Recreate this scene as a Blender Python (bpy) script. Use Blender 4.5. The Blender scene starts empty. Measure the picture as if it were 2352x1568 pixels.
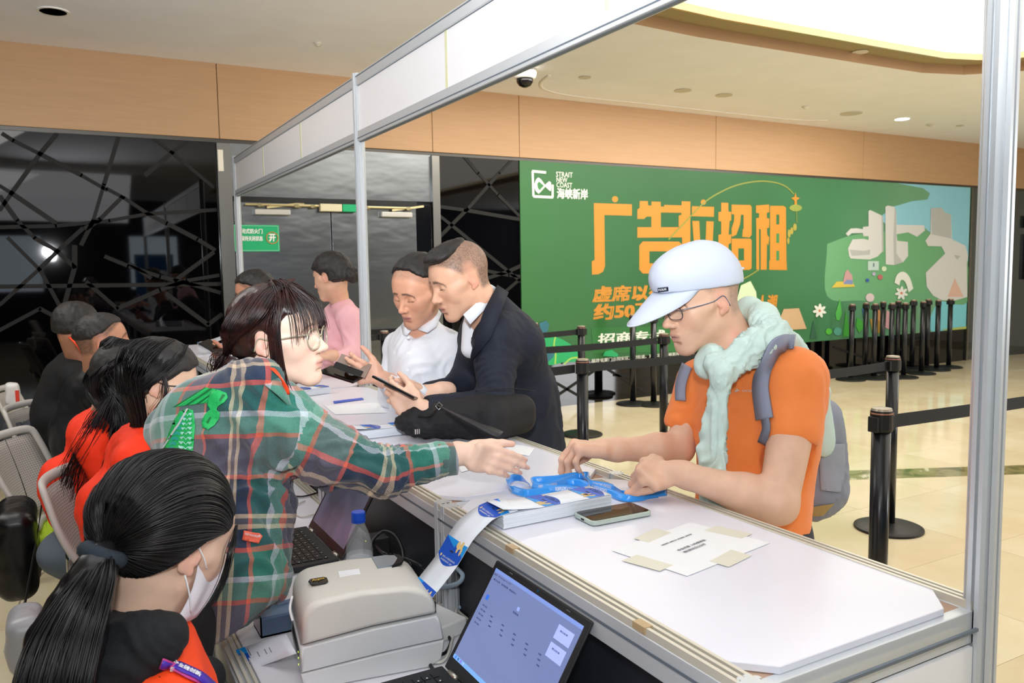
import bpy, math, random
import numpy as np
from mathutils import Vector, Matrix
from mathutils import noise as mnoise
random.seed(7); rng = np.random.default_rng(7)
SC = bpy.context.scene; COL = SC.collection
# ---------------------------------------------------------------- camera, light, exposure
F_PX, YAW, PITCH, ROLL, CAMZ = 1854.4, .5103, .0893, -.0153, 1.55
_cy, _sy, _cp, _sp = math.cos(YAW), math.sin(YAW), math.cos(PITCH), math.sin(PITCH)
FW = np.array([_sy*_cp, _cy*_cp, -_sp]); _r = np.array([_cy, -_sy, 0.]); _u = np.cross(_r, FW)
RT = math.cos(ROLL)*_r + math.sin(ROLL)*_u; UP = -math.sin(ROLL)*_r + math.cos(ROLL)*_u
CAM = np.array([0., 0., CAMZ])
cd = bpy.data.cameras.new('camera'); cd.sensor_width = 36; cd.lens = F_PX/2352*36; cd.clip_start = .05; cd.clip_end = 100
cam = bpy.data.objects.new('camera', cd); COL.objects.link(cam); SC.camera = cam
cam.matrix_world = Matrix(((RT[0], UP[0], -FW[0], 0), (RT[1], UP[1], -FW[1], 0), (RT[2], UP[2], -FW[2], CAMZ), (0, 0, 0, 1)))
cd.dof.use_dof = True; cd.dof.focus_distance = 1.95; cd.dof.aperture_fstop = 9
wd = bpy.data.worlds.new('world'); SC.world = wd; wd.use_nodes = True
wd.node_tree.nodes['Background'].inputs[0].default_value = (.80, .88, 1., 1); wd.node_tree.nodes['Background'].inputs[1].default_value = .55
def area(name, loc, target, size, power, color=(1, 1, 1), size_y=None, spread=180):
    l = bpy.data.lights.new(name, 'AREA'); l.energy = power; l.color = color; l.size = size
    l.spread = math.radians(spread)
    if size_y: l.shape = 'RECTANGLE'; l.size_y = size_y
    o = bpy.data.objects.new(name, l); COL.objects.link(o); o.location = loc
    o.rotation_euler = (Vector(target)-Vector(loc)).to_track_quat('-Z', 'Y').to_euler(); o['kind'] = 'helper'
    return o
area('camera_flash', (-.05, -.12, 1.86), (1.2, 2.2, 1.35), .09, 5.5, (.93, .97, 1.), spread=130)
area('tilted_flash', (-.1, -.2, 1.95), (1.2, 4.2, 4.3), .10, 48, (.95, .97, 1.), spread=105)
area('ceiling_fill_near', (-1.5, -1.5, 3.3), (-1.2, -1.0, 0), 2.6, 25, (1, .98, .96), 2.6)  # broad fill added behind the camera for ceiling lamps out of view
area('rear_right_fill', (14.1, -5.5, 2.2), (2., 5., 1.3), 2.0, 200, (.95, .97, 1.), 1.8)  # fill lamp added at the rear right; no window stands there
area('bounce_patch', (.1, -1.3, 3.25), (.9, 3.6, .8), 2.4, 22, (.96, .97, 1.), 1.6)
area('ceiling_fill_middle', (-1.2, 4.6, 3.3), (-1.0, 5.0, 0), 2.4, 60, (1, .97, .94), 2.2)  # added fill area, standing in for ceiling lamps left of the view
area('ceiling_fill_hall', (6.0, 6.1, 3.3), (6.0, 6.6, 0), 7.0, 120, (1, .95, .88), .8)  # long fill strip added before the back wall, no fitting of its own
area('ceiling_fill_right', (11., 2.5, 3.3), (10.8, 3., 0), 3.0, 160, (1, .96, .9), 3.0)  # added fill for the right side of the hall, no fitting modelled
SC.view_settings.view_transform = 'Standard'; SC.view_settings.look = 'None'; SC.view_settings.gamma = 1
SC.view_settings.use_curve_mapping = False; SC.view_settings.exposure = .30
SC.cycles.max_bounces = 8; SC.cycles.diffuse_bounces = 4; SC.cycles.glossy_bounces = 4; SC.cycles.transparent_max_bounces = 12
SC.cycles.caustics_reflective = False; SC.cycles.caustics_refractive = False; SC.cycles.sample_clamp_indirect = 6

# ---------------------------------------------------------------- where things stand (a ray of the photograph met with a real plane or distance)
def ray(x, y): return FW + RT*(x-1176)/F_PX - UP*(y-784)/F_PX
def at(x, y, d): return CAM + d*ray(x, y)                      # at a distance in metres
def onz(x, y, z): r = ray(x, y); return CAM + r*((z-CAMZ)/r[2])  # on a level plane
def ony(x, y, Y): r = ray(x, y); return CAM + r*(Y/r[1])        # on a plane parallel to the back wall
def onx(x, y, X): r = ray(x, y); return CAM + r*(X/r[0])
def cv(a, b, c): v = a*RT + b*UP + c*FW; return v/np.linalg.norm(v)   # a direction: right, up, away
def px(n, d): return n*d/F_PX                                  # n pixels at distance d, in metres
def A(*v): return np.array(v, float)
def nrm(v): v = np.asarray(v, float); return v/max(np.linalg.norm(v), 1e-9)

# ---------------------------------------------------------------- materials
def lin(h):
    if not isinstance(h, str): return tuple(h)[:3]
    c = [int(h[i:i+2], 16)/255 for i in (0, 2, 4)]
    return tuple(v/12.92 if v <= .04045 else ((v+.055)/1.055)**2.4 for v in c)
MATS = {}
class NT:
    def __init__(s, name):
        s.m = bpy.data.materials.new(name); s.m.use_nodes = True; s.t = s.m.node_tree; s.b = s.t.nodes['Principled BSDF']
    def n(s, kind, **kw):
        nd = s.t.nodes.new(kind)
        for k, v in kw.items():
            if k.startswith('i_'): nd.inputs[int(k[2:]) if k[2:].isdigit() else k[2:].replace('_', ' ')].default_value = v
            else: setattr(nd, k, v)
        return nd
    def l(s, a, b): s.t.links.new(a, b); return s
    def ramp(s, fac, stops, interp='LINEAR'):
        r = s.t.nodes.new('ShaderNodeValToRGB'); r.color_ramp.interpolation = interp; e = r.color_ramp.elements
        while len(e) < len(stops): e.new(.5)
        for el, (p, c) in zip(e, stops): el.position = p; el.color = (*lin(c), 1)
        s.l(fac, r.inputs[0]); return r.outputs[0]
    def math(s, op, a, b=None, c=None, clamp=False):
        nd = s.t.nodes.new('ShaderNodeMath'); nd.operation = op; nd.use_clamp = clamp
        for i, v in enumerate((a, b, c)):
            if v is None: continue
            if isinstance(v, (int, float)): nd.inputs[i].default_value = v
            else: s.l(v, nd.inputs[i])
        return nd.outputs[0]
    def mix(s, fac, a, b):
        nd = s.t.nodes.new('ShaderNodeMix'); nd.data_type = 'RGBA'
        for sock, v in ((nd.inputs[0], fac), (nd.inputs[6], a), (nd.inputs[7], b)):
            if isinstance(v, (int, float)): sock.default_value = v
            elif isinstance(v, (tuple, list, str)): sock.default_value = (*lin(v), 1)
            else: s.l(v, sock)
        return nd.outputs[2]
def mat(name, col='cccccc', rough=.5, metal=0, spec=.5, noise=0, nscale=20, bump=0, bscale=60, trans=0, emit=0, ecol=None, alpha=1, coat=0, stretch=None, ior=1.45, sheen=0, aniso=0):
    if name in MATS: return MATS[name]
    N = NT(name); b = N.b.inputs
    b['Base Color'].default_value = (*lin(col), 1); b['Roughness'].default_value = rough; b['Metallic'].default_value = metal
    b['Specular IOR Level'].default_value = spec; b['Transmission Weight'].default_value = trans; b['IOR'].default_value = ior
    b['Alpha'].default_value = alpha; b['Coat Weight'].default_value = coat; b['Sheen Weight'].default_value = sheen
    if aniso: b['Anisotropic'].default_value = aniso
    if emit: b['Emission Color'].default_value = (*lin(ecol or col), 1); b['Emission Strength'].default_value = emit
    tc = N.n('ShaderNodeTexCoord'); src = tc.outputs['Object']
    if stretch:
        mp = N.n('ShaderNodeMapping'); mp.inputs['Scale'].default_value = stretch; N.l(src, mp.inputs[0]); src = mp.outputs[0]
    if noise:
        nz = N.n('ShaderNodeTexNoise', i_Scale=nscale, i_Detail=4.); N.l(src, nz.inputs['Vector'])
        c = np.array(lin(col)); d = N.ramp(nz.outputs['Fac'], [(.3, tuple(c*(1-noise))), (.7, tuple(np.minimum(c*(1+noise), 1)))]); N.l(d, N.b.inputs['Base Color'])
    if bump:
        nb = N.n('ShaderNodeTexNoise', i_Scale=bscale, i_Detail=3.); N.l(src, nb.inputs['Vector'])
        bp = N.n('ShaderNodeBump', i_Strength=bump, i_Distance=.002); N.l(nb.outputs['Fac'], bp.inputs['Height']); N.l(bp.outputs[0], N.b.inputs['Normal'])
    MATS[name] = N.m; return N.m

# ---------------------------------------------------------------- objects
def link(o, parent=None):
    COL.objects.link(o)
    if parent is not None: o.parent = parent
    return o
def tag(o, label=None, cat=None, group=None, kind=None):
    if label: o['label'] = label
    if cat: o['category'] = cat
    if group: o['group'] = group
    if kind: o['kind'] = kind
    return o
def empty(name, loc=(0, 0, 0), label=None, cat=None, group=None, rz=0, kind=None):
    o = bpy.data.objects.new(name, None); o.empty_display_size = .05; link(o); o.location = loc; o.rotation_euler = (0, 0, rz)
    bpy.context.view_layer.update() if False else None
    return tag(o, label, cat, group, kind)
def mesh_obj(name, V, Fc, m, parent=None, smooth=False, world=True, bevel=0, uv=None, col=None, midx=None, bseg=2):
    """mesh from world-space vertices; stored relative to the parent's location"""
    me = bpy.data.meshes.new(name); V = np.asarray(V, float)
    off = np.array(parent_loc(parent)) if (parent is not None and world) else np.zeros(3)
    rz = parent.get('_rz', 0) if parent is not None else 0
    V2 = V-off
    if isinstance(Fc, np.ndarray):
        me.vertices.add(len(V2)); me.vertices.foreach_set('co', V2.astype(np.float32).ravel())
        k = Fc.shape[1]; me.loops.add(Fc.size); me.loops.foreach_set('vertex_index', Fc.astype(np.int32).ravel())
        me.polygons.add(len(Fc)); me.polygons.foreach_set('loop_start', np.arange(0, Fc.size, k, dtype=np.int32))
        me.update(calc_edges=True)
    else: me.from_pydata([tuple(v) for v in V2], [], [tuple(f) for f in Fc]); me.update()
    if isinstance(m, (list, tuple)):
        for q in m: me.materials.append(q)
        if midx is not None: me.polygons.foreach_set('material_index', np.asarray(midx, np.int32))
    elif m: me.materials.append(m)
    if smooth: me.polygons.foreach_set('use_smooth', [True]*len(me.polygons))
    if uv is not None:
        lay = me.uv_layers.new(name='UVMap'); lay.data.foreach_set('uv', np.asarray(uv, np.float32).ravel())
    if col is not None:
        ca = me.color_attributes.new('Col', 'FLOAT_COLOR', 'POINT'); c4 = np.ones((len(V), 4), np.float32); c4[:, :3] = col; ca.data.foreach_set('color', c4.ravel())
    o = bpy.data.objects.new(name, me); link(o, parent)
    if bevel:
        bm = o.modifiers.new('bevel', 'BEVEL'); bm.width = bevel; bm.segments = bseg; bm.limit_method = 'ANGLE'; bm.angle_limit = .6
        if smooth is False and bseg > 1:
            me.polygons.foreach_set('use_smooth', [True]*len(me.polygons)); bm.harden_normals = True
    return o
def parent_loc(p):
    L = np.zeros(3)
    while p is not None: L = L+np.array(p.location); p = p.parent
    return L
class MB:
    def __init__(s): s.V = []; s.F = []
    def add(s, V, Fc):
        o = len(s.V); s.V += [tuple(map(float, v)) for v in V]; s.F += [tuple(i+o for i in f) for f in Fc]; return s
    def box(s, lo, hi, M=None):
        (x0, y0, z0), (x1, y1, z1) = lo, hi
        V = [(x, y, z) for z in (z0, z1) for y in (y0, y1) for x in (x0, x1)]
        if M is not None: V = [M(np.array(v)) for v in V]
        return s.add(V, [(0, 2, 3, 1), (4, 5, 7, 6), (0, 1, 5, 4), (2, 6, 7, 3), (0, 4, 6, 2), (1, 3, 7, 5)])
    def bar(s, a, b, w, h, up=(0, 0, 1)):
        a, b = np.array(a, float), np.array(b, float); t = nrm(b-a); up = np.array(up, float)
        sd = nrm(np.cross(t, up)); u = np.cross(sd, t)
        V = [p+sd*sx*w/2+u*sz*h/2 for p in (a, b) for sx, sz in ((-1, -1), (1, -1), (1, 1), (-1, 1))]
        return s.add(V, [(0, 3, 2, 1), (4, 5, 6, 7), (0, 1, 5, 4), (1, 2, 6, 5), (2, 3, 7, 6), (3, 0, 4, 7)])
    def tube(s, pts, r, n=8, cap=True, closed=False, flat=1., up=None):
        P = [np.array(p, float) for p in pts]; R = r if hasattr(r, '__len__') else [r]*len(P); m = len(P); V = []
        T = [nrm(P[(i+1) % m if closed else min(i+1, m-1)]-P[(i-1) % m if closed else max(i-1, 0)]) for i in range(m)]
        ref = np.array(up, float) if up is not None else (np.array([0, 0, 1.]) if abs(T[0][2]) < .9 else np.array([1., 0, 0]))
        nn = nrm(np.cross(T[0], ref))
        for i in range(m):
            if up is not None: nn = nrm(np.cross(T[i], ref))
            else: nn = nrm(nn-T[i]*nn.dot(T[i]))
            bb = np.cross(T[i], nn)
            for k in range(n):
                a = 2*math.pi*k/n; V.append(P[i]+(nn*math.cos(a)+bb*math.sin(a)*flat)*R[i])
        Fc = []
        for i in range(m if closed else m-1):
            j = (i+1) % m
            for k in range(n): Fc.append((i*n+k, i*n+(k+1) % n, j*n+(k+1) % n, j*n+k))
        if cap and not closed: Fc += [tuple(range(n))[::-1], tuple((m-1)*n+k for k in range(n))]
        return s.add(V, Fc)
    def lathe(s, prof, c=(0, 0, 0), n=24, axis=None):
        """prof = [(radius, height)...]"""
        c = np.array(c, float); V = []; ax = nrm(axis) if axis is not None else np.array([0, 0, 1.])
        e1 = nrm(np.cross(ax, [0, 1, 0] if abs(ax[1]) < .9 else [1, 0, 0])); e2 = np.cross(ax, e1)
        for r, h in prof:
            for k in range(n): a = 2*math.pi*k/n; V.append(c+ax*h+(e1*math.cos(a)+e2*math.sin(a))*max(r, 1e-5))
        Fc = [(i*n+k, i*n+(k+1) % n, (i+1)*n+(k+1) % n, (i+1)*n+k) for i in range(len(prof)-1) for k in range(n)]
        Fc += [tuple(range(n))[::-1], tuple((len(prof)-1)*n+k for k in range(n))]
        return s.add(V, Fc)
    def prism(s, poly, o, ex, ey, ez, t):
        """flat outline (x, y) in the plane o + x*ex + y*ey, thickened by t along ez"""
        o, ex, ey, ez = (np.array(q, float) for q in (o, ex, ey, ez)); n = len(poly)
        V = [o+ex*x+ey*y for x, y in poly]+[o+ex*x+ey*y+ez*t for x, y in poly]
        return s.add(V, [tuple(range(n))[::-1], tuple(range(n, 2*n))]+[(i, (i+1) % n, (i+1) % n+n, i+n) for i in range(n)])
    def grid(s, P):
        """P[i][j] world points"""
        m, n = len(P), len(P[0]); V = [p for row in P for p in row]
        return s.add(V, [(i*n+j, i*n+j+1, (i+1)*n+j+1, (i+1)*n+j) for i in range(m-1) for j in range(n-1)])
    def build(s, name, m, parent=None, **kw): return mesh_obj(name, s.V, s.F, m, parent, **kw)
def crv(pts, n=8):
    """Catmull-Rom through points"""
    P = [np.array(p, float) for p in pts]; P = [2*P[0]-P[1]]+P+[2*P[-1]-P[-2]]; out = []
    for i in range(1, len(P)-2):
        for k in range(n):
            t = k/n; out.append(.5*((2*P[i])+(-P[i-1]+P[i+1])*t+(2*P[i-1]-5*P[i]+4*P[i+1]-P[i+2])*t*t+(-P[i-1]+3*P[i]-3*P[i+1]+P[i+2])*t**3))
    out.append(P[-2]); return out
def solid(o, t, off=0):
    s = o.modifiers.new('solid', 'SOLIDIFY'); s.thickness = t; s.offset = off; return o
_FONTC = {}
def text_mesh(s, bold=0.):
    k = (s, bold)
    if k not in _FONTC:
        c = bpy.data.curves.new('t', 'FONT'); c.body = s; c.size = 1; c.resolution_u = 2; c.fill_mode = 'FRONT'
        o = bpy.data.objects.new('t', c); COL.objects.link(o); bpy.context.view_layer.update()
        me = bpy.data.meshes.new_from_object(o.evaluated_get(bpy.context.evaluated_depsgraph_get()))
        V = np.array([v.co[:] for v in me.vertices]) if len(me.vertices) else np.zeros((0, 3)); Fc = [tuple(p.vertices) for p in me.polygons]
        bpy.data.objects.remove(o); bpy.data.meshes.remove(me)
        if bold and len(V):
            V2 = []; F2 = []
            for dx, dy in ((-1, -.6), (1, .6), (-1, .6), (1, -.6)): F2 += [tuple(q+len(V)*len(V2) for q in f) for f in Fc]; V2.append(V+(dx*bold, dy*bold, .00012*(len(V2)+1)))
            V, Fc = np.concatenate(V2), F2
        _FONTC[k] = (V, Fc)
    return _FONTC[k]
def text(name, s, o, ex, ey, w, h, m, parent=None, bold=0., shear=0., lift=.0008, mb=None):
    """lettering fitted in a w x h box whose lower left corner is o, in the plane of ex, ey"""
    V, Fc = text_mesh(s, bold)
    if not len(V): return
    lo, hi = V.min(0), V.max(0); q = (V-lo)/np.maximum(hi-lo, 1e-6); o, ex, ey = A(*o), nrm(ex), nrm(ey); nz = np.cross(ex, ey)
    P = o+np.outer(q[:, 0]*w+q[:, 1]*h*shear, ex)+np.outer(q[:, 1]*h, ey)+nz*(lift+V[:, 2:3])
    if mb is not None: mb.add(P, Fc); return
    return mesh_obj(name, P, Fc, m, parent)

# ---------------------------------------------------------------- solid modelling by distance fields (bodies, clothes, soft things)
class Field:
    def __init__(s, lo, hi, h):
        s.h = h; s.lo = np.array(lo, float)-3*h; n = np.ceil((np.array(hi, float)+3*h-s.lo)/h).astype(int)+1; s.n = n
        s.F = np.full(n, .25, np.float32); s.ax = [s.lo[i]+h*np.arange(n[i]) for i in range(3)]
    def sub(s, lo, hi):
        a = np.clip(np.floor((np.array(lo)-s.lo)/s.h).astype(int), 0, s.n-1); b = np.clip(np.ceil((np.array(hi)-s.lo)/s.h).astype(int)+1, 1, s.n)
        sl = tuple(slice(a[i], max(b[i], a[i]+1)) for i in range(3))
        X, Y, Z = np.meshgrid(*(s.ax[i][sl[i]] for i in range(3)), indexing='ij', sparse=True)
        return sl, X, Y, Z
    def put(s, sl, d, k, mode='add'):
        f = s.F[sl]; d = d.astype(np.float32)
        if mode == 'add':
            h = np.maximum(k-np.abs(f-d), 0)/max(k, 1e-6); s.F[sl] = np.minimum(f, d)-h*h*k/4
        elif mode == 'cut':
            d = -d; h = np.maximum(k-np.abs(f-d), 0)/max(k, 1e-6); s.F[sl] = np.maximum(f, d)+h*h*k/4
        else: s.F[sl] = np.maximum(f, d)
    def cap(s, a, b, ra, rb=None, k=.02, mode='add'):
        rb = ra if rb is None else rb; a, b = A(*a), A(*b); pad = max(ra, rb)+k+2*s.h
        sl, X, Y, Z = s.sub(np.minimum(a, b)-pad, np.maximum(a, b)+pad); d = b-a; L = max(d@d, 1e-9)
        t = np.clip(((X-a[0])*d[0]+(Y-a[1])*d[1]+(Z-a[2])*d[2])/L, 0, 1)
        q = np.sqrt((X-a[0]-t*d[0])**2+(Y-a[1]-t*d[1])**2+(Z-a[2]-t*d[2])**2)-(ra+(rb-ra)*t)
        s.put(sl, q, k, mode); return s
    def ell(s, c, r, M=None, k=.02, mode='add'):
        c = A(*c); r = A(*r); pad = r.max()+k+2*s.h; sl, X, Y, Z = s.sub(c-pad, c+pad); X, Y, Z = X-c[0], Y-c[1], Z-c[2]
        if M is not None: M = np.array(M); X, Y, Z = (X*M[0, j]+Y*M[1, j]+Z*M[2, j] for j in range(3))
        k0 = np.sqrt((X/r[0])**2+(Y/r[1])**2+(Z/r[2])**2); k1 = np.sqrt((X/r[0]**2)**2+(Y/r[1]**2)**2+(Z/r[2]**2)**2)
        s.put(sl, k0*(k0-1)/np.maximum(k1, 1e-6), k, mode); return s
    def rbox(s, c, b, M=None, r=.01, k=.02, mode='add'):
        c = A(*c); b = A(*b); pad = np.linalg.norm(b)+k+2*s.h; sl, X, Y, Z = s.sub(c-pad, c+pad); X, Y, Z = X-c[0], Y-c[1], Z-c[2]
        if M is not None: M = np.array(M); X, Y, Z = (X*M[0, j]+Y*M[1, j]+Z*M[2, j] for j in range(3))
        q = [np.abs(X)-b[0]+r, np.abs(Y)-b[1]+r, np.abs(Z)-b[2]+r]
        d = np.sqrt(sum(np.maximum(v, 0)**2 for v in q))+np.minimum(np.maximum(np.maximum(q[0], q[1]), q[2]), 0)-r
        s.put(sl, d, k, mode); return s
    def plane(s, p, n):
        """keep the side opposite to n"""
        n = nrm(n); p = A(*p); sl, X, Y, Z = s.sub(s.lo, s.lo+s.n*s.h); s.put(sl, (X-p[0])*n[0]+(Y-p[1])*n[1]+(Z-p[2])*n[2], 0, 'max'); return s
    def mesh(s, smooth=1):
        Fd = s.F; Fd[0] = Fd[-1] = .1; Fd[:, 0] = Fd[:, -1] = .1; Fd[:, :, 0] = Fd[:, :, -1] = .1
        n = s.n; I = Fd < 0; c = [I[a:n[0]-1+a, b:n[1]-1+b, e:n[2]-1+e] for a in (0, 1) for b in (0, 1) for e in (0, 1)]
        cnt = sum(x.astype(np.int8) for x in c); act = (cnt > 0) & (cnt < 8); idx = -np.ones(act.shape, np.int64); ii = np.argwhere(act); idx[act] = np.arange(len(ii))
        acc = np.zeros((len(ii), 3)); num = np.zeros(len(ii)); val = {o: Fd[ii[:, 0]+o[0], ii[:, 1]+o[1], ii[:, 2]+o[2]] for o in [(a, b, e) for a in (0, 1) for b in (0, 1) for e in (0, 1)]}
        for o in val:
            for ax in range(3):
                if o[ax]: continue
                p = list(o); p[ax] = 1; va, vb = val[o], val[tuple(p)]; cr = (va < 0) != (vb < 0); t = np.where(cr, va/np.where(cr, va-vb, 1), 0)
                pt = np.array(o, float)[None, :].repeat(len(ii), 0); pt[:, ax] += t; acc += pt*cr[:, None]; num += cr
        V = s.lo+(ii+acc/num[:, None])*s.h; Q = []
        for ax in range(3):
            sl0 = [slice(1, n[i]-1) for i in range(3)]; sl1 = list(sl0); sl0[ax] = slice(0, n[ax]-1); sl1[ax] = slice(1, n[ax])
            a, b = I[tuple(sl0)], I[tuple(sl1)]; e = np.argwhere(a != b); inside = a[tuple(e.T)]
            base = e+1; base[:, ax] -= 1; u, v = [(1, 2), (2, 0), (0, 1)][ax]; q = []
            for du, dv in ((0, 0), (1, 0), (1, 1), (0, 1)):
                p = base.copy(); p[:, u] -= du; p[:, v] -= dv; q.append(idx[tuple(p.T)])
            q = np.stack(q, 1); q[~inside] = q[~inside][:, ::-1]; Q.append(q)
        Q = np.concatenate(Q); Q = Q[(Q >= 0).all(1)]
        if smooth: V = relax(V, Q, smooth)
        return V, Q
def relax(V, Q, it=1, lam=.5):
    E = np.concatenate([Q[:, [i, (i+1) % Q.shape[1]]] for i in range(Q.shape[1])])
    for _ in range(it):
        S = np.zeros_like(V); cnt = np.zeros(len(V))
        for a, b in ((0, 1), (1, 0)):
            for j in range(3): S[:, j] += np.bincount(E[:, a], V[E[:, b], j], len(V))
            cnt += np.bincount(E[:, a], minlength=len(V))
        V = V+(S/np.maximum(cnt, 1)[:, None]-V)*lam
    return V
def vnormals(V, Q):
    fn = np.cross(V[Q[:, 2]]-V[Q[:, 0]], V[Q[:, 3 % Q.shape[1]]]-V[Q[:, 1]]); N = np.zeros_like(V)
    for i in range(Q.shape[1]):
        for j in range(3): N[:, j] += np.bincount(Q[:, i], fn[:, j], len(V))
    return N/np.maximum(np.linalg.norm(N, axis=1), 1e-12)[:, None]
def nz(P, s=1., seed=0.):
    """smooth noise of points, numpy lattice noise in -1..1"""
    P = np.asarray(P)*s+seed*17.3+101.7; i = np.floor(P).astype(np.int64); f = P-i; f = f*f*(3-2*f); out = 0
    for a in (0, 1):
        for b in (0, 1):
            for c in (0, 1):
                h = ((i[:, 0]+a)*73856093) ^ ((i[:, 1]+b)*19349663) ^ ((i[:, 2]+c)*83492791); h = (h*2654435761) & 0xffffffff; h = ((h ^ (h >> 15))*2246822519) & 0xffffffff
                v = (h & 0xffff)/32767.5-1
                out = out+v*(f[:, 0] if a else 1-f[:, 0])*(f[:, 1] if b else 1-f[:, 1])*(f[:, 2] if c else 1-f[:, 2])
    return out
# ================================================================ THE SETTING
YW, ZC, ZB, XR = 7.6, 3.38, 2.715, 1.2776     # back wall, ceiling, top of the dark glass, line of the booth posts
def slab(name, lo, hi, m, parent=None, bevel=0, kind=None, label=None):
    o = MB().box(lo, hi).build(name, m, parent, bevel=bevel)
    return tag(o, label, kind=kind)
# floor: polished cream tiles, each its own slab with a recessed joint
N = NT('polished cream tile'); tc = N.n('ShaderNodeTexCoord'); oi = N.n('ShaderNodeObjectInfo')
n1 = N.n('ShaderNodeTexNoise', i_Scale=1.6, i_Detail=6., i_Roughness=.6); N.l(tc.outputs['Object'], n1.inputs['Vector'])
va = N.n('ShaderNodeVectorMath', operation='ADD'); N.l(tc.outputs['Object'], va.inputs[0]); N.l(oi.outputs['Random'], va.inputs[1]); N.l(va.outputs[0], n1.inputs['Vector'])
N.l(N.ramp(n1.outputs['Fac'], [(.3, 'd9c9a4'), (.55, 'e3d5b3'), (.75, 'ebe0c4')]), N.b.inputs['Base Color'])
N.b.inputs['Roughness'].default_value = .09; N.b.inputs['Specular IOR Level'].default_value = .6
TILE = N.m
N = NT('dark green veined marble'); tc = N.n('ShaderNodeTexCoord'); n1 = N.n('ShaderNodeTexNoise', i_Scale=5., i_Detail=8., i_Distortion=1.5); N.l(tc.outputs['Object'], n1.inputs['Vector'])
N.l(N.ramp(n1.outputs['Fac'], [(.35, '5f5f3a'), (.5, '8c8458'), (.62, '96906a'), (.66, 'ddd6bd'), (.7, '827c50')]), N.b.inputs['Base Color']); N.b.inputs['Roughness'].default_value = .08
MARBLE = N.m
floor = MB().box((-5, -7, -.12), (15.5, 9.5, -.004)).build('floor', mat('tile joint grout', 'a89c80', .8)); tag(floor, 'polished cream tiled hall floor', kind='structure')
TS = .8
sA, sB = np.array([4.97, 3.905]), np.array([6.22, 3.305]); sd = (sB-sA)/np.linalg.norm(sB-sA); sn = np.array([-sd[1], sd[0]]); SW = .125
tile_me = None
for i in range(-3, 18):
    for j in range(-1, 10):
        x, y = i*TS+.35, j*TS+.1
        if x > 13.3 or y > 7.7 or (x > 1.0 and y+TS < -.6): continue
        cx, cy = x+TS/2, y+TS/2
        if math.atan2(cx+.0, cy) > 1.35 and cx > 3: continue
        if tile_me is None:
            t = MB().box((-TS/2+.0012, -TS/2+.0012, -.01), (TS/2-.0012, TS/2-.0012, 0)).build('tile', TILE, floor, bevel=.0008, bseg=1); tile_me = t.data
        else: t = bpy.data.objects.new('tile', tile_me); link(t, floor)
        t.location = (cx, cy, 0)
mb = MB(); a, b = sA-sd*3.2, sB+sd*4.5
mb.prism([(0, 0), (1, 0), (1, 1), (0, 1)], (*(a-sn*SW), .0006), (*(b-a), 0), (*(sn*2*SW), 0), (0, 0, 1), .0008)
tag(mb.build('marble_strip', MARBLE, floor), 'dark green veined marble strip')
# ceiling with the great light opening
CEIL = mat('white ceiling paint', 'f4f5fb', .85, noise=.02, nscale=3)
OPEN = [(3.1, -4.5), (8.5, -4.5), (8.5, 3.6), (8.42, 4.2), (8.2, 4.62), (7.85, 4.9), (7.4, 5.03), (6.6, 5.05), (4.6, 5.07), (3.9, 5.02), (3.45, 4.85), (3.18, 4.5), (3.1, 4.0)]
def ring(mb, outer, inner, z, flip=False):
    pass
import bmesh
def plate_with_hole(name, outer, hole, z, t, m, parent=None):
    """level plate with one hole, hollow edge closed"""
    bm = bmesh.new(); V = []
    def loop(P): vs = [bm.verts.new((x, y, z)) for x, y in P]; return [bm.edges.new((vs[i], vs[(i+1) % len(vs)])) for i in range(len(vs))]
    e = loop(outer)+loop(hole); bmesh.ops.triangle_fill(bm, use_beauty=True, edges=e)
    me = bpy.data.meshes.new(name); bm.to_mesh(me); bm.free(); me.materials.append(m); o = bpy.data.objects.new(name, me); link(o, parent)
    s = o.modifiers.new('solid', 'SOLIDIFY'); s.thickness = t; s.offset = 0; return o
ceiling = plate_with_hole('ceiling', [(-5, -7), (15.5, -7), (15.5, 9.4), (-5, 9.4)], OPEN, ZC+.005, .01, CEIL); tag(ceiling, 'pale ceiling around a large lit opening', kind='structure')
WOODM = mat('honey wood veneer', 'bc966f', .5, noise=.04, nscale=3, stretch=(1, 1, 14))
GOLD = mat('champagne gold trim', 'd9c69c', .3, metal=.8)
OL = mat('olive painted soffit', '9f9068', .6)
def offs(P, d):
    out = []
    for i in range(len(P)):
        a, b, c = np.array(P[i-1]), np.array(P[i]), np.array(P[(i+1) % len(P)]); t = nrm(c-a); out.append(tuple(b+np.array([-t[1], t[0]])*d))
    return out
INN = offs(OPEN, .24)
mb = MB(); n = len(OPEN)
mb.add([(x, y, ZC+z) for z in (0, .09) for x, y in OPEN], [(i, (i+1) % n, (i+1) % n+n, i+n) for i in range(n)]); solid(mb.build('opening_side', WOODM, ceiling), .004)
mb = MB(); mb.add([(x, y, ZC+.09) for x, y in OPEN]+[(x, y, ZC+.09) for x, y in INN], [(i, (i+1) % n, (i+1) % n+n, i+n) for i in range(n)]); solid(mb.build('opening_soffit', OL, ceiling), .004)
mb = MB(); I2 = offs(INN, .02); mb.add([(x, y, ZC+.075) for x, y in INN]+[(x, y, ZC+.075) for x, y in I2]+[(x, y, ZC+.13) for x, y in I2], [(i, (i+1) % n, (i+1) % n+n, i+n) for i in range(n)]+[(i+n, (i+1) % n+n, (i+1) % n+2*n, i+2*n) for i in range(n)])
solid(mb.build('gold_rim', GOLD, ceiling), .004)
mb = MB(); mb.prism([(x, y) for x, y in OPEN], (0, 0, ZC+.14), (1, 0, 0), (0, 1, 0), (0, 0, 1), .02)
tag(mb.build('luminous_panel', mat('glowing stretch ceiling', 'ffffff', .6, emit=1.25, ecol=(1, .97, .92)), ceiling), 'glowing white light panel')
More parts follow.
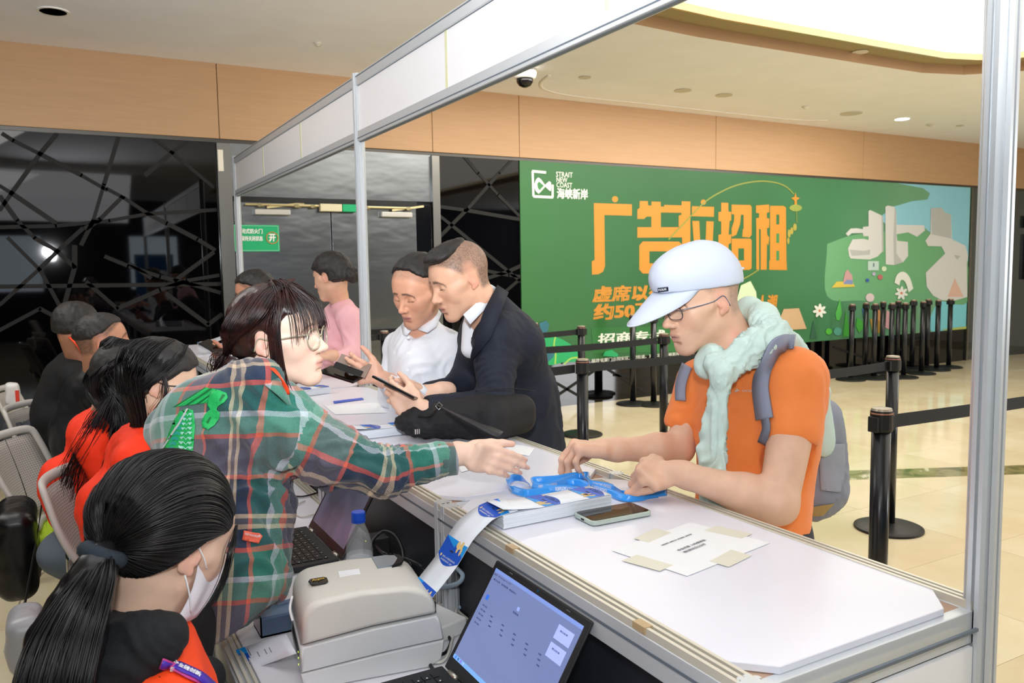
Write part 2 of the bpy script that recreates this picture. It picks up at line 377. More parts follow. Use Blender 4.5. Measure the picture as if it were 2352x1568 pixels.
# shallow curved groove in the ceiling near the wall
g = crv([onz(1262, 172, ZC), onz(1242, 190, ZC), onz(1255, 207, ZC), onz(1330, 222, ZC), onz(1500, 240, ZC), onz(1700, 262, ZC), onz(1830, 275, ZC), onz(1900, 276, ZC)], 6)
g = [(p[0], min(p[1], 7.45), ZC-.002) for p in g]
MB().tube(g, .02, 6, flat=.35, up=(0, 0, 1)).build('ceiling_groove', mat('groove edge white', 'e6e2d8', .7), ceiling, smooth=True)
def ceil_dot(name, x, y, r, kind, label, parent=ceiling):
    c = onz(x, y, ZC); c[1] = min(c[1], 7.4); e = MB()
    if kind == 'ring':
        e.lathe([(r, -.006), (r, 0), (r*.8, 0), (r*.8, .004), (.001, .004)], (c[0], c[1], ZC-.002)); o = e.build(name, mat('grey fitting', 'cfcabd', .5), None, smooth=False)
    elif kind == 'lit':
        E = empty(name, (c[0], c[1], ZC)); MB().lathe([(r*1.15, -.01), (r*1.15, 0), (r, 0)], (c[0], c[1], ZC)).build('bezel', mat('white bezel', 'eeeeea', .4), E)
        MB().lathe([(r, -.013), (r*.98, -.004)], (c[0], c[1], ZC)).build('lens', mat('lit lamp lens', 'ffffff', .4, emit=6), E); o = E
    elif kind == 'dim':
        E = empty(name, (c[0], c[1], ZC)); MB().lathe([(r*1.2, -.008), (r*1.2, 0), (r, 0), (r, -.008)], (c[0], c[1], ZC)).build('bezel', mat('white bezel', 'eeeeea', .4), E)
        MB().lathe([(r, -.004), (r*.6, -.001)], (c[0], c[1], ZC)).build('lens', mat('unlit lens', 'dfdccf', .3), E); o = E
    else:
        e.lathe([(r*.4, -.03), (r, -.012), (r, 0)], (c[0], c[1], ZC)); o = e.build(name, mat('grey fitting', 'cfcabd', .5), None, smooth=False)
    tag(o, label, 'ceiling fitting'); return o
ceil_dot('downlight', 122, 25, .085, 'dim', 'unlit round downlight in the ceiling, upper left corner')
ceil_dot('sprinkler_head', 730, 98, .03, 'nub', 'tiny sprinkler in the ceiling left of the white beam')
ceil_dot('downlight', 2072, 272, .085, 'lit', 'glowing round downlight above the green banner\'s right half')
ceil_dot('ceiling_speaker', 1568, 207, .09, 'ring', 'round flat ceiling fitting, left one of the pair')
ceil_dot('ceiling_speaker', 1663, 218, .09, 'ring', 'round flat ceiling fitting, right one of the pair')
ceil_dot('smoke_detector', 1343, 177, .06, 'ring', 'small round ceiling disc right of the dome camera')
ceil_dot('smoke_detector', 1850, 244, .04, 'nub', 'smallest ceiling nub between the pair and the large fitting')
ceil_dot('ceiling_speaker', 1955, 260, .13, 'ring', 'largest pale ceiling fitting left of the lit downlight')
ceil_dot('sprinkler_head', 2136, 285, .05, 'nub', 'brass coloured nub right of the lit downlight')
ceil_dot('smoke_detector', 2205, 288, .05, 'ring', 'flat disc in the ceiling close to the aluminium post')
p = onz(1975, 119, ZC+.085)
E = empty('downlight', (p[0], p[1], ZC+.085)); MB().lathe([(.075, -.006), (.075, 0)], p).build('lens', mat('unlit lens', 'dfdccf', .3), E); tag(E, 'round downlight set in the edge of the lit ceiling opening', 'ceiling fitting')
# dome camera
p = onz(1205, 160, ZC); p[1] = min(p[1], 7.3); E = empty('dome_camera', (p[0], p[1], ZC)); c = (p[0], p[1], ZC)
MB().lathe([(.11, 0), (.11, -.04), (.1, -.075), (.07, -.085)], c).build('housing', mat('white plastic', 'eeeeec', .35), E, smooth=True)
MB().lathe([(.078, -.08), (.076, -.115), (.055, -.145), (.02, -.16), (.001, -.162)], c).build('dome', mat('black dome glass', '0c0c0e', .1), E, smooth=True)
tag(E, 'white dome camera with black lens hanging from the ceiling', 'camera')

# back wall: wood panels above, dark glass with a cracked lattice, steel door bay
GLASSBLK = mat('black glass', '030305', .03, spec=.55); LATT = mat('dark grey lattice', '0d0d0d', .7); STEEL = None
wall = MB().box((-5, YW+.03, 0), (15.5, YW+.2, ZC)).build('wall_back', mat('wall core', '3a3a3a', .8)); tag(wall, 'back wall of the hall, wood above and black glass below', kind='structure')
edges = [-4.7, -1.72, 1.316, 3.359, 4.364, 7.152, 9.9, 12.7, 15.4]
for a, b in zip(edges, edges[1:]): slab('wood_panel', (a+.003, YW-.03, ZB+.02), (b-.003, YW+.03, ZC), WOODM, wall, bevel=.002)
slab('shadow_trim', (-4.7, YW-.012, ZB-.012), (15.4, YW+.03, ZB+.02), mat('dark trim metal', '55524e', .35, metal=.6), wall)
for a, b in ((-4.7, -2.6), (-2.6, -.62), (-.62, 1.285), (3.42, 4.45)): slab('glass_panel', (a+.002, YW-.002, .0), (b-.002, YW+.03, ZB-.012), GLASSBLK, wall)
for a, b in ((4.45, 7), (7, 9.7), (9.7, 12.5)): slab('glass_panel', (a+.002, YW-.002, 0), (b-.002, YW+.03, .62), GLASSBLK, wall)
LB = MB; bars = []
def Q(zx, zy, s, ox, oy): return (ox+zx/s, oy+zy/s)
L1 = [[(20, 90), (100, 140), (300, 240), (610, 400), (800, 510)], [(425, 90), (300, 240), (90, 530), (0, 660)], [(890, 110), (780, 470), (700, 740), (610, 920)], [(1155, 125), (1290, 230), (1600, 490)], [(1405, 145), (1290, 230), (1090, 400)],
 [(800, 500), (930, 570), (1110, 690), (1250, 760), (1480, 880), (1610, 960)], [(920, 560), (750, 730), (640, 800)], [(0, 480), (80, 530), (420, 760)], [(0, 790), (420, 780), (820, 740), (1110, 690), (1620, 660)],
 [(0, 560), (130, 740), (260, 870), (430, 970), (560, 1090)], [(430, 970), (620, 800)], [(430, 970), (300, 1100), (0, 1370)], [(60, 870), (300, 1110), (470, 1420)], [(560, 1090), (470, 1420)], [(790, 1010), (960, 1080), (1200, 1160), (1410, 1210), (1650, 1280)],
 [(650, 1200), (880, 1400), (1200, 1260), (1400, 1190), (1640, 1150)], [(0, 1235), (1650, 1215)], [(1310, 1190), (1600, 980)], [(1250, 1290), (1560, 1520), (1680, 1430)], [(970, 1060), (1130, 1170)], [(560, 1090), (560, 930)], [(0, 1560), (300, 1400), (600, 1560)]]
L2 = [[(310, 60), (440, 215), (610, 400), (790, 580)], [(740, 90), (620, 215), (350, 520), (100, 770)], [(95, 500), (320, 530), (790, 610)], [(95, 570), (210, 660), (690, 1050), (800, 1140)], [(480, 1045), (700, 1090), (800, 1100)], [(500, 1120), (690, 1060), (800, 1010)], [(660, 1240), (800, 1120)], [(480, 1260), (800, 1500)], [(660, 1240), (400, 1560)]]
def lattice(P, s, ox, oy, w=.034, x0=-9, x1=99):
    for pl in P:
        W = [ony(*Q(x, y, s, ox, oy), YW) for x, y in pl]
        for a, b in zip(W, W[1:]):
            a, b = a.copy(), b.copy(); d = b-a
            for lim, sg in ((x0, 1), (x1, -1)):
                for u, v in ((a, b), (b, a)):
                    if (u[0]-lim)*sg < 0 and abs(d[0]) > 1e-6: t = (lim-u[0])/(v[0]-u[0]); u += (v-u)*min(max(t, 0), 1)
            if np.linalg.norm(b-a) < .03: continue
            e = nrm(b-a)*w*.2; mb = MB(); mb.bar(a-e+(0, -.006, 0), b+e+(0, -.006, 0), .008, w*(.8+.35*random.random()), up=np.cross(nrm(b-a), [0, 1, 0]))
            mb.build('lattice_bar', LATT, wall)
lattice(L1, 3.267, 0, 280, x1=1.27); lattice(L2, 3.732, 980, 340, x0=3.43, x1=4.45)
low = [[(4.5, .45), (5.2, .05)], [(4.6, .02), (5.6, .5)], [(5.3, .5), (6.1, .04)], [(5.6, .3), (7.0, .12)], [(6.4, .48), (7.3, .03)], [(7.4, .4), (8.4, .1)], [(8.2, .45), (9.2, .05)], [(9.4, .4), (10.4, .1)], [(10.2, .05), (11.4, .45)]]
for (ax, az), (bx, bz) in low: MB().bar((ax, YW-.006, az), (bx, YW-.006, bz), .008, .03, up=np.cross(nrm([bx-ax, 0, bz-az]), [0, 1, 0])).build('lattice_bar', LATT, wall)
# steel bay
N = NT('brushed mirror steel'); tc = N.n('ShaderNodeTexCoord'); mp = N.n('ShaderNodeMapping'); mp.inputs['Scale'].default_value = (.9, 1, 2.2); N.l(tc.outputs['Object'], mp.inputs[0])
n1 = N.n('ShaderNodeTexNoise', i_Scale=1.4, i_Detail=3.); N.l(mp.outputs[0], n1.inputs['Vector']); bp = N.n('ShaderNodeBump', i_Strength=.25, i_Distance=.03); N.l(n1.outputs['Fac'], bp.inputs['Height']); N.l(bp.outputs[0], N.b.inputs['Normal'])
N.b.inputs['Base Color'].default_value = (.28, .30, .32, 1); N.b.inputs['Metallic'].default_value = 1; N.b.inputs['Roughness'].default_value = .24; STEEL = N.m
STEELB = mat('satin steel frame', '8d8c88', .28, metal=1)
slab('steel_header', (1.40, YW-.01, 2.24), (3.34, YW+.03, ZB-.012), STEEL, wall)
slab('door_jamb', (1.285, YW-.05, 0), (1.40, YW+.03, ZB-.02), STEELB, wall); slab('door_jamb', (3.34, YW-.05, 0), (3.42, YW+.03, ZB-.02), STEELB, wall)
slab('jamb_light', (1.29, YW-.056, 2.45), (1.335, YW-.05, ZB-.08), mat('pale card', 'e8e2d2', .6), wall)
for i, (a, b, hx) in enumerate(((1.41, 2.288, 1.62), (2.298, 3.16, 2.95))):
    d = empty('door_%d' % (i+1), ((a+b)/2, YW-.01, 0), kind='structure')
    slab('door_leaf', (a, YW-.03, .01), (b, YW+.0, 2.2), STEEL, d, bevel=.004)
    slab('kick_rail', (a+.02, YW-.055, .93), (b-.02, YW-.03, .99), mat('black push bar', '15161a', .3), d, bevel=.008)
    cx = 1.74 if i == 0 else 2.94
    MB().box((cx-.16, YW-.09, 2.075), (cx+.16, YW-.03, 2.125)).build('door_closer', mat('silver closer', 'c9c7c0', .35, metal=.5), d, bevel=.008)
    MB().bar((cx-.05, YW-.075, 2.14), (cx+.3, YW-.04, 2.19), .012, .02).build('closer_arm', mat('brass arm', 'c8b98c', .35, metal=.6), d)
    tag(d, 'polished steel door leaf with a closer at its top')
slab('dark_reveal', (3.165, YW-.02, 0), (3.33, YW+.02, 2.2), mat('dark polished reveal', '0d0f13', .1), wall)
slab('head_rail', (1.41, YW-.06, 2.19), (3.16, YW-.0, 2.235), mat('black head rail', '1c1c1c', .4), wall)
mb = MB(); mb.tube([(1.5, YW-.075, 2.165), (3.1, YW-.075, 2.165)], .011, 8)
for x in (1.62, 1.95, 2.1, 2.62, 3.05): mb.tube([(x, YW-.1, 2.16), (x+.05, YW-.03, 2.16)], .018, 8)
mb.build('coordinator_rail', mat('brass arm', 'c8b98c', .35, metal=.6), wall)
slab('rail_box', (2.17, YW-.11, 2.115), (2.38, YW-.05, 2.185), mat('beige box', 'd8cfae', .5), wall, bevel=.006); slab('green_box', (2.385, YW-.11, 2.115), (2.53, YW-.05, 2.185), mat('emerald sign', '11a86b', .5), wall, bevel=.004)
# green fire door sign
sg = empty('door_sign', (1.6, YW-.035, 1.86)); 
slab('plate', (1.395, YW-.038, 1.745), (1.80, YW-.031, 1.985), mat('emerald sign', '1fae6c', .45), sg); Wt = mat('white print', 'f2f4ee', .6)
mb = MB()
for (lo, hi) in (((1.402, 1.752), (1.792, 1.756)), ((1.402, 1.974), (1.792, 1.978)), ((1.402, 1.752), (1.406, 1.978)), ((1.789, 1.752), (1.793, 1.978))): mb.box((lo[0], YW-.0395, lo[1]), (hi[0], YW-.038, hi[1]))
mb.build('border', mat('pale green print', '8fdcb4', .6), sg)
text('lettering', '常闭式防火门', (1.425, YW-.0395, 1.905), (1, 0, 0), (0, 0, 1), .225, .045, Wt, sg, bold=.03); text('lettering', '请保持关闭状态', (1.425, YW-.0395, 1.84), (1, 0, 0), (0, 0, 1), .225, .045, Wt, sg, bold=.03)
text('lettering', '开', (1.705, YW-.0405, 1.835), (1, 0, 0), (0, 0, 1), .06, .07, Wt, sg, bold=.05)
mb = MB(); mb.tube([(1.735+.052*math.cos(t), YW-.0405, 1.868+.052*math.sin(t)) for t in np.linspace(0, 2*math.pi, 25)[:-1]], .004, 6, closed=True); mb.build('ring', mat('orange print', 'd0874a', .6), sg)
tag(sg, 'green fire door sign with white Chinese lettering on the steel door', 'sign')

# surroundings behind the photographer (they show only as reflections)
rear = MB().box((-5, -7.2, 0), (15.5, -7, ZC)).build('wall_rear', mat('dark wall', '1b1d22', .5)); tag(rear, 'dark wall behind the photographer', kind='structure')
sky = mat('daylight pane', 'cfe0ea', .3, emit=1.6, ecol=(.75, .88, 1))
for x in (-3.8, -1.4, 1.6): w = MB().box((x, -7.0, 1.2), (x+1.1, -6.97, 2.5)).build('window_1', sky, rear)
wl = MB().box((-5.2, -7, 0), (-5, 9.5, ZC)).build('wall_left', mat('dark wall', '1b1d22', .5)); tag(wl, 'dark side wall far left', kind='structure')
for s in ((-2.9, -2.2, .62), (-1.5, -3.0, .7), (1.9, -4.5, .8), (4.6, -5, .8)):
    b = empty('pull_up_banner', (s[0], s[1], 0)); slab('cloth', (s[0]-s[2]/2, s[1], .08), (s[0]+s[2]/2, s[1]+.02, 2.0), mat('bright blue banner cloth', '1272c4', .6), b)
    slab('base', (s[0]-s[2]/2, s[1]-.1, 0), (s[0]+s[2]/2, s[1]+.12, .08), mat('silver base', '9a9a9a', .4, metal=.7), b); tag(b, 'blue pull-up banner behind the photographer, %s of the four' % {-2.9: 'leftmost', -1.5: 'second from left', 1.9: 'third from left', 4.6: 'rightmost'}[s[0]], 'banner', 'blue banners behind the photographer')

# ================================================================ THE GREEN BANNER
BX0, BX1, BZ0, BZ1 = 4.372, 12.46, .50, 2.705; YB = YW-.012
N = NT('printed green banner'); tc = N.n('ShaderNodeTexCoord'); sx = N.n('ShaderNodeSeparateXYZ'); N.l(tc.outputs['Object'], sx.inputs[0])
n1 = N.n('ShaderNodeTexNoise', i_Scale=.55, i_Detail=2.); N.l(tc.outputs['Object'], n1.inputs['Vector'])
u = N.math('MULTIPLY', sx.outputs[0], 1/8.1); f1 = N.math('ADD', u, N.math('MULTIPLY', n1.outputs['Fac'], .22))
N.l(N.ramp(f1, [(.12, '2c6a33'), (.35, '165a26'), (.55, '226230'), (.75, '437f58'), (1.0, '6fa37f')]), N.b.inputs['Base Color']); N.b.inputs['Roughness'].default_value = .45
ban = empty('advertising_banner', (BX0, YB, BZ0)); banbg = MB().box((BX0, YB-.004, BZ0), (BX1, YB+.01, BZ1)).build('backing', N.m, ban)
OR = mat('amber print', 'c8872a', .5); FLATN = [0]
def bp_(x, y): p = ony(x, y, YB-.006); return (p[0], p[2])
def flat(P, m, name='print', dpt=None, smooth=False, conv=True):
    """flat print on the banner: outline of (x, z) points on the wall plane"""
    FLATN[0] += 1; y = YB-.005-.00016*FLATN[0]
    pts = [bp_(*q) for q in P] if conv else P
    pts = [(min(max(a, BX0+.005), BX1-.005), min(max(b, BZ0+.003), BZ1-.003)) for a, b in pts]
    if smooth: pts = [(p[0], p[1]) for p in crv([(*q, 0) for q in pts+[pts[0]]], 5)][:-1]
    n_ = len(pts); bm = bmesh.new(); vs = [bm.verts.new((a-BX0, y-YB, b-BZ0)) for a, b in pts]
    f = bm.faces.new(vs); f.normal_update()
    if f.normal.y > 0: f.normal_flip()
    bmesh.ops.triangulate(bm, faces=[f]); me = bpy.data.meshes.new(name); bm.to_mesh(me); bm.free(); me.materials.append(m)
    o = bpy.data.objects.new(name, me); link(o, ban); return o
def line(P, w, m, name='print', conv=True):
    FLATN[0] += 1; y = YB-.005-.00016*FLATN[0]; pts = [bp_(*q) for q in P] if conv else P
    pts = crv([(a, y, b) for a, b in pts], 6); mb = MB(); L = []; R_ = []
    for i, p in enumerate(pts):
        t = nrm(np.array(pts[min(i+1, len(pts)-1)])-pts[max(i-1, 0)]); s_ = np.array([-t[2], 0, t[0]]); L.append(p+s_*w/2); R_.append(p-s_*w/2)
    mb.grid([L, R_]); return mb.build(name, m, ban)
sea = mat('print light blue', '8cc9dc', .5)
flat([(2060, 418), (2229, 428), (2226, 600), (2170, 560), (2120, 520), (2040, 520), (2020, 500), (2050, 475), (2095, 462), (2130, 458), (2136, 444), (2120, 432)], sea, 'sea_print', smooth=False)
flat([(2160, 680), (2226, 690), (2224, 770), (2140, 768), (2130, 740)], mat('print aqua', '79c8d6', .5), 'lagoon_print')
flat([(1900, 560), (1960, 540), (2060, 530), (2120, 530), (2180, 570), (2226, 610), (2226, 695), (2150, 690), (2060, 700), (1980, 690), (1900, 680)], mat('print meadow', '6aa878', .5), 'meadow_print', smooth=True)
# big characters: strokes given in photograph coordinates on the banner plane
def px_rects(R_, m, name):
    mb = MB(); FLATN[0] += 1; y = YB-.005-.00016*FLATN[0]
    for P in R_:
        pts = [bp_(*q) for q in P]; pts = [(a, b) for a, b in pts]; bm = bmesh.new(); vs = [bm.verts.new((a, y, b)) for a, b in pts]; f = bm.faces.new(vs); f.normal_update()
        if f.normal.y > 0: f.normal_flip()
        t = bmesh.ops.triangulate(bm, faces=[f]); bm.verts.index_update(); mb.add([v.co[:] for v in bm.verts], [tuple(v.index for v in f.verts) for f in bm.faces]); bm.free()
    return mb.build(name, m, ban)
def z1(P): return [(1180+x/5.6, 360+y/5.6) for x, y in P]
def z2(P): return [(1480+x/3.267, 380+y/3.267) for x, y in P]
def circ(x, y, r, n=14): return [(x+r*math.cos(t), y+r*math.sin(t)) for t in np.linspace(0, 2*math.pi, n, endpoint=False)]
px_rects([z1([(1030, 595), (1520, 610), (1520, 758), (1165, 748), (1175, 1400), (1150, 1475), (1090, 1510), (1008, 1515), (1003, 1345), (1040, 1325)]), z1(circ(1303, 545, 40))], OR, 'character_print')
px_rects([z1([(1620, 568), (1725, 570), (1728, 625), (1770, 628), (1772, 575), (1890, 578), (1892, 640), (1935, 640), (1935, 618), (2185, 625), (2185, 720), (1892, 715), (1892, 905), (2195, 905), (2195, 1035), (1590, 1040), (1590, 905), (1770, 905), (1770, 768), (1710, 768), (1675, 800), (1590, 798), (1590, 680), (1620, 655)]),
 z1([(1660, 1088), (2125, 1090), (2170, 1130), (2170, 1480), (2120, 1510), (1660, 1500), (1615, 1450), (1615, 1140), (1660, 1088), (1745, 1215), (1745, 1370), (2030, 1370), (2030, 1215), (1745, 1215)])], OR, 'character_print')
px_rects([z2([(280, 268), (345, 270), (345, 770), (285, 770), (283, 465), (258, 460), (258, 375), (278, 370)]), z2([(357, 305), (523, 310), (521, 385), (357, 380)]), z2(circ(443, 275, 20)), z2([(360, 415), (412, 417), (425, 700), (380, 690)]), z2([(465, 418), (520, 420), (505, 740), (455, 735)]), z2([(357, 770), (528, 770), (528, 810), (357, 810)])], OR, 'character_print')
px_rects([z2([(577, 278), (630, 280), (630, 345), (652, 348), (652, 412), (640, 415), (632, 520), (652, 515), (650, 580), (632, 590), (630, 770), (600, 780), (556, 775), (556, 720), (575, 715), (577, 585), (556, 580), (556, 520), (577, 515), (577, 420), (556, 415), (556, 350), (577, 345)]),
 z2([(655, 293), (795, 296), (805, 310), (805, 520), (790, 540), (735, 535), (738, 480), (745, 475), (745, 370), (725, 368), (718, 440), (690, 520), (655, 535), (655, 470), (672, 420), (675, 368), (655, 365)]),
 z2([(655, 548), (795, 548), (805, 560), (805, 770), (790, 783), (660, 783), (655, 770), (655, 548), (705, 622), (705, 712), (748, 712), (748, 622), (705, 622)])], OR, 'character_print')
px_rects([z2([(838, 300), (935, 292), (938, 350), (918, 355), (920, 395), (938, 398), (936, 465), (920, 470), (922, 520), (938, 540), (930, 600), (920, 580), (918, 782), (873, 782), (873, 480), (860, 475), (862, 780), (840, 780), (840, 470), (838, 395), (860, 392), (862, 358), (838, 355)]),
 z2([(943, 302), (1045, 303), (1062, 315), (1066, 700), (1070, 785), (937, 782), (937, 715), (943, 710), (943, 302), (990, 368), (990, 442), (1012, 442), (1012, 368), (990, 368)])], OR, 'character_print')
G2 = mat('print gap green', '3d8248', .5)
px_rects([z2([(990, 510), (1012, 510), (1012, 580), (990, 580)]), z2([(990, 640), (1012, 640), (1012, 712), (990, 712)])], G2, 'character_gap')
def btext(s, x0, y0, x1, y1, m, bold=.03, shear=0., name='lettering'):
    """lettering between the lower left and the upper right photograph points on the banner"""
    FLATN[0] += 1; a, b = bp_(x0, y0), bp_(x1, y1); y = YB-.005-.00016*FLATN[0]
    text(name, s, (a[0], y, a[1]), (1, 0, 0), (0, 0, 1), b[0]-a[0], abs(b[1]-a[1]), m, ban, bold=bold, shear=shear, lift=0)
WB = mat('banner white print', 'e3e8df', .5)
btext('虚席以待', 1360, 695, 1530, 652, OR, .045, .12); btext('约50万', 1362, 736, 1500, 692, OR, .05, .1); btext('年人潮', 1712, 714, 1783, 676, OR, .04, .15)
flat([(1358, 752), (1600, 748), (1600, 808), (1362, 812)], mat('print dark green bar', '2b6e35', .5), 'bar_print')
btext('招商专线 059', 1372, 793, 1592, 752, WB, .03, .1)
btext('福建省厦门市翔安区大嶝街道、双沪北路海峡新岸商业广场', 1358, 833, 1595, 821, WB, .01, 0)
btext('STRAIT', 1277, 406, 1315, 396, WB, .012); btext('NEW', 1278, 418, 1303, 408, WB, .012); btext('COAST', 1278, 430, 1314, 420, WB, .012); btext('海峡新岸', 1279, 456, 1350, 434, WB, .03)
for P in ([(222, 393), (254, 396)], [(223, 393), (225, 451)], [(225, 451), (270, 453)], [(269, 453), (269, 424)]): line([(1000+a, b) for a, b in P], .028, WB, 'emblem_print')
flat(z1([(255, 370), (285, 290), (315, 265), (350, 290), (400, 360), (455, 312), (478, 330), (480, 410), (470, 445), (440, 420), (405, 385), (345, 450), (318, 478), (280, 440)]), WB, 'emblem_print'); flat(z1([(300, 345), (325, 318), (385, 372), (330, 432), (308, 400)]), G2, 'emblem_gap')
line([z2([(180, 555)])[0], z2([(300, 430)])[0], z2([(440, 285)])[0], z2([(560, 205)])[0], z2([(700, 145)])[0], z2([(860, 118)])[0], z2([(990, 130)])[0], z2([(1070, 165)])[0], z2([(1120, 215)])[0]], .018, mat('thin olive print', '86903f', .5), 'arc_print')
line([z2([(700, 870)])[0], z2([(780, 830)])[0], z2([(860, 780)])[0]], .018, mat('thin olive print', '86903f', .5), 'arc_print'); line([z2([(1140, 340)])[0], z2([(1142, 430)])[0]], .012, mat('thin olive print', '86903f', .5), 'arc_print')
flat(z2([(1132, 200), (1140, 235), (1165, 245), (1142, 260), (1145, 320), (1125, 320), (1125, 262), (1100, 245), (1125, 235)]), OR, 'star_print'); flat([z2([(1134+48*math.cos(t), 318+26*math.sin(t))])[0] for t in np.linspace(0, 6.2, 14)], mat('print olive oval', '8f9c46', .5), 'star_print')
for q in ((1078, 565, 9, 26), (1085, 510, 12, 32), (1105, 490, 12, 28), (1128, 462, 14, 28)): flat([z2([(q[0]+q[2]*math.cos(t), q[1]+q[3]*math.sin(t))])[0] for t in np.linspace(0, 6.2, 10)], mat('print amber green', 'a79a43', .5), 'leaf_print')
def z6(P): return [(1780+x/3.409, 400+y/3.409) for x, y in P]
GRL = mat('print pale grey', 'd2d4d2', .5); GRD = mat('print mid grey', 'b3b7b6', .5)
for P, m_ in (([(552, 465), (590, 425), (640, 422), (685, 430), (688, 412), (730, 408), (730, 288), (745, 280), (832, 322), (845, 600), (800, 645), (740, 668), (590, 660), (578, 640), (570, 580), (605, 510), (690, 505), (730, 515), (730, 485), (690, 485), (685, 460), (600, 462), (570, 485)], GRL), ([(832, 322), (845, 330), (848, 610), (835, 600)], GRD), ([(580, 590), (700, 600), (745, 590), (740, 630), (600, 640)], GRD),
 ([(862, 255), (880, 245), (935, 255), (948, 290), (950, 395), (1165, 400), (1172, 440), (1110, 490), (1040, 455), (950, 470), (955, 520), (1038, 530), (1040, 640), (1000, 690), (930, 712), (865, 705), (862, 500)], GRL), ([(935, 255), (948, 290), (948, 620), (1000, 690), (930, 712), (925, 500)], GRD),
 ([(1218, 265), (1300, 262), (1330, 300), (1375, 315), (1385, 510), (1490, 560), (1510, 640), (1500, 700), (1518, 960), (1400, 990), (1300, 985), (1235, 950), (1185, 880), (1178, 770), (1330, 620), (1300, 565), (1195, 562), (1175, 520), (1215, 465)], GRL), ([(1218, 265), (1300, 262), (1330, 300), (1375, 315), (1380, 505), (1225, 470)], GRD), ([(1395, 630), (1450, 640), (1425, 668)], GRD),
 ([(1405, 812), (1475, 960), (1350, 960)], mat('print salmon', 'd8b4a4', .5)), ([(725, 680), (810, 680), (810, 752), (725, 752)], mat('print pale panel', 'bcd4cd', .5)), ([(765, 695), (775, 695), (775, 725), (765, 725)], mat('print slate', '5d6f86', .5)),
 ([(440, 888), (480, 840), (600, 840), (625, 880)], mat('print yellow mat', 'd8c04e', .5)), ([(530, 850), (545, 770), (565, 745), (600, 790), (608, 850)], mat('print rose', 'c79a9a', .5)), ([(530, 860), (560, 825), (605, 830), (605, 862)], mat('print denim', '7d8fbc', .5)),
 ([(15, 1180), (65, 1055), (185, 1048), (245, 1210), (110, 1218), (70, 1160), (45, 1220)], mat('print tent tan', 'c2a37d', .5)), ([(65, 1160), (80, 1218), (35, 1215)], mat('print tent dark', '5b5a4a', .5)), ([(505, 975), (522, 1090), (500, 1145), (478, 1140), (470, 1090)], mat('print bright green', '4fae4c', .5)), ([(552, 1060), (585, 1270), (530, 1270)], mat('print leaf green', '3fa03a', .5)),
 ([(298, 1140), (325, 1280), (270, 1290)], mat('print dusk green', '2f5d47', .5)), ([(640, 1120), (680, 1150), (690, 1200), (655, 1240), (630, 1190)], mat('print leaf green', '3fa03a', .5)), ([(680, 1050), (730, 1070), (720, 1150), (690, 1130)], mat('print child blue', '3b5aa8', .5)), ([(790, 1050), (860, 1090), (850, 1200), (790, 1190)], mat('print orange toy', 'd69a6a', .5)), ([(740, 1130), (830, 1150), (820, 1240), (760, 1250)], mat('print ochre', 'b08a3e', .5)), ([(870, 1060), (920, 1100), (900, 1220), (860, 1200)], mat('print pink', 'd0a0a8', .5)),
 ([(1300, 1215), (1500, 1190), (1510, 1225), (1350, 1232)], mat('print lime', 'a9b85a', .5)), ([(100, 1215), (125, 1260), (118, 1290), (95, 1285)], mat('print coral', 'd07a5a', .5))): flat(z6(P), m_, 'picture_print')
for x, y, r, m_ in ((418, 1230, 24, mat('print lime ball', '52b43c', .5)), (487, 1230, 32, mat('print teal ball', '4f9a86', .5)), (740, 965, 34, mat('print blossom', 'd9c9c8', .5)), (850, 740, 20, mat('print pale toy', 'cfe0c0', .5)), (770, 780, 14, mat('print lilac', 'b7aed0', .5)), (820, 805, 20, mat('print red toy', 'b8686a', .5)), (720, 830, 14, mat('print child blue', '3b5aa8', .5))): flat(z6(circ(x, y, r)), m_, 'picture_print')
line([z6([q])[0] for q in ((950, 860), (965, 810), (1000, 795), (1035, 830), (1060, 910))], .12, WB, 'arch_print')
for cx, cy, R0 in ((345, 1068, 52), (985, 930, 50)):
    for k in range(7):
        a = k*2*math.pi/7+.3; flat(z6([(cx+math.cos(a)*R0*.55+R0*.5*math.cos(t)*math.cos(a)-R0*.24*math.sin(t)*math.sin(a), cy+math.sin(a)*R0*.6+R0*.5*math.cos(t)*math.sin(a)+R0*.24*math.sin(t)*math.cos(a)) for t in np.linspace(0, 6.1, 9)]), WB, 'petal_print')
    flat(z6(circ(cx, cy, R0*.2)), mat('print coral', 'd07a5a', .5), 'petal_print')
LG = mat('print leaf mint', '23a866', .5); LBt = mat('print leaf teal', '2f6d7d', .5)
def z3(P): return [(1220+x/3.92, 660+y/3.92) for x, y in P]
flat(z3([(95, 430), (200, 440), (300, 480), (400, 560), (420, 660), (300, 680), (130, 700)]), LG, 'leaf_print', smooth=True); flat(z3([(60, 400), (70, 320), (130, 298), (158, 330), (140, 400), (90, 470)]), LBt, 'leaf_print'); flat(z3([(110, 600), (215, 575), (190, 630), (130, 690)]), LBt, 'leaf_print'); flat(z3([(640, 615), (660, 575), (720, 560), (780, 600), (770, 625)]), LG, 'leaf_print')
line(z3([(215, 430), (200, 520), (215, 600), (210, 690)]), .02, mat('print vein', '9fcc5a', .5), 'vein_print'); line(z3([(290, 690), (350, 640), (420, 630)]), .02, mat('print vein', '9fcc5a', .5), 'vein_print')
flat([(1690, 690), (1700, 655), (1722, 645), (1735, 670), (1738, 700), (1715, 705)], mat('print pale lamp', 'c6d8b4', .5), 'picture_print')
tag(ban, 'wide green printed advertising banner with amber Chinese characters on the back wall', 'banner')
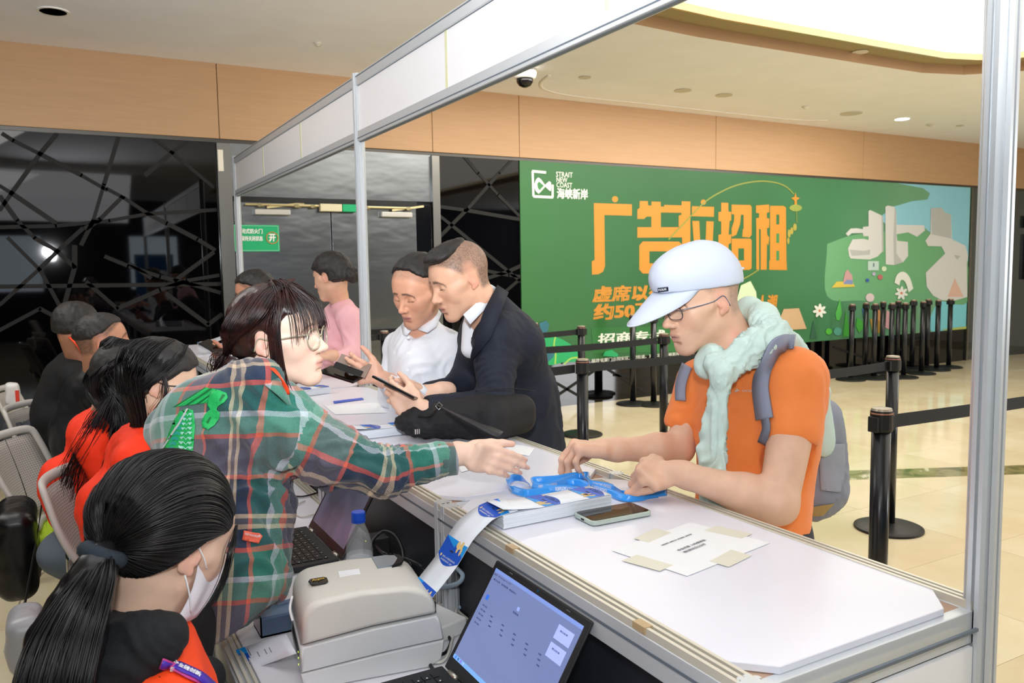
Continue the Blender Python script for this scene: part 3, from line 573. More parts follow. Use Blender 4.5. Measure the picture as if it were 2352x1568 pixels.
# right of the banner: mirror-like glass and a pale wall foot
slab('glass_panel', (12.5, YW-.002, 0), (15.4, YW+.03, ZB-.012), mat('grey mirror glass', '6d7478', .08, metal=.8), wall)
slab('mirror_frame', (12.47, YW-.03, 0), (12.52, YW+.02, ZB-.012), STEELB, wall)
wr = MB().box((15.3, -7, 0), (15.5, 9.4, ZC)).build('wall_right', mat('pale stone wall', 'cfc8ba', .4)); tag(wr, 'pale wall at the far right', kind='structure')
slab('screen_panel', (14.0, YW-.06, 1.25), (14.3, YW-.01, 2.0), mat('dark screen', '16181b', .2), wall); 
sgn = MB().box((13.95, YW-.05, 2.1), (14.25, YW-.04, 2.3)).build('exit_sign', mat('emerald sign', '1fae6c', .45)); tag(sgn, 'small green sign seen past the right of the aluminium post', 'sign')
# ================================================================ THE BOOTH FRAME
ALU = mat('anodised aluminium', 'd3d8dc', .33, metal=.35, bump=.15, bscale=30, stretch=(1, 1, .1)); ALUD = mat('aluminium groove', '6f7a86', .5, metal=.3); WPAN = mat('white laminate panel', 'f7f7f9', .3)
def octo(x, y, z0, z1, s=.0235):
    """octagonal slotted exhibition upright"""
    P = []
    for k in range(8):
        a = k*math.pi/4; c_, n_ = np.array([math.cos(a), math.sin(a)]), np.array([-math.sin(a), math.cos(a)])
        w = s*.414
        for d, o_ in ((s, -w), (s, -w*.28), (s*.74, -w*.28), (s*.74, w*.28), (s, w*.28)): P.append(tuple(c_*d+n_*o_))
    mb = MB(); n = len(P); mb.add([(x+a, y+b, z) for z in (z0, z1) for a, b in P], [tuple(range(n))[::-1], tuple(range(n, 2*n))]+[(i, (i+1) % n, (i+1) % n+n, i+n) for i in range(n)])
    return mb
frame_pos = [(.74, 'aluminium upright at the near end of the counter, right edge of the picture'), (3.74, 'aluminium upright in the middle of the counter line'), (6.73, 'aluminium upright at the far end of the counter line')]
ZT0, ZT1 = 2.158, 2.462
for y, lab in frame_pos:
    o = octo(XR+.005, y, 0, ZT1+.012).build('upright_post', ALU); tag(o, lab, 'post', 'aluminium uprights of the booth')
    MB().box((XR-.02, y-.025, -.0), (XR+.03, y+.025, .012)).build('foot', mat('black plastic', '161618', .5), o)
for y0, y1, lab in ((.765, 3.715, 'white fascia beam nearest the camera, between near and middle uprights'), (3.765, 6.705, 'white fascia beam far part, between middle and far uprights')):
    b = empty('fascia_beam', (XR, (y0+y1)/2, ZT0))
    for z0, z1 in ((ZT0, ZT0+.048), (ZT1-.048, ZT1)):
        mb = MB(); mb.box((XR-.012, y0, z0), (XR+.022, y1, z1)); mb.build('rail', ALU, b, bevel=.002)
        MB().box((XR-.0135, y0, (z0+z1)/2-.012 if z0 == ZT0 else z1-.01), (XR-.011, y1, (z0+z1)/2-.008 if z0 == ZT0 else z1-.006)).build('rail_groove', ALUD, b)
        MB().box((XR-.004, y0, z0-.002), (XR+.012, y1, z0+.001)).build('rail_groove', ALUD, b)
    n = 3; L = (y1-y0)/n
    for k in range(n): MB().box((XR-.003, y0+k*L+.0015, ZT0+.045), (XR+.003, y0+(k+1)*L-.0015, ZT1-.045)).build('fascia_panel', WPAN, b)
    for k in range(1, n): MB().box((XR-.0042, y0+k*L-.012, ZT0+.05), (XR-.0028, y0+k*L+.01, ZT1-.05)).build('glue_tape', mat('yellowed tape', 'dfe0b8', .5), b)
    tag(b, lab, 'beam')
# counter modules, each one metre, with chamfered white tops
XL = .77; TOPZ = 1.0
LAM = mat('white counter laminate', 'e6e7f1', .28, noise=.012, nscale=6)
def counter_leg(x, y, parent, z1=TOPZ): octo(x, y, 0, z1, .02).build('leg', ALU, parent)
def counter_unit(y0, y1, lab, grp=None, end=False):
    c = empty('counter_unit', ((XL+XR)/2, (y0+y1)/2, 0)); ch = .055; x0, x1 = XL+.012, XR-.016
    P = [(x0+ch, y0+.014), (x1-ch, y0+.014), (x1, y0+.014+ch), (x1, y1-.012-ch), (x1-ch, y1-.012), (x0+ch, y1-.012), (x0, y1-.012-ch), (x0, y0+.014+ch)]
    MB().prism(P, (0, 0, TOPZ-.012), (1, 0, 0), (0, 1, 0), (0, 0, 1), .0115).build('worktop', LAM, c, bevel=.001, bseg=1)
    MB().prism([(x0, y0+.014), (x1, y0+.014), (x1, y1-.012), (x0, y1-.012)], (0, 0, TOPZ-.0285), (1, 0, 0), (0, 1, 0), (0, 0, 1), .015).build('support_board', mat('raw board edge', 'b99a84', .8), c)
    for side, x in (('l', XL), ('r', XR)):
        mb = MB(); sgn_ = -1 if side == 'l' else 1
        mb.box((x-.019, y0, TOPZ-.066), (x+.019, y1, TOPZ-.012)); mb.build('edge_rail', ALU, c, bevel=.0015)
        for dx, t in ((-.014, .0062), (-.001, .0062), (.012, .006)): MB().box((x+dx-.0032, y0+.002, TOPZ-.013), (x+dx+.0032, y1-.002, TOPZ+.0012)).build('rail_lip', mat('bright rail lip', 'ddd8c8', .35, metal=.3), c)
        MB().box((x+sgn_*.0185-.0015, y0+.01, TOPZ-.036), (x+sgn_*.0185+.0015, y1-.01, TOPZ-.031)).build('rail_groove', ALUD, c)
    for y in (y0, y1):
        mb = MB(); mb.box((XL, y-.0 if y == y0 else y-.02, TOPZ-.066), (XR, y+.02 if y == y0 else y, TOPZ-.012)); mb.build('cross_rail', ALU, c, bevel=.0015)
    counter_leg(XL, y0, c, TOPZ+.002); counter_leg(XR, y1, c, TOPZ+.002)
    MB().box((XR-.004, y0+.02, .05), (XR+.004, y1-.02, TOPZ-.07)).build('front_panel', WPAN, c)
    MB().box((XR-.019, y0+.02, 0), (XR+.019, y1-.02, .05)).build('foot_rail', ALU, c, bevel=.0015)
    if end: MB().box((XL+.02, y0-.004, .05), (XR-.02, y0+.004, TOPZ-.07)).build('end_panel', WPAN, c); MB().box((XL+.02, y0-.016, 0), (XR-.02, y0+.016, .05)).build('foot_rail', ALU, c); MB().box((XL+.03, y0-.0015-.017, TOPZ-.036), (XR-.03, y0-.0165+.003, TOPZ-.031)).build('rail_groove', ALUD, c)
    return tag(c, lab, 'counter')
labs = ['white counter unit nearest the camera, carrying the taped paper and the phone', 'white counter unit second from the near end, under the black bag', 'white counter unit third from the near end, before the man in navy suit', 'white counter unit fourth from the near end, in front of the pink blouse', 'white counter unit fifth from the near end', 'white counter unit at the far end of the line']
ys = [.74, 1.725, 2.73, 3.74, 4.74, 5.74, 6.72]
for k in range(6): counter_unit(ys[k]+(.0 if k == 0 else .0), ys[k+1]-.002, labs[k], end=(k == 0))
octo(XL, 1.69, 0, TOPZ+.002, .02).build('leg', ALU, bpy.data.objects['counter_unit'])
for y in (.94, 1.35): MB().box((XL-.02, y, TOPZ-.008), (XL-.004, y+.03, TOPZ+.0025)).build('clip', mat('brass clip', 'b89f77', .4), bpy.data.objects['counter_unit'])
# dark skirting cloth panel under the counter on the staff side
# lower desk
DX0, DX1, DZ = .283, .765, .75
DESK = mat('white desk laminate', 'e2e2e8', .3, noise=.012, nscale=6)
def desk_unit(y0, y1, lab):
    c = empty('desk_unit', ((DX0+DX1)/2, (y0+y1)/2, 0))
    MB().box((DX0+.02, y0+.004, DZ-.02), (DX1-.02, y1-.004, DZ)).build('desktop', DESK, c, bevel=.002)
    for x, s_ in ((DX0, -1), (DX1, 1)):
        MB().box((x-.02, y0, DZ-.055), (x+.02, y1, DZ-.008)).build('edge_rail', ALU, c, bevel=.0015)
        for dx in (-.013, 0, .013): MB().box((x+dx-.003, y0+.002, DZ-.01), (x+dx+.003, y1-.002, DZ+.0015)).build('rail_lip', mat('bright rail lip', 'ddd8c8', .35, metal=.3), c)
        for y in (y0+.02, y1-.02): octo(x, y, 0, DZ-.002, .02).build('leg', ALU, c)
    return tag(c, lab, 'desk')
desk_unit(.35, 1.88, 'low white desk with aluminium edge carrying the label printer'); desk_unit(1.9, 3.4, 'low white desk beyond the printer, behind the plaid shirt'); desk_unit(3.42, 5.9, 'low white desk farthest down the counter line')
MB().box((XL+.005, 1.0, .06), (XL+.015, 1.001, .06))
dk = mat('charcoal inner panel', '23262e', .4)
for y0, y1 in zip(ys, ys[1:]): pass
for k in range(3):
    y0, y1 = ys[k]+.03, ys[k+1]-.03; o = MB().box((XL-.004+.02, y0, .05), (XL+.004+.02, y1, TOPZ-.075)).build('back_panel', dk); tag(o, 'dark panel closing the staff side of counter unit %s' % ['nearest the camera', 'under the black bag', 'by the suited man'][k], 'panel')
# ================================================================ QUEUE BARRIERS
BLK = mat('satin black steel', '0d1016', .28, spec=.6); BLKP = mat('black plastic cap', '141416', .45); COP = mat('copper ring', 'c98d78', .3, metal=.6)
def stanchion(x, y, lab, grp, rz=0, first=[None]):
    if first[0] is None:
        e = empty('queue_stanchion', (x, y, 0)); c = (x, y, 0)
        MB().lathe([(.19, 0), (.19, .014), (.17, .022), (.06, .038), (.036, .042)], c, 40).build('base', BLKP, e, smooth=False, bevel=.002, bseg=1)
        MB().lathe([(.034, .038), (.034, .955)], c, 24).build('pole', BLK, e, smooth=True)
        MB().lathe([(.038, .935), (.040, .945), (.040, 1.0), (.038, 1.012)], c, 24).build('belt_head', BLKP, e, smooth=False)
        MB().lathe([(.0406, 1.0), (.0406, 1.005)], c, 24).build('copper_ring', COP, e); MB().lathe([(.038, 1.012), (.035, 1.02), (.0, 1.024)], c, 24).build('lid', mat('champagne lid', 'a99e8c', .35, metal=.5), e)
        MB().box((x-.052, y-.02, .935), (x-.03, y+.02, .992)).build('belt_clip', BLKP, e, bevel=.003); MB().box((x+.03, y-.02, .935), (x+.052, y+.02, .992)).build('belt_clip', BLKP, e, bevel=.003)
        first[0] = e; bpy.context.view_layer.update()
    else:
        s0 = first[0]; e = s0.copy(); link(e); e.location = (x, y, 0); e.rotation_euler = (0, 0, rz)
        for ch in s0.children: d = ch.copy(); COL.objects.link(d); d.parent = e
    return tag(e, lab, 'barrier post', grp)
G = 'queue barrier posts on the hall floor'
S_ = {'A': (4.17, 2.96), 'B': (2.62, 1.90), 'C': (2.66, 3.91), 'D': (4.187, 6.168), 'E': (5.62, 7.25), 'F': (4.21, 5.03), 'G': (5.78, 7.08), 'L': (2.52, 6.84), 'L2': (4.08, 6.83), 'M': (7.6, .55), 'N': (4.4, 1.1)}
LBL = {'A': 'black queue post with fully visible round base, behind the nearest one', 'B': 'nearest and largest black queue post, its base hidden by the counter', 'C': 'black queue post right behind the man in navy suit, its belt at waist height', 'D': 'black queue post farther behind the suited man, against the green banner', 'E': 'thin far queue post left of the cap brim with its round base at the wall', 'F': 'black queue post directly below the cap brim', 'G': 'far queue post just right of the cap brim, against the wall', 'L': 'black queue post left of the man in white shirt', 'L2': 'queue post mostly hidden behind the suited man\'s back', 'M': 'queue post beyond the right edge', 'N': 'queue post beyond the right edge near the counter'}
for k in ('A', 'B', 'C', 'D', 'E', 'F', 'G', 'L', 'L2'): stanchion(*S_[k], LBL[k], G, rz=(.5 if k in 'AEC' else 0))
cl = [(1958, 687, 7.15), (1990, 687, 7.28), (2011, 689, 7.05), (2029, 684, 7.36), (2050, 688, 6.98), (2064, 682, 7.34), (2080, 687, 6.9), (2099, 679, 7.38), (2121, 684, 7.0), (2133, 679, 7.36), (2156, 681, 7.12), (2184, 679, 7.2)]
for i, (x, y, Y) in enumerate(cl):
    k = 7.55/ (ray(x, y)[1]*1e-9+7.55); q = ony(x, y, Y); stanchion(q[0], Y, 'black queue post number %d from the left in the row parked at the banner' % (i+1) if False else ['leftmost black post of the row parked by the banner', 'second post from the left in the row parked by the banner', 'third post from the left in the row parked by the banner', 'fourth post from the left in the row parked by the banner', 'fifth post from the left in the row parked by the banner', 'sixth post from the left in the row parked by the banner', 'seventh post of the parked row, right above the near queue post', 'eighth post from the left in the row parked by the banner', 'fourth post from the right in the row parked by the banner', 'third post from the right in the row parked by the banner', 'second post from the right in the row parked by the banner', 'rightmost black post of the row parked by the banner'][i], 'black posts parked along the banner', rz=i*1.3)
BELT = mat('black belt webbing', '17191c', .6, bump=.2, bscale=300)
def belt(a, b, lab, sag=.012):
    (x0, y0), (x1, y1) = a, b; d = nrm([x1-x0, y1-y0]); p0 = np.array([x0, y0])+d*.05; p1 = np.array([x1, y1])-d*.05; nn = np.array([-d[1], d[0]])*.0012; mb = MB(); rows = []
    for off in (nn, -nn):
        for z in (.94, .99): rows.append([(*(p0+(p1-p0)*t+off), z-sag*4*t*(1-t)) for t in np.linspace(0, 1, 9)])
    mb.grid([rows[0], rows[1], rows[3], rows[2], rows[0]]); o = mb.build('retractable_belt', BELT); return tag(o, lab, 'belt')
for k, (p, l) in {'H': ((3.0, 2.97), 'queue post hidden behind the man in the cap'), 'I': ((4.17, 4.06), 'far queue post hidden behind the man in the cap')}.items(): S_[k] = p; stanchion(*p, l, G)
belt(S_['B'], (5.2, 1.9), 'black belt running right from the nearest queue post past the aluminium post')
belt(S_['A'], S_['H'], 'black belt running left from the queue post behind the backpack')
belt(S_['C'], S_['I'], 'black belt at waist height from the post behind the suited man towards the cap man')
belt(S_['C'], (1.75, 3.98), 'short black belt from the post behind the suited man, leading left behind him')
belt((2.7, 5.0), (4.19, 5.03), 'black belt crossing in front of the banner text to the post under the cap brim')
belt((2.9, 6.14), S_['D'], 'upper short black belt right of the suited man\'s shoulder')
belt((1.9, 6.86), S_['L'], 'black belt beside the post left of the man in white shirt')
# ================================================================ THINGS ON THE COUNTER AND DESK
NAVY = mat('print royal blue', '1a56c4', .45); SKYB = mat('print sky blue', '1596e6', .45); WPR = mat('print white', 'f3f5f8', .5); TANP = mat('print mushroom tan', 'e8c989', .5); PAPER = mat('white label paper', 'e9eef6', .45); DARKP = mat('print dark', '2a2d33', .6)
class Surf:
    """a ribbon of paper or cloth between two edges; (u metres along, v 0..1 across)"""
    def __init__(s, L, R_):
        s.L, s.R = np.array(L), np.array(R_); M = (s.L+s.R)/2; s.U = np.concatenate([[0], np.cumsum(np.linalg.norm(np.diff(M, axis=0), axis=1))]); s.len = s.U[-1]
    def P(s, u, v, lift=0.):
        u = np.atleast_1d(np.asarray(u, float)); v = np.atleast_1d(np.asarray(v, float)); l = np.stack([np.interp(u, s.U, s.L[:, i]) for i in range(3)], 1); r = np.stack([np.interp(u, s.U, s.R[:, i]) for i in range(3)], 1)
        p = l+(r-l)*v[:, None]
        if lift:
            e = .004; M = (s.L+s.R)/2; t = np.stack([np.interp(u+e, s.U, M[:, i])-np.interp(u-e, s.U, M[:, i]) for i in range(3)], 1); n = np.cross(r-l, t); n /= np.maximum(np.linalg.norm(n, axis=1), 1e-9)[:, None]
            p = p+n*lift
        return p
    def sheet(s, name, m, parent, t=.0004):
        us = np.linspace(0, s.len, max(8, len(s.U))); g = [[s.P(u, v)[0] for v in (0, .33, .67, 1)] for u in us]; o = MB().grid(g).build(name, m, parent, smooth=True); solid(o, t); return o
    def patch(s, name, poly, m, parent, lift, step=.012):
        """flat print given as (u, v) outline, cut to bend with the sheet"""
        bm = bmesh.new(); vs = [bm.verts.new((a, b*.1, 0)) for a, b in poly]; f = bm.faces.new(vs); bmesh.ops.triangulate(bm, faces=[f])
        u0, u1 = min(a for a, _ in poly), max(a for a, _ in poly); k = u0+step
        while k < u1-1e-4: g = bm.verts[:]+bm.edges[:]+bm.faces[:]; bmesh.ops.bisect_plane(bm, geom=g, plane_co=(k, 0, 0), plane_no=(1, 0, 0)); k += step
        bm.verts.index_update(); C = np.array([v.co[:] for v in bm.verts]); Fc = [tuple(v.index for v in q.verts) for q in bm.faces]; bm.free()
        return mesh_obj(name, s.P(C[:, 0], C[:, 1]*10, lift), Fc, m, parent)
    def words(s, name, txt, u0, v0, du, dv, m, parent, lift, bold=.03, along=True, flip=False):
        V, Fc = text_mesh(txt, bold)
        if not len(V): return
        lo, hi = V.min(0), V.max(0); q = (V-lo)/np.maximum(hi-lo, 1e-6)
        a, b = (q[:, 0], q[:, 1]) if not flip else (1-q[:, 0], 1-q[:, 1])
        u, v = (u0+a*du, v0+b*dv) if along else (u0+b*du, v0+(1-a)*dv)
        return mesh_obj(name, s.P(u, v, lift), Fc, m, parent)
def badge(S, u0, parent, Lg=.045, half=False, sgn_=1, lift=.0009):
    """blue print of one badge head with pale caps; u0 where the blue begins; sgn_=-1 runs back"""
    g = lambda a: u0+sgn_*a
    if not half:
        arc = [(g(Lg-.004+.017*math.sin(math.pi*t)), t) for t in np.linspace(1, 0, 9)]
        S.patch('blue_print', [(g(0), 0), (g(.004), .3), (g(.006), .7), (g(0), 1)]+arc[0:], NAVY, parent, lift)
        S.patch('sky_print', [(g(0), 0), (g(.005), .12), (g(.016), .5), (g(.0), .62)], SKYB, parent, lift+.0002); S.patch('sky_print', [(g(.001), .72), (g(.018), .8), (g(.026), 1), (g(0), 1)], SKYB, parent, lift+.0002)
        S.patch('emblem_print', [(g(.042+.0035*math.cos(t)), .17+.035*math.sin(t)) for t in np.linspace(0, 5.6, 8)], TANP, parent, lift+.0004)
        S.patch('slot_print', [(g(.024), .42), (g(.027), .42), (g(.027), .58), (g(.024), .58)], DARKP, parent, lift+.0004)
        S.words('lettering', '2025食用菌全产业链', g(.040), .25, sgn_*.0045, .62, WPR, parent, lift+.0004, .02, along=False); S.words('lettering', '(厦门)创新博览会', g(.0465), .25, sgn_*.0045, .55, WPR, parent, lift+.0004, .02, along=False)
    else:
        S.patch('blue_print', [(g(0), 0), (g(.012), .45), (g(.004), .75), (g(.0), 1), (g(.03), 1), (g(.03), 0)], NAVY, parent, lift); S.patch('sky_print', [(g(.0), 0), (g(.004), .2), (g(.03), .3), (g(.03), 0)], SKYB, parent, lift+.0002)
    for (a, b, ra, rb) in ((.006, .62, .008, .055), (.004, .78, .009, .06), (.015, .68, .009, .04), (.017, .84, .009, .04), (.009, .7, .006, .09)):
        S.patch('cap_print', [(g(a+ra*math.cos(t)), b+rb*math.sin(t)) for t in np.linspace(0, 2*math.pi, 10, endpoint=False)], TANP, parent, lift+.0006)
def stack(name, c, ex, L, Wd, H, lab, heads, parent_grp='folded badge stacks on the counter', top=True):
    """fan-folded pile of badge cards: c = corner, ex = long direction (level)"""
    ex = nrm(ex); ey = np.array([-ex[1], ex[0], 0]); e = empty(name, tuple(c)); mb = MB(); n = 16
    for k in range(n):
        j = [random.uniform(-.0012, .0012) for _ in range(4)]
        mb.prism([(j[0], j[2]), (L+j[1], j[2]), (L+j[1], Wd+j[3]), (j[0], Wd+j[3])], np.array(c)+(0, 0, k*H/n), ex, ey, (0, 0, 1), H/n*.86)
    o = mb.build('folded_cards', PAPER, e); o['kind'] = 'stuff'
    z = np.array([0, 0, H+.001]); N_ = 12; bow = lambda t: np.array([0, 0, .012*max(0, 1-t*2.2)**2])
    S = Surf([np.array(c)+ex*L*t+ey*Wd+z+bow(t) for t in np.linspace(0, 1, N_)], [np.array(c)+ex*L*t+z+bow(t) for t in np.linspace(0, 1, N_)]); S.sheet('top_card', PAPER, e)
    for u in heads: badge(S, u, e)
    tag(e, lab, 'badge stack', parent_grp); return e
# hanging strip: printer back -> over the counter edge -> onto its stack
s0_, s1_ = onz(1156, 1184, TOPZ+.031), onz(1372, 1143, TOPZ+.031); sx_ = nrm((s1_-s0_)*(1, 1, 0)); sa = np.array([s0_[0], s0_[1], TOPZ+.0015]); stack('badge_stack', sa, sx_, .285, .088, .030, 'thick stack of folded blue and white badges under the blue lanyards', [.105, .225])
Lp = [(944, 1349), (968, 1318), (1006, 1269), (1031, 1226), (1052, 1196), (1075, 1177), (1092, 1165), (1131, 1148), (1160, 1144)]; Rp = [(975, 1393), (1010, 1352), (1050, 1300), (1076, 1256), (1093, 1232), (1114, 1210), (1134, 1192), (1158, 1182), (1190, 1172)]
S = Surf(crv([ony(*p, sa[1]+.089) for p in Lp], 5), crv([ony(*p, sa[1]+.001) for p in Rp], 5)); E = empty('badge_strip', tuple(S.P(S.len*.5, .5)[0])); S.sheet('paper_strip', PAPER, E)
badge(S, .002, E, half=True, sgn_=1)
for u in (S.len*.415, S.len*.865): badge(S, u+.02, E, sgn_=-1)
tag(E, 'long strip of blue and white badges curving from the printer up over the counter edge', 'badge strip')
c2 = onz(812, 1012, TOPZ); d2 = nrm(onz(1035, 985, TOPZ)-c2); stack('badge_stack', c2+(0, 0, .0015), d2, .30, .085, .026, 'stack of folded badges between the plaid elbow and the black bag', [.05, .15, .245])
c3 = onz(668, 915, TOPZ); d3 = nrm(onz(760, 903, TOPZ)-c3); stack('badge_stack', c3+(0, 0, .0015), d3, .20, .085, .028, 'stack of folded badges just right of the bespectacled woman\'s chin', [.06, .15])
c4 = onz(470, 812, TOPZ); stack('badge_stack', c4+(.05, -.05, .0015), (.9, .3, 0), .26, .09, .05, 'far stack of folded badges at the left end of the counter', [.06, .15]); 
q0 = onz(455, 795, TOPZ); Sx = Surf(crv([onz(455, 793, TOPZ)+(0, .05, .02), at(490, 778, 5.7), at(520, 766, 5.6)], 5), crv([onz(455, 800, TOPZ)+(0, 0, .02), at(492, 786, 5.6), at(524, 774, 5.5)], 5)); E = empty('badge_strip', tuple(Sx.P(.05, .5)[0])); Sx.sheet('paper_strip', PAPER, E); badge(Sx, .03, E); tag(E, 'curling end of a badge strip rising from the far stack', 'badge strip')
# printer
PR = mat('warm grey printer plastic', 'cfd2d2', .38, bump=.12, bscale=500); PRT = mat('printer top shell', 'd6d3ca', .4, bump=.12, bscale=500)
pa, pb, pc_ = np.array([.362, 1.492, DZ+.001]), np.array([.640, 1.448, DZ+.001]), np.array([.352, 1.715, DZ+.001]); ex = nrm(pb-pa); ey = np.array([-ex[1], ex[0], 0]); ez = np.array([0, 0, 1.]); PL, PWd, PH = .282, .205, .178
def prn(x, y, z): return pa+ex*x+ey*y+ez*z
E = empty('label_printer', tuple(prn(PL/2, PWd/2, 0)))
def shell(prof, y0, y1, m, name, r=.012, inset=0):
    """side outline (x, z) swept across the width, edges rounded by inset rows"""
    n_ = len(prof); cx, cz = np.mean([p[0] for p in prof]), np.mean([p[1] for p in prof]); rows = []
    for y, s_ in ((y0, r), (y0+r*.3, r*.3), (y0+r, 0), (y1-r, 0), (y1-r*.3, r*.3), (y1, r)):
        rows.append([prn(cx+(x-cx)*(1-s_/max(abs(x-cx)+.02, .03)), y, cz+(z-cz)*(1-s_/max(abs(z-cz)+.02, .03))) for x, z in prof])
    mb = MB(); V = [p for r_ in rows for p in r_]; F_ = [(i*n_+k, i*n_+(k+1) % n_, (i+1)*n_+(k+1) % n_, (i+1)*n_+k) for i in range(len(rows)-1) for k in range(n_)]; F_ += [tuple(range(n_))[::-1], tuple((len(rows)-1)*n_+k for k in range(n_))]
    o = mb.add(V, F_).build(name, m, E, smooth=True); o.modifiers.new('w', 'WEIGHTED_NORMAL'); return o
def arc(cx, cz, r1, r2, a0, a1, n=7): return [(cx+r1*math.cos(t), cz+r2*math.sin(t)) for t in np.linspace(a0, a1, n)]
base = [(.008, 0), (PL-.03, 0), (PL-.004, .012), (PL+.002, .052), (PL*.6, .047), (.0, .034)]
mid = [(.0, .036), (PL*.6, .049), (PL+.002, .054), (PL-.004, .09), (PL-.012, .105), (PL*.5, .100), (.004, .086)]
lid = [(.003, .088), (PL*.5, .102), (PL-.012, .107)]+arc(PL-.085, .112, .075, .062, 0.0, math.pi/2, 8)+[(.12, .178), (.06, .174)]+arc(.042, .132, .036, .04, math.pi/2, math.pi*.98, 7)
shell(base, 0, PWd, PR, 'base', .006); shell(mid, .0, PWd, PR, 'body', .006); shell(lid, .0, PWd, PRT, 'lid', .016)
MB().add([prn(-.0006, .035, .052), prn(-.0006, .165, .052), prn(.0014, .165, .07), prn(.0014, .035, .07)], [(0, 3, 2, 1)]).build('label_slot', mat('black slot', '08080a', .6), E)
def on_top(pts, h=.1792): return [prn(x, y, h) for x, y in pts]
mb = MB(); mb.prism([(.175, .12), (.205, .125), (.225, .14), (.232, .16), (.225, .18), (.205, .19), (.175, .19)], prn(0, 0, .1735), ex, ey, ez, .004); mb.build('window', mat('smoky window', '7d8a94', .12), E, bevel=.001)
mb = MB(); mb.prism([(.205, .118), (.228, .13), (.240, .155), (.233, .18), (.222, .192), (.226, .16), (.215, .135)], prn(0, 0, .1725), ex, ey, ez, .0053); mb.build('window_frame', mat('black slot', '08080a', .6), E)
o = mb = MB().prism([(.035, .08), (.062, .078), (.068, .085), (.068, .105), (.062, .112), (.035, .11), (.03, .1)], prn(0, 0, .1745), ex, ey, ez, .0035).build('logo_plate', mat('gloss black plate', '0b0b0c', .15), E, bevel=.001)
text('lettering', 'Argox', prn(.037, .088, .1785), ex+ey*.2, ey, .026, .013, mat('gold print', 'd9b53a', .4), E, bold=.02)
MB().prism([(.092, .1), (.135, .098), (.137, .128), (.094, .13)], prn(0, 0, .1765), ex, ey, ez, .0016).build('sticker', WPR, E)
for z in (.045, .058, .07): MB().lathe([(.0022, 0), (.0015, .001)], prn(-.001, .022, z), 8, axis=-ex).build('status_light', mat('green led', 'b8e04a', .4, emit=1.2), E)
mb = MB(); mb.tube(crv([prn(-.003, .10, .1), prn(-.006, .12, .118), prn(.0, .13, .14)], 4), .003, 6, flat=.5); mb.build('shell_crease', mat('crease highlight', 'e9ecec', .3), E, smooth=True)
tag(E, 'grey desktop label printer with rounded lid on the low desk', 'printer')
Sc = Surf([at(*p) for p in ((539, 1494, 1.73), (600, 1472, 1.70), (657, 1455, 1.665))], [at(*p) for p in ((564, 1542, 1.67), (625, 1520, 1.64), (681, 1500, 1.60))])
E = empty('printed_badge', tuple(Sc.P(.05, .5)[0])); Sc.sheet('card', PAPER, E); badge(Sc, .001, E, half=True)
for i, u in enumerate((.024, .045, .06)): Sc.patch('text_line', [(.03+u, .38), (.033+u, .38), (.033+u, .62), (.03+u, .62)], mat('grey print', '8a8f98', .6), E, .0009)
Sc.patch('text_line', [(.033, .1), (.037, .1), (.037, .45), (.033, .45)], mat('grey print', '8a8f98', .6), E, .0009)
tag(E, 'freshly printed badge card sticking out of the printer\'s slot', 'badge')
# acrylic card box
q = np.array([.345, 1.765, DZ+.001]); E = empty('card_box', tuple(q)); ACR = mat('blue tinted acrylic', '9dbbe0', .08, trans=.75, ior=1.3)
for lo, hi in (((0, 0, 0), (.085, .075, .004)), ((0, 0, 0), (.003, .075, .045)), ((.082, 0, 0), (.085, .075, .045)), ((0, 0, 0), (.085, .003, .045)), ((0, .072, 0), (.085, .075, .045))): MB().box(q+lo, q+hi).build('wall_pane', ACR, E)
MB().box(q+(.005, .005, .005), q+(.08, .07, .038)).build('blue_cards', mat('slate blue cards', '6f8fb4', .4), E); tag(E, 'clear bluish acrylic box half hidden behind the printer', 'box')
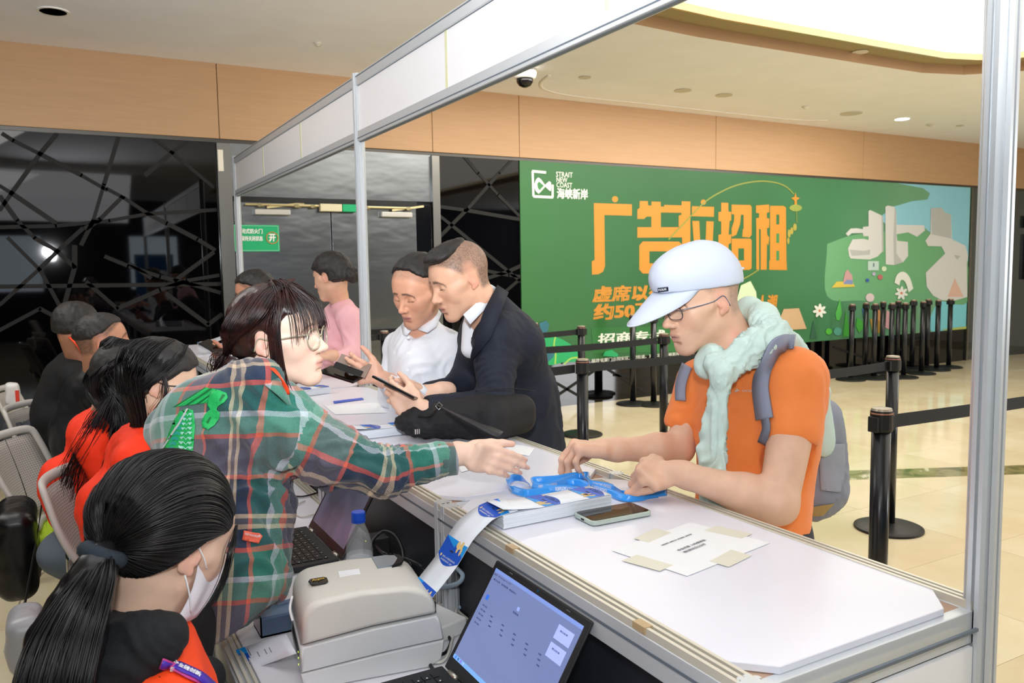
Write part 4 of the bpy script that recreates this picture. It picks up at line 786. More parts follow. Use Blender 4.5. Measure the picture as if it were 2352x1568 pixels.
# laptops
LBK = mat('matte black laptop', '1c1d20', .45, bump=.05, bscale=400); KEY = mat('black key', '131417', .4); HNG = mat('silver hinge', 'b9b3a4', .3, metal=.8)
def laptop(x0, y0, y1, lab, screen, base_len=.225, topx=.13, topz=.185, keys=True, back=0.):
    """hinge along y at x0, base towards the staff"""
    z0 = DZ+.004; E = empty('laptop', (x0-.1, (y0+y1)/2, z0)); W_ = y1-y0
    MB().box((x0-base_len, y0, z0), (x0, y1, z0+.016)).build('base', LBK, E, bevel=.003)
    if keys:
        rows = [(.030, 14, .9, .011), (.048, 14, 1, .0155), (.0665, 13, 1, .0155), (.085, 13, 1, .0155), (.1035, 12, 1, .0155), (.122, 9, 1, .0155)]; mb = None
        for r_, (dx, n_, _, hh) in enumerate(rows):
            x = x0-dx; w = (W_-.04)/n_
            for k in range(n_):
                y = y0+.02+k*w; ya, yb = y+.0012, y+w-.0012
                if r_ == 5 and k in (4, 5): pass
                MB().box((x-hh/2, ya, z0+.016), (x+hh/2, yb, z0+.0178)).build('key', KEY, E)
                MB().box((x-.001, ya+.004, z0+.0178), (x+.002, ya+.007, z0+.0180)).build('legend', WPR, E) if (r_*3+k) % 2 == 0 and W_ > .3 else None
        MB().lathe([(.004, 0), (.004, .003), (.002, .004)], (x0-.085, y0+W_*.52, z0+.017), 10).build('pointing_stick', mat('red rubber', 'd03024', .6), E)
        MB().box((x0-base_len+.02, y0+W_*.32, z0+.0162), (x0-base_len+.075, y0+W_*.68, z0+.0168)).build('touchpad', mat('touchpad', '232428', .35), E)
    d = nrm([topx, 0, topz]); Ls = math.hypot(topx, topz); n_ = np.array([-d[2], 0, d[0]]); h0 = np.array([x0+.004, 0, z0+.012])
    def sp(a, y, t): return h0+d*a+n_*t+np.array([0, y, 0])
    mb = MB(); mb.box((0, y0, -.006), (Ls, y1, 0), M=lambda v: sp(v[0], v[1], v[2])); lid_ = mb.build('screen_lid', LBK, E, bevel=.003)
    MB().box((.026, y0+.014, 0), (Ls-.014, y1-.014, .0006), M=lambda v: sp(v[0], v[1], v[2])).build('display', screen, lid_)
    for ya in (y0+.03, y1-.06): MB().tube([(x0+.002, ya, z0+.014), (x0+.002, ya+.03, z0+.014)], .006, 10).build('hinge', HNG, E, smooth=True)
    MB().lathe([(.003, 0), (.003, .0008)], sp(Ls-.007, (y0+y1)/2, 0), 10, axis=n_).build('webcam', mat('lens blue', '1a4a6a', .1), lid_)
    for f_ in (.2, .8): MB().box((Ls-.008, y0+W_*f_-.006, 0), (Ls-.006, y0+W_*f_+.006, .0006), M=lambda v: sp(v[0], v[1], v[2])).build('screen_bumper', mat('grey mark', '5c6066', .5), lid_)
    tag(E, lab, 'laptop'); return E, sp, Ls, lid_
N = NT('dim grey screen'); tc = N.n('ShaderNodeTexCoord'); n1 = N.n('ShaderNodeTexNoise', i_Scale=7.); N.l(tc.outputs['Object'], n1.inputs['Vector']); c_ = N.ramp(n1.outputs['Fac'], [(.35, '3c4250'), (.6, '545a6c'), (.75, '6a5a78')]); N.l(c_, N.b.inputs['Base Color']); N.l(c_, N.b.inputs['Emission Color']); N.b.inputs['Emission Strength'].default_value = .35; N.b.inputs['Roughness'].default_value = .25
laptop(.628, 2.106, 2.44, 'black laptop with dark screen and red pointing stick behind the bottle', N.m, topx=.105, topz=.178)
N = NT('bluish lit screen'); N.b.inputs['Base Color'].default_value = (.02, .02, .03, 1); N.b.inputs['Emission Color'].default_value = (*lin('8898cf'), 1); N.b.inputs['Emission Strength'].default_value = .62; N.b.inputs['Roughness'].default_value = .2
E, sp, Ls, lid_ = laptop(.622, 1.075, 1.415, 'black laptop with glowing bluish web page in the foreground', N.m, topx=.122, topz=.195, keys=True)
def glow(name, hexc, e=.6): return mat(name, hexc, .5, emit=e)
def scr(name, a0, y0, a1, y1, m): return MB().box((a0, y0, .0007), (a1, y1, .0010), M=lambda v: sp(v[0], v[1], v[2])).build(name, m, lid_)
T0, Ya, Yb = Ls-.014, 1.401, 1.089; ink = glow('screen ink', '2c3470', .25); pale = glow('screen pale', 'b9bfe6'); blu = glow('screen blue', '2f64c8')
scr('tab_bar', T0-.007, Yb, T0, Ya, glow('screen bar', '6f86c4')); scr('task_bar', .026, Yb, .034, Ya, glow('screen taskbar', '6fa0dc'))
def sl(t, a, y, wd, h=.0035, m=None, flip=True): text('lettering', t, sp(a, y, .0012), (0, -1, 0), nrm(sp(.1, 0, 0)-sp(0, 0, 0)), wd, h, m or ink, lid_, bold=.01, lift=.0)
sl('首页', T0-.013, Ya-.004, .012); sl('https://', T0-.0125, Ya-.022, .05, .003); sl('报名系统   签到管理   数据统计', T0-.022, Ya-.01, .09, .0035)
sl('签到查询', T0-.052, Ya-.115, .02, .004); scr('icon', T0-.044, Ya-.13, T0-.037, Ya-.122, glow('screen icon', '8a9ad8'))
scr('logo_block', T0-.062, Ya-.022, T0-.052, Ya-.012, blu)
for k in range(5): sl('姓名 电话', T0-.075-.009*k, Ya-.015, .018, .003)
for k in range(5):
    for j in range(3): sl('待审核', T0-.083-.0085*j, Ya-.055-k*.045-j*.004, .009, .003)
for k in range(2): scr('card_block', T0-.045-.032*k, Yb+.012, T0-.02-.032*k, Yb+.06, glow('screen card', '97a3da')); sl('登记信息', T0-.03-.032*k, Yb+.05, .024, .003)
for k in range(4): scr('task_icon', .0275, Ya-.012-.011*k, .0325, Ya-.007-.011*k, [blu, ink, glow('screen purple', 'a04fb0'), pale][k])
# water bottle
bp0 = np.array([.602, 1.85, DZ+.001]); PET = mat('clear plastic', 'f4f8fb', .03, alpha=.16, spec=.9); E = empty('water_bottle', tuple(bp0))
MB().lathe([(.027, .002), (.032, .008), (.033, .03), (.0315, .05), (.033, .07), (.033, .12), (.031, .14), (.024, .168), (.016, .188), (.0135, .2), (.0135, .206)], bp0, 32).build('bottle_body', PET, E, smooth=True)
MB().lathe([(.026, .004), (.031, .01), (.031, .048), (.030, .06), (.031, .075), (.031, .117), (.0, .1175)], bp0, 32).build('water', mat('water', 'dfe6ee', .04, alpha=.32, spec=.8), E, smooth=True)
MB().lathe([(.0332, .055), (.0335, .056), (.0335, .102), (.0332, .103)], bp0, 32).build('label_band', mat('frosted band', 'e4e6ea', .5, alpha=.45), E, smooth=True)
cap = MB(); cap.lathe([(.0165, .2), (.017, .203), (.017, .219), (.0155, .2215), (0, .2215)], bp0, 40); cap.build('cap', mat('blue bottle cap', '1b50c8', .35), E, smooth=False); MB().lathe([(.0172, .196), (.0172, .1995)], bp0, 32).build('cap_ring', mat('blue bottle cap', '1b50c8', .35), E)
tag(E, 'half full clear water bottle with blue cap behind the printer', 'bottle')
# cables
CBK = mat('black cable', '0f1012', .4); CWH = mat('white cable', 'd9d6cf', .4); CGR = mat('pale blue grey cable', '9fb4c4', .4)
def cable(P, r, m, lab, name='cable'):
    o = MB().tube(crv(P, 8), r, 8).build(name, m, None, smooth=True); return tag(o, lab, 'cable')
z = DZ+.006
cable([(.68, 1.95, z), at(850, 1260, 2.05), at(875, 1222, 2.08), at(905, 1228, 2.06), at(925, 1265, 2.02), at(925, 1310, 1.98), onz(915, 1325, z)], .0042, CBK, 'black cable making the tall loop right of the bottle')
cable([onz(845, 1268, z)+(0, 0, .05), at(875, 1265, 2.0), at(905, 1280, 1.98), at(940, 1312, 1.93), onz(975, 1330, z)], .004, CBK, 'black cable running from laptop to the strip along the desk')
cable([onz(870, 1300, z), at(890, 1285, 1.95), at(930, 1282, 1.93), at(975, 1305, 1.9), onz(985, 1325, z)], .0035, CBK, 'black cable arching lowest right of the bottle')
cc = onz(905, 1312, z)
for k in range(4): cable([cc+np.array([(.035+.004*k)*math.cos(t), (.05-.003*k)*math.sin(t), .005*k+.006*math.sin(t*2)]) for t in np.linspace(k, k+6.0, 9)], .0035, CBK, 'coil of black cable behind the printer, turn %s' % ['lowest', 'second from below', 'third from below', 'topmost'][k])
cable([onz(985, 1400, z), onz(1030, 1385, z), onz(1048, 1400, z), onz(1030, 1500, z), onz(1000, 1520, z), onz(985, 1500, z), onz(990, 1455, z)+(0, 0, .01), onz(1010, 1402, z)+(0, 0, .02)], .0035, CWH, 'white cable looped between printer and foreground laptop')
cable([onz(985, 1480, z), onz(1010, 1460, z)+(0, 0, .01), onz(1035, 1470, z), onz(1020, 1500, z), onz(988, 1500, z)], .0035, CBK, 'black cable loop beside the white loop')
cable([onz(985, 1500, z), onz(990, 1530, z), onz(1015, 1555, z), onz(1030, 1560, z)], .004, CBK, 'black cable running to the foreground laptop\'s hinge')
cable([onz(1010, 1350, DZ+.05), at(1050, 1340, 1.85), at(1063, 1322, 1.84), at(1050, 1305, 1.86)], .0055, CGR, 'pale cable bent around the counter leg'); cable([onz(1040, 1390, z), onz(1080, 1400, z), onz(1110, 1430, z), onz(1105, 1470, z)], .0055, CGR, 'pale cable passing behind the foreground laptop')
cable([onz(700, 1150, z), onz(670, 1165, z), onz(690, 1185, z), onz(725, 1180, z)], .003, CWH, 'white cable on the desk beyond the dark laptop'); cable([onz(640, 1130, z), onz(690, 1140, z), onz(740, 1128, z)], .003, CBK, 'black cable on the desk beyond the dark laptop')
# power strip and adapters
q = np.array([.700, 1.600, DZ+.001]); E = empty('power_strip', tuple(q)); c_, s_ = math.cos(.25), math.sin(.25); Mr = lambda v: q+np.array([v[0]*c_-v[1]*s_, v[0]*s_+v[1]*c_, v[2]])
MB().box((-.045, -.055, 0), (.035, .06, .036), M=Mr).build('body', mat('white plastic gloss', 'e8e8e6', .3), E, bevel=.006); MB().box((-.03, .01, .036), (.0, .04, .062), M=Mr).build('plug', mat('black plastic', '161618', .5), E, bevel=.003)
MB().lathe([(.009, 0), (.009, .003)], Mr(np.array([-.046, -.02, .018])), 16, axis=(-1, 0, 0)).build('button', mat('white plastic gloss', 'e8e8e6', .3), E); tag(E, 'white power strip with a black plug behind the printer', 'power strip')
q = at(862, 1250, 2.12); E = empty('power_adapter', (q[0], q[1], DZ)); MB().box((q[0]-.025, q[1]-.03, DZ+.001), (q[0]+.03, q[1]+.03, DZ+.11)).build('body', mat('black plastic', '161618', .5), E, bevel=.004); MB().lathe([(.002, 0), (.001, .001)], (q[0]-.0255, q[1], DZ+.1), 8, axis=(-1, 0, 0)).build('led', mat('green led', '5ae07a', .4, emit=1.5), E); tag(E, 'upright black power adapter behind the dark laptop\'s edge', 'adapter')
q = onz(868, 1320, DZ); o = MB().box((q[0]-.03, q[1]-.03, DZ+.001), (q[0]+.03, q[1]+.03, DZ+.03)).build('cable_box', mat('black plastic', '161618', .5), bevel=.003); tag(o, 'low black adapter brick between bottle and cables', 'adapter')
# phone on the counter
def slabphone(name, c, ex, L, Wd, T, lab, case, screen, cat_='phone', rings=True):
    c = np.array(c, float); ex = nrm(ex[0] if isinstance(ex, list) else ex); ey = nrm(np.cross([0, 0, 1], ex)); ez_ = np.cross(ex, ey); E = empty(name, tuple(c)); M_ = lambda v: c+ex*v[0]+ey*v[1]+ez_*v[2]
    r = .011; out = [(sx*(L/2-r)+r*math.cos(a), sy*(Wd/2-r)+r*math.sin(a)) for sx, sy, a0 in ((1, 1, 0), (-1, 1, 1), (-1, -1, 2), (1, -1, 3)) for a in np.linspace(a0*math.pi/2, (a0+1)*math.pi/2, 5)]
    MB().prism(out, c, ex, ey, ez_, T).build('case', case, E, bevel=.0025)
    s2 = 1-.008/L; MB().prism([(x*s2, y*(1-.008/Wd)) for x, y in out], c+ez_*T, ex, ey, ez_, .0008).build('screen', screen, E)
    MB().box((-L/2-.0005, -.006, T*.3), (-L/2+.0005, .006, T*.65), M=M_).build('port', mat('black slot', '08080a', .6), E)
    return tag(E, lab, cat_)
SCRN = mat('switched off screen', '120c08', .04, spec=.8)
slabphone('smartphone', (1.044, 1.420, TOPZ+.0015), nrm([.157, -.005, 0]+np.array([0, 0, 0.])), .158, .082, .0105, 'switched off phone in a greenish clear case lying on the counter', mat('green clear case', 'b9c6bb', .15, metal=.3), SCRN)
# taped paper
P4 = [np.array([.912, 1.244]), np.array([1.160, 1.298]), np.array([1.205, 1.115]), np.array([.948, 1.068])]; E = empty('taped_paper', (1.05, 1.18, TOPZ)); zt = TOPZ+.0008
MB().prism([tuple(p) for p in P4], (0, 0, zt), (1, 0, 0), (0, 1, 0), (0, 0, 1), .0004).build('sheet', mat('white copy paper', 'f0f2f4', .6), E)
TAPE = mat('cream masking tape', 'dedccb', .5)
for a, b, w in ((P4[0], P4[3], .035), (P4[0]*.35+P4[1]*.65, P4[0]*.35+P4[1]*.65, .0), (P4[1], P4[2], .035), (P4[2], P4[3], .035), (P4[1], P4[0], .03)):
    if w == 0: continue
    m_ = a*.5+b*.5; t = nrm(np.append(b-a, 0)); n_ = np.array([-t[1], t[0], 0]); c = np.append(m_, zt+.0004); MB().prism([(-.04, -w/2-.01), (.042, -w/2), (.04, w/2+.006), (-.041, w/2)], c, t, n_, (0, 0, 1), .0003).build('tape', TAPE, E)
eu = nrm(np.append(P4[0]-P4[1], 0)); ev = np.cross([0, 0, 1], eu); G5 = mat('grey print', '8a8f98', .6)
o0 = np.append(P4[1]*.25+P4[0]*.75, zt+.0005)
for s_, x, y, w, h in (('请扫码关注公众号', .03, -.105, .07, .008), ('参会代表 入场签到处', .02, -.12, .09, .008), ('签到指南', -.09, -.03, .10, .004)): text('lettering', s_, np.append(P4[1], zt+.0005)+eu*(.09+x)+ev*(-y) if False else np.append(P4[3]*.55+P4[0]*.45, zt+.0005)+eu*(-.09+0*x)+nrm(np.append(P4[0]-P4[3], 0))*(.02+.014*[0, 1, 4][['请扫码关注公众号', '参会代表 入场签到处', '签到指南'].index(s_)]-.03), -eu if False else nrm(np.append(P4[1]-P4[0], 0)), nrm(np.append(P4[0]-P4[3], 0)), w, h, G5, E, bold=.01)
tag(E, 'white paper sheet taped flat to the near end of the counter', 'paper')
# papers further along
for k, (pt, lab) in enumerate((([(1170, 1018), (1228, 1030), (1215, 1048), (1160, 1036)], 'small white slip taped at the counter\'s customer edge beside the woman\'s fingers'), ([(1045, 1058), (1110, 1052), (1125, 1068), (1060, 1085)], 'white paper lying under the outstretched wrist'), ([(745, 932), (868, 925), (890, 948), (770, 952)], 'printed paper lying on the counter before the suited man\'s phone'))):
    q = [onz(a, b, TOPZ) for a, b in pt]; o = MB().prism([(p[0], p[1]) for p in q], (0, 0, TOPZ+.001), (1, 0, 0), (0, 1, 0), (0, 0, 1), .0005).build('paper_sheet', mat('white copy paper', 'f0f2f4', .6)); tag(o, lab, 'paper')
q = [onz(a, b, TOPZ) for a, b in ((765, 922), (832, 914), (836, 918), (768, 927))]; o = MB().prism([(p[0], p[1]) for p in q], (0, 0, TOPZ+.0018), (1, 0, 0), (0, 1, 0), (0, 0, 1), .0005).build('blue_card', mat('print royal blue', '1a56c4', .45)); tag(o, 'narrow blue card edge lying above the printed paper', 'card')
# lanyards
LANY = mat('bright blue satin ribbon', '2a96ee', .28, sheen=.4)
def zl(P): return [(1140+x/5.6, 1060+y/5.6) for x, y in P]
def ribbon(P, parent, w=.019, txt=None, tilt=.35, z0=.012, hz=None, name='ribbon'):
    pts = crv([onz(*p, TOPZ+z0+(hz[i] if hz else 0)) for i, p in enumerate(zl(P))], 7); L = []; R_ = []
    for i, p in enumerate(pts):
        t = nrm(pts[min(i+1, len(pts)-1)]-pts[max(i-1, 0)]); sd_ = nrm(np.cross(t, [0, 0, 1])); 
        if sd_[1] > 0: sd_ = -sd_
        wv = nrm(np.array([0, 0, 1.])*.75+(-sd_)*tilt*(1+.5*math.sin(i*.35)))*w/2; L.append(p+wv); R_.append(p-wv)
    S = Surf(L, R_); S.sheet(name, LANY, parent, t=.0007)
    if txt:
        for k, (t_, u0, fl, sid) in enumerate(txt):
            du = min(.058, S.len-u0-.004)
            if du > .02: S.words('lettering', t_, u0, .22, du, .5, WPR, parent, .0009*sid, .02, flip=fl)
    return S
E1 = empty('lanyard', tuple(onz(1260, 1120, TOPZ))); EN = 'INTERNATIONAL MUSHROOM DAYS'; CN = '2025食用菌全产业链(厦门)创新博览会'
ribbon([(440, 320), (370, 240), (290, 200), (200, 215), (140, 275), (170, 335), (280, 380), (400, 405), (600, 380), (780, 350)], E1, hz=[0]*10)
ribbon([(470, 290), (480, 240), (600, 235), (780, 220), (1000, 185), (1185, 180), (1190, 240)], E1, hz=[.004]*7); ribbon([(460, 300), (600, 325), (760, 290), (900, 240), (1040, 190), (1100, 190), (1160, 230), (1205, 300), (1195, 370)], E1, txt=[(CN, .02, True, 1)], hz=[.006]*9)
tag(E1, 'blue printed lanyard with the round loop at its left, under the fingertips', 'lanyard')
E2 = empty('lanyard', tuple(onz(1420, 1130, TOPZ)))
ribbon([(480, 320), (600, 345), (760, 350), (900, 350), (1050, 385), (1140, 425)], E2, txt=[(EN, .06, False, 1)], hz=[.003]*6); ribbon([(1190, 285), (1350, 305), (1500, 345), (1650, 415), (1800, 440), (1950, 420), (2080, 400), (2190, 385)], E2, txt=[(EN, .01, False, 1)]); ribbon([(1150, 300), (1300, 345), (1450, 395), (1600, 450), (1700, 465), (1850, 455), (1950, 430), (2080, 410)], E2, hz=[-.002]*8, txt=[(EN, .02, True, 1)]); ribbon([(700, 345), (900, 275), (1050, 270), (1200, 315)], E2)
q = onz(*zl([(2190, 385)])[0], TOPZ+.012); MB().tube([q+(-.004, 0, -.008), q+(.004, .004, -.008), q+(.004, .004, .008), q+(-.004, 0, .008)], .0012, 6, closed=True).build('metal_ring', HNG, E2)
tag(E2, 'blue printed lanyard stretching right towards the phone, end folded flat', 'lanyard')
# badge sleeve under the lanyards
q = [onz(*p, TOPZ) for p in zl([(900, 280), (1350, 235), (1500, 300), (1250, 330)])]; o = MB().prism([(p[0], p[1]) for p in q], (0, 0, TOPZ+.0012), (1, 0, 0), (0, 1, 0), (0, 0, 1), .001).build('badge_sleeve', mat('grey clear sleeve', '9aa6aa', .15)); tag(o, 'grey transparent badge sleeve lying under the lanyards', 'sleeve')

# ================================================================ CHAIRS BEHIND THE DESK
CHP = mat('light grey chair plastic', 'bdb9b2', .45); LIME = mat('lime green seat fabric', '9ab81c', .75, bump=.4, bscale=250); CHR = mat('chrome tube', 'd8d8d8', .12, metal=1)
N = NT('perforated chair back'); tc = N.n('ShaderNodeTexCoord'); sx = N.n('ShaderNodeSeparateXYZ'); N.l(tc.outputs['UV'], sx.inputs[0])
def frac(o, k): return N.math('SUBTRACT', N.math('FRACT', N.math('MULTIPLY', o, k)), .5)
fx, fy = frac(sx.outputs[0], 30.), frac(sx.outputs[1], 34.); rr = N.math('ADD', N.math('MULTIPLY', fx, fx), N.math('MULTIPLY', fy, fy)); hole = N.math('LESS_THAN', rr, .055)
N.l(N.mix(hole, 'b9b2aa', '6e655f'), N.b.inputs['Base Color']); N.b.inputs['Roughness'].default_value = .5; PERF = N.m
def chair_parts(E):
    """office visitor chair facing +x, seat centre over the origin"""
    def bk(u, v):  # u across -1..1, v up 0..1
        x = -.22-.11*v-.035*math.sin(v*3.0)*.6+.05*(u*u)+(.03*max(0, v-.82)*5)**1*-1*.3; return np.array([x-.05*v, u*.215*(1-.12*(v-.5)**2*4), .52+.34*v])
    rows = [[bk(u, v) for u in np.linspace(-.9, .9, 9)] for v in np.linspace(.04, .96, 10)]; mb = MB(); mb.grid(rows); uv = []
    for f in mb.F:
        for i in f: r_, c_ = divmod(i, 9); uv.append((c_/8*.95, r_/9))
    o = mb.build('back_mesh', PERF, E, smooth=True, world=False, uv=uv); solid(o, .006)
    rim = [bk(-1, v) for v in np.linspace(0, 1, 8)]+[bk(u, 1.03) for u in np.linspace(-.8, .8, 6)]+[bk(1, v) for v in np.linspace(1, 0, 8)]+[bk(u, -.02) for u in np.linspace(.8, -.8, 5)]
    MB().tube(crv(rim+[rim[0]], 3), .018, 8, flat=.62).build('back_frame', CHP, E, smooth=True, world=False)
    F_ = Field((-.26, -.25, .42), (.26, .25, .50), .012); F_.rbox((0, 0, .455), (.23, .225, .032), r=.03); V, Q_ = F_.mesh(2); V[:, 2] += .018*np.cos(V[:, 1]*6)-.02*np.clip(V[:, 0]-.15, 0, 1)*3; mesh_obj('seat', V, Q_, LIME, E, smooth=True, world=False)
    for s_ in (-1, 1):
        y = s_*.235; MB().tube(crv([(.30, y, .02), (.26, y, .25), (.20, y, .42), (.10, y, .435), (-.10, y, .43), (-.20, y, .43), (-.25, y*.95, .55), (-.26, y*.9, .66)], 5), .0125, 10).build('side_frame', CHR, E, smooth=True, world=False)
        MB().tube(crv([(-.06, y, .43), (-.20, y, .28), (-.30, y, .02)], 5), .0125, 10).build('leg', CHR, E, smooth=True, world=False)
    MB().tube([(.1, -.235, .43), (.1, .235, .43)], .01, 8).build('cross_bar', CHR, E, smooth=True, world=False); MB().tube([(-.1, -.235, .43), (-.1, .235, .43)], .01, 8).build('cross_bar', CHR, E, smooth=True, world=False)
ch0 = empty('office_chair'); chair_parts(ch0)
CHS = [((.31, 3.0), -.45, 'grey mesh-back chair with a black strap over it, under the woman with longest hair'), ((.10, 3.90), -.4, 'grey mesh-back chair with visible lime seat, black bag hanging from its back'), ((.12, 4.80), -.35, 'grey mesh-back chair third in the row, with jackets on it'), ((.02, 5.65), -.2, 'grey mesh-back chair farthest in the row at the left edge')]
for i, ((x, y), rz, lab) in enumerate(CHS):
    if i == 0: e = ch0
    else:
        e = ch0.copy(); link(e)
        for c in ch0.children: d = c.copy(); COL.objects.link(d); d.parent = e
    e.location = (x, y, 0); e.rotation_euler = (0, 0, rz); tag(e, lab, 'chair', 'chairs behind the registration desk')
BAGK = mat('black leather', '0a0a0c', .35, bump=.3, bscale=60); STRB = mat('black webbing', '0c0c0e', .6)
def softbag(name, c, b, lab, m, n=.004, rot=0., seed=1, h=.008, parts=None):
    c = np.array(c, float); F_ = Field(c-np.array(b)*1.35, c+np.array(b)*1.35, h); Mx = np.array([[math.cos(rot), -math.sin(rot), 0], [math.sin(rot), math.cos(rot), 0], [0, 0, 1]]); F_.rbox(c, b, M=Mx, r=min(b)*.8); V, Q_ = F_.mesh(2); N_ = vnormals(V, Q_); V = V+N_*(nz(V, 22, seed)*n+nz(V*(1, 1, .5), 50, seed+3)*n*.4)[:, None]
    E = empty(name, tuple(c-(0, 0, b[2]))); mesh_obj('bag_body', V, Q_, m, E, smooth=True); tag(E, lab, 'bag'); return E
def strap(P, w, m, parent, name='strap', up=(0, 0, 1), t=.002):
    pts = crv(P, 6); L = []; R_ = []
    for i, p in enumerate(pts): tt = nrm(pts[min(i+1, len(pts)-1)]-pts[max(i-1, 0)]); s_ = nrm(np.cross(tt, up)); L.append(p+s_*w/2); R_.append(p-s_*w/2)
    o = MB().grid([L, R_]).build(name, m, parent, smooth=True); solid(o, t); return o
E = softbag('shoulder_bag', at(40, 1255, 3.1), (.07, .17, .17), 'black leather shoulder bag hanging behind the chairs at the left edge', BAGK, seed=2)
strap([at(12, 1010, 3.25), at(45, 1090, 3.15), at(78, 1190, 3.1)], .018, STRB, E, up=(1, 0, .2)); strap([at(100, 1130, 3.0), at(85, 1230, 3.05), at(55, 1400, 2.6), at(48, 1450, 2.5)], .014, STRB, E, up=(1, 0, .2))
E = softbag('small_bag', at(60, 1465, 2.35), (.05, .09, .085), 'pale grey small bag at the lower left beside the long ponytail', mat('pale grey leather', '9fa0a4', .3), seed=5); MB().tube(crv([at(28, 1500, 2.3), at(40, 1440, 2.33), at(75, 1428, 2.33), at(95, 1440, 2.33)], 5), .004, 6).build('piping', STRB, E, smooth=True)
strap([at(128, 1140, 2.80), at(175, 1200, 2.80), at(208, 1262, 2.82)], .012, STRB, E, up=(1, 0, .2), name='shoulder_strap')
E = softbag('jacket_heap', at(62, 1040, 4.3), (.10, .16, .16), 'dim grey jackets heaped on the chairs at the left', mat('dusky grey cloth', '3a3c42', .8), n=.03, seed=7); 
o = softbag('tissue_pack', at(30, 905, 4.8), (.04, .03, .07), 'small white and red packet standing on a far chair', mat('white packet', 'd8d6d2', .5), n=.006, seed=8); MB().box(at(40, 912, 4.75)-(.01, .01, .04), at(40, 912, 4.75)+(.01, .01, .04)).build('red_patch', mat('red patch', 'd03018', .5), o)
o = MB().prism([(0, 0), (.12, 0), (.12, .3), (.1, .3), (.09, .06), (0, .05)], (-.32, 2.75, 0), (1, 0, 0), (0, .2, 1), (0, 1, 0), .02)
# crossbody bag on the counter
FB = Field((.90, 2.15, .99), (1.47, 2.80, 1.24), .006)
def bgp(x, y, d): return at(x, y, d)
FB.rbox((1.245, 2.30, 1.072), (.115, .075, .066), M=np.array([[.95, -.31, 0], [.31, .95, 0], [0, 0, 1]]), r=.05, k=.03); FB.ell((1.16, 2.36, 1.068), (.13, .08, .072), k=.04); FB.ell((1.06, 2.42, 1.065), (.13, .085, .065), k=.04); FB.cap((1.03, 2.44, 1.06), (.955, 2.46, 1.05), .045, .022, k=.02)
V, Q_ = FB.mesh(2); N_ = vnormals(V, Q_); wgt = np.clip((1.17-V[:, 0])*9, .08, 1); V = V+N_*((nz(V, 26, 1)*.012+nz(V*(1, 1, 2), 60, 2)*.005)*wgt)[:, None]; V[:, 2] = np.maximum(V[:, 2], TOPZ+.002)
E = empty('crossbody_bag', (1.16, 2.36, TOPZ)); mesh_obj('bag_body', V, Q_, mat('black bag cloth', '17171a', .75, bump=.2, bscale=900), E, smooth=True)
strap([bgp(1008, 932, 2.55), bgp(1050, 952, 2.42), bgp(1105, 978, 2.33), bgp(1150, 998, 2.31)], .04, mat('black webbing broad', '26262a', .5, bump=.3, bscale=500), E, up=(.3, -.6, .7), t=.003)
strap([bgp(1008, 935, 2.54), bgp(985, 955, 2.56), bgp(960, 956, 2.58), bgp(956, 985, 2.58)], .018, STRB, E, up=(.3, -.6, .7), t=.004)
MB().box(bgp(957, 990, 2.57)-(.012, .004, .012), bgp(957, 990, 2.57)+(.012, .004, .012)).build('buckle', mat('black slot', '08080a', .6), E, bevel=.002)
for dx in (-.006, 0, .006): MB().box(bgp(957, 990, 2.56)+(dx-.0015, -.007, -.008), bgp(957, 990, 2.56)+(dx+.0015, -.003, .008)).build('buckle_bar', mat('chrome tube', 'd8d8d8', .12, metal=1), E)
MB().tube([bgp(1008, 924, 2.53), bgp(1016, 931, 2.53), bgp(1008, 940, 2.53), bgp(1001, 932, 2.53)], .0025, 6, closed=True).build('strap_ring', mat('chrome tube', 'd8d8d8', .12, metal=1), E)
MB().tube(crv([(1.15, 2.30, 1.163), (1.21, 2.27, 1.168), (1.27, 2.245, 1.166), (1.33, 2.23, 1.155)], 5), .002, 6).build('zip', STRB, E, smooth=True)
tag(E, 'black crossbody bag with broad strap lying on the counter before the suited man', 'bag')
# ================================================================ PEOPLE: heads, hands, cloth
SKN = {}
def skinmat(name, rough=.48, sss=.12):
    if name in MATS: return MATS[name]
    N = NT(name); a = N.n('ShaderNodeAttribute', attribute_name='Col'); tc = N.n('ShaderNodeTexCoord'); n1 = N.n('ShaderNodeTexNoise', i_Scale=28., i_Detail=5.); N.l(tc.outputs['Object'], n1.inputs['Vector'])
    mr = N.n('ShaderNodeMapRange'); mr.inputs[1].default_value = .3; mr.inputs[2].default_value = .7; mr.inputs[3].default_value = .93; mr.inputs[4].default_value = 1.05; N.l(n1.outputs['Fac'], mr.inputs[0])
    vm = N.n('ShaderNodeVectorMath', operation='SCALE'); N.l(a.outputs['Color'], vm.inputs[0]); N.l(mr.outputs[0], vm.inputs['Scale']); N.l(vm.outputs[0], N.b.inputs['Base Color'])
    N.b.inputs['Roughness'].default_value = rough; N.b.inputs['Subsurface Weight'].default_value = sss; N.b.inputs['Subsurface Radius'].default_value = (.012, .005, .003); N.b.inputs['Subsurface Scale'].default_value = .6; N.b.inputs['Specular IOR Level'].default_value = .4
    n2 = N.n('ShaderNodeTexNoise', i_Scale=420., i_Detail=2.); N.l(tc.outputs['Object'], n2.inputs['Vector']); bp = N.n('ShaderNodeBump', i_Strength=.12, i_Distance=.001); N.l(n2.outputs['Fac'], bp.inputs['Height']); N.l(bp.outputs[0], N.b.inputs['Normal'])
    MATS[name] = N.m; return N.m
SKIN = skinmat('skin')
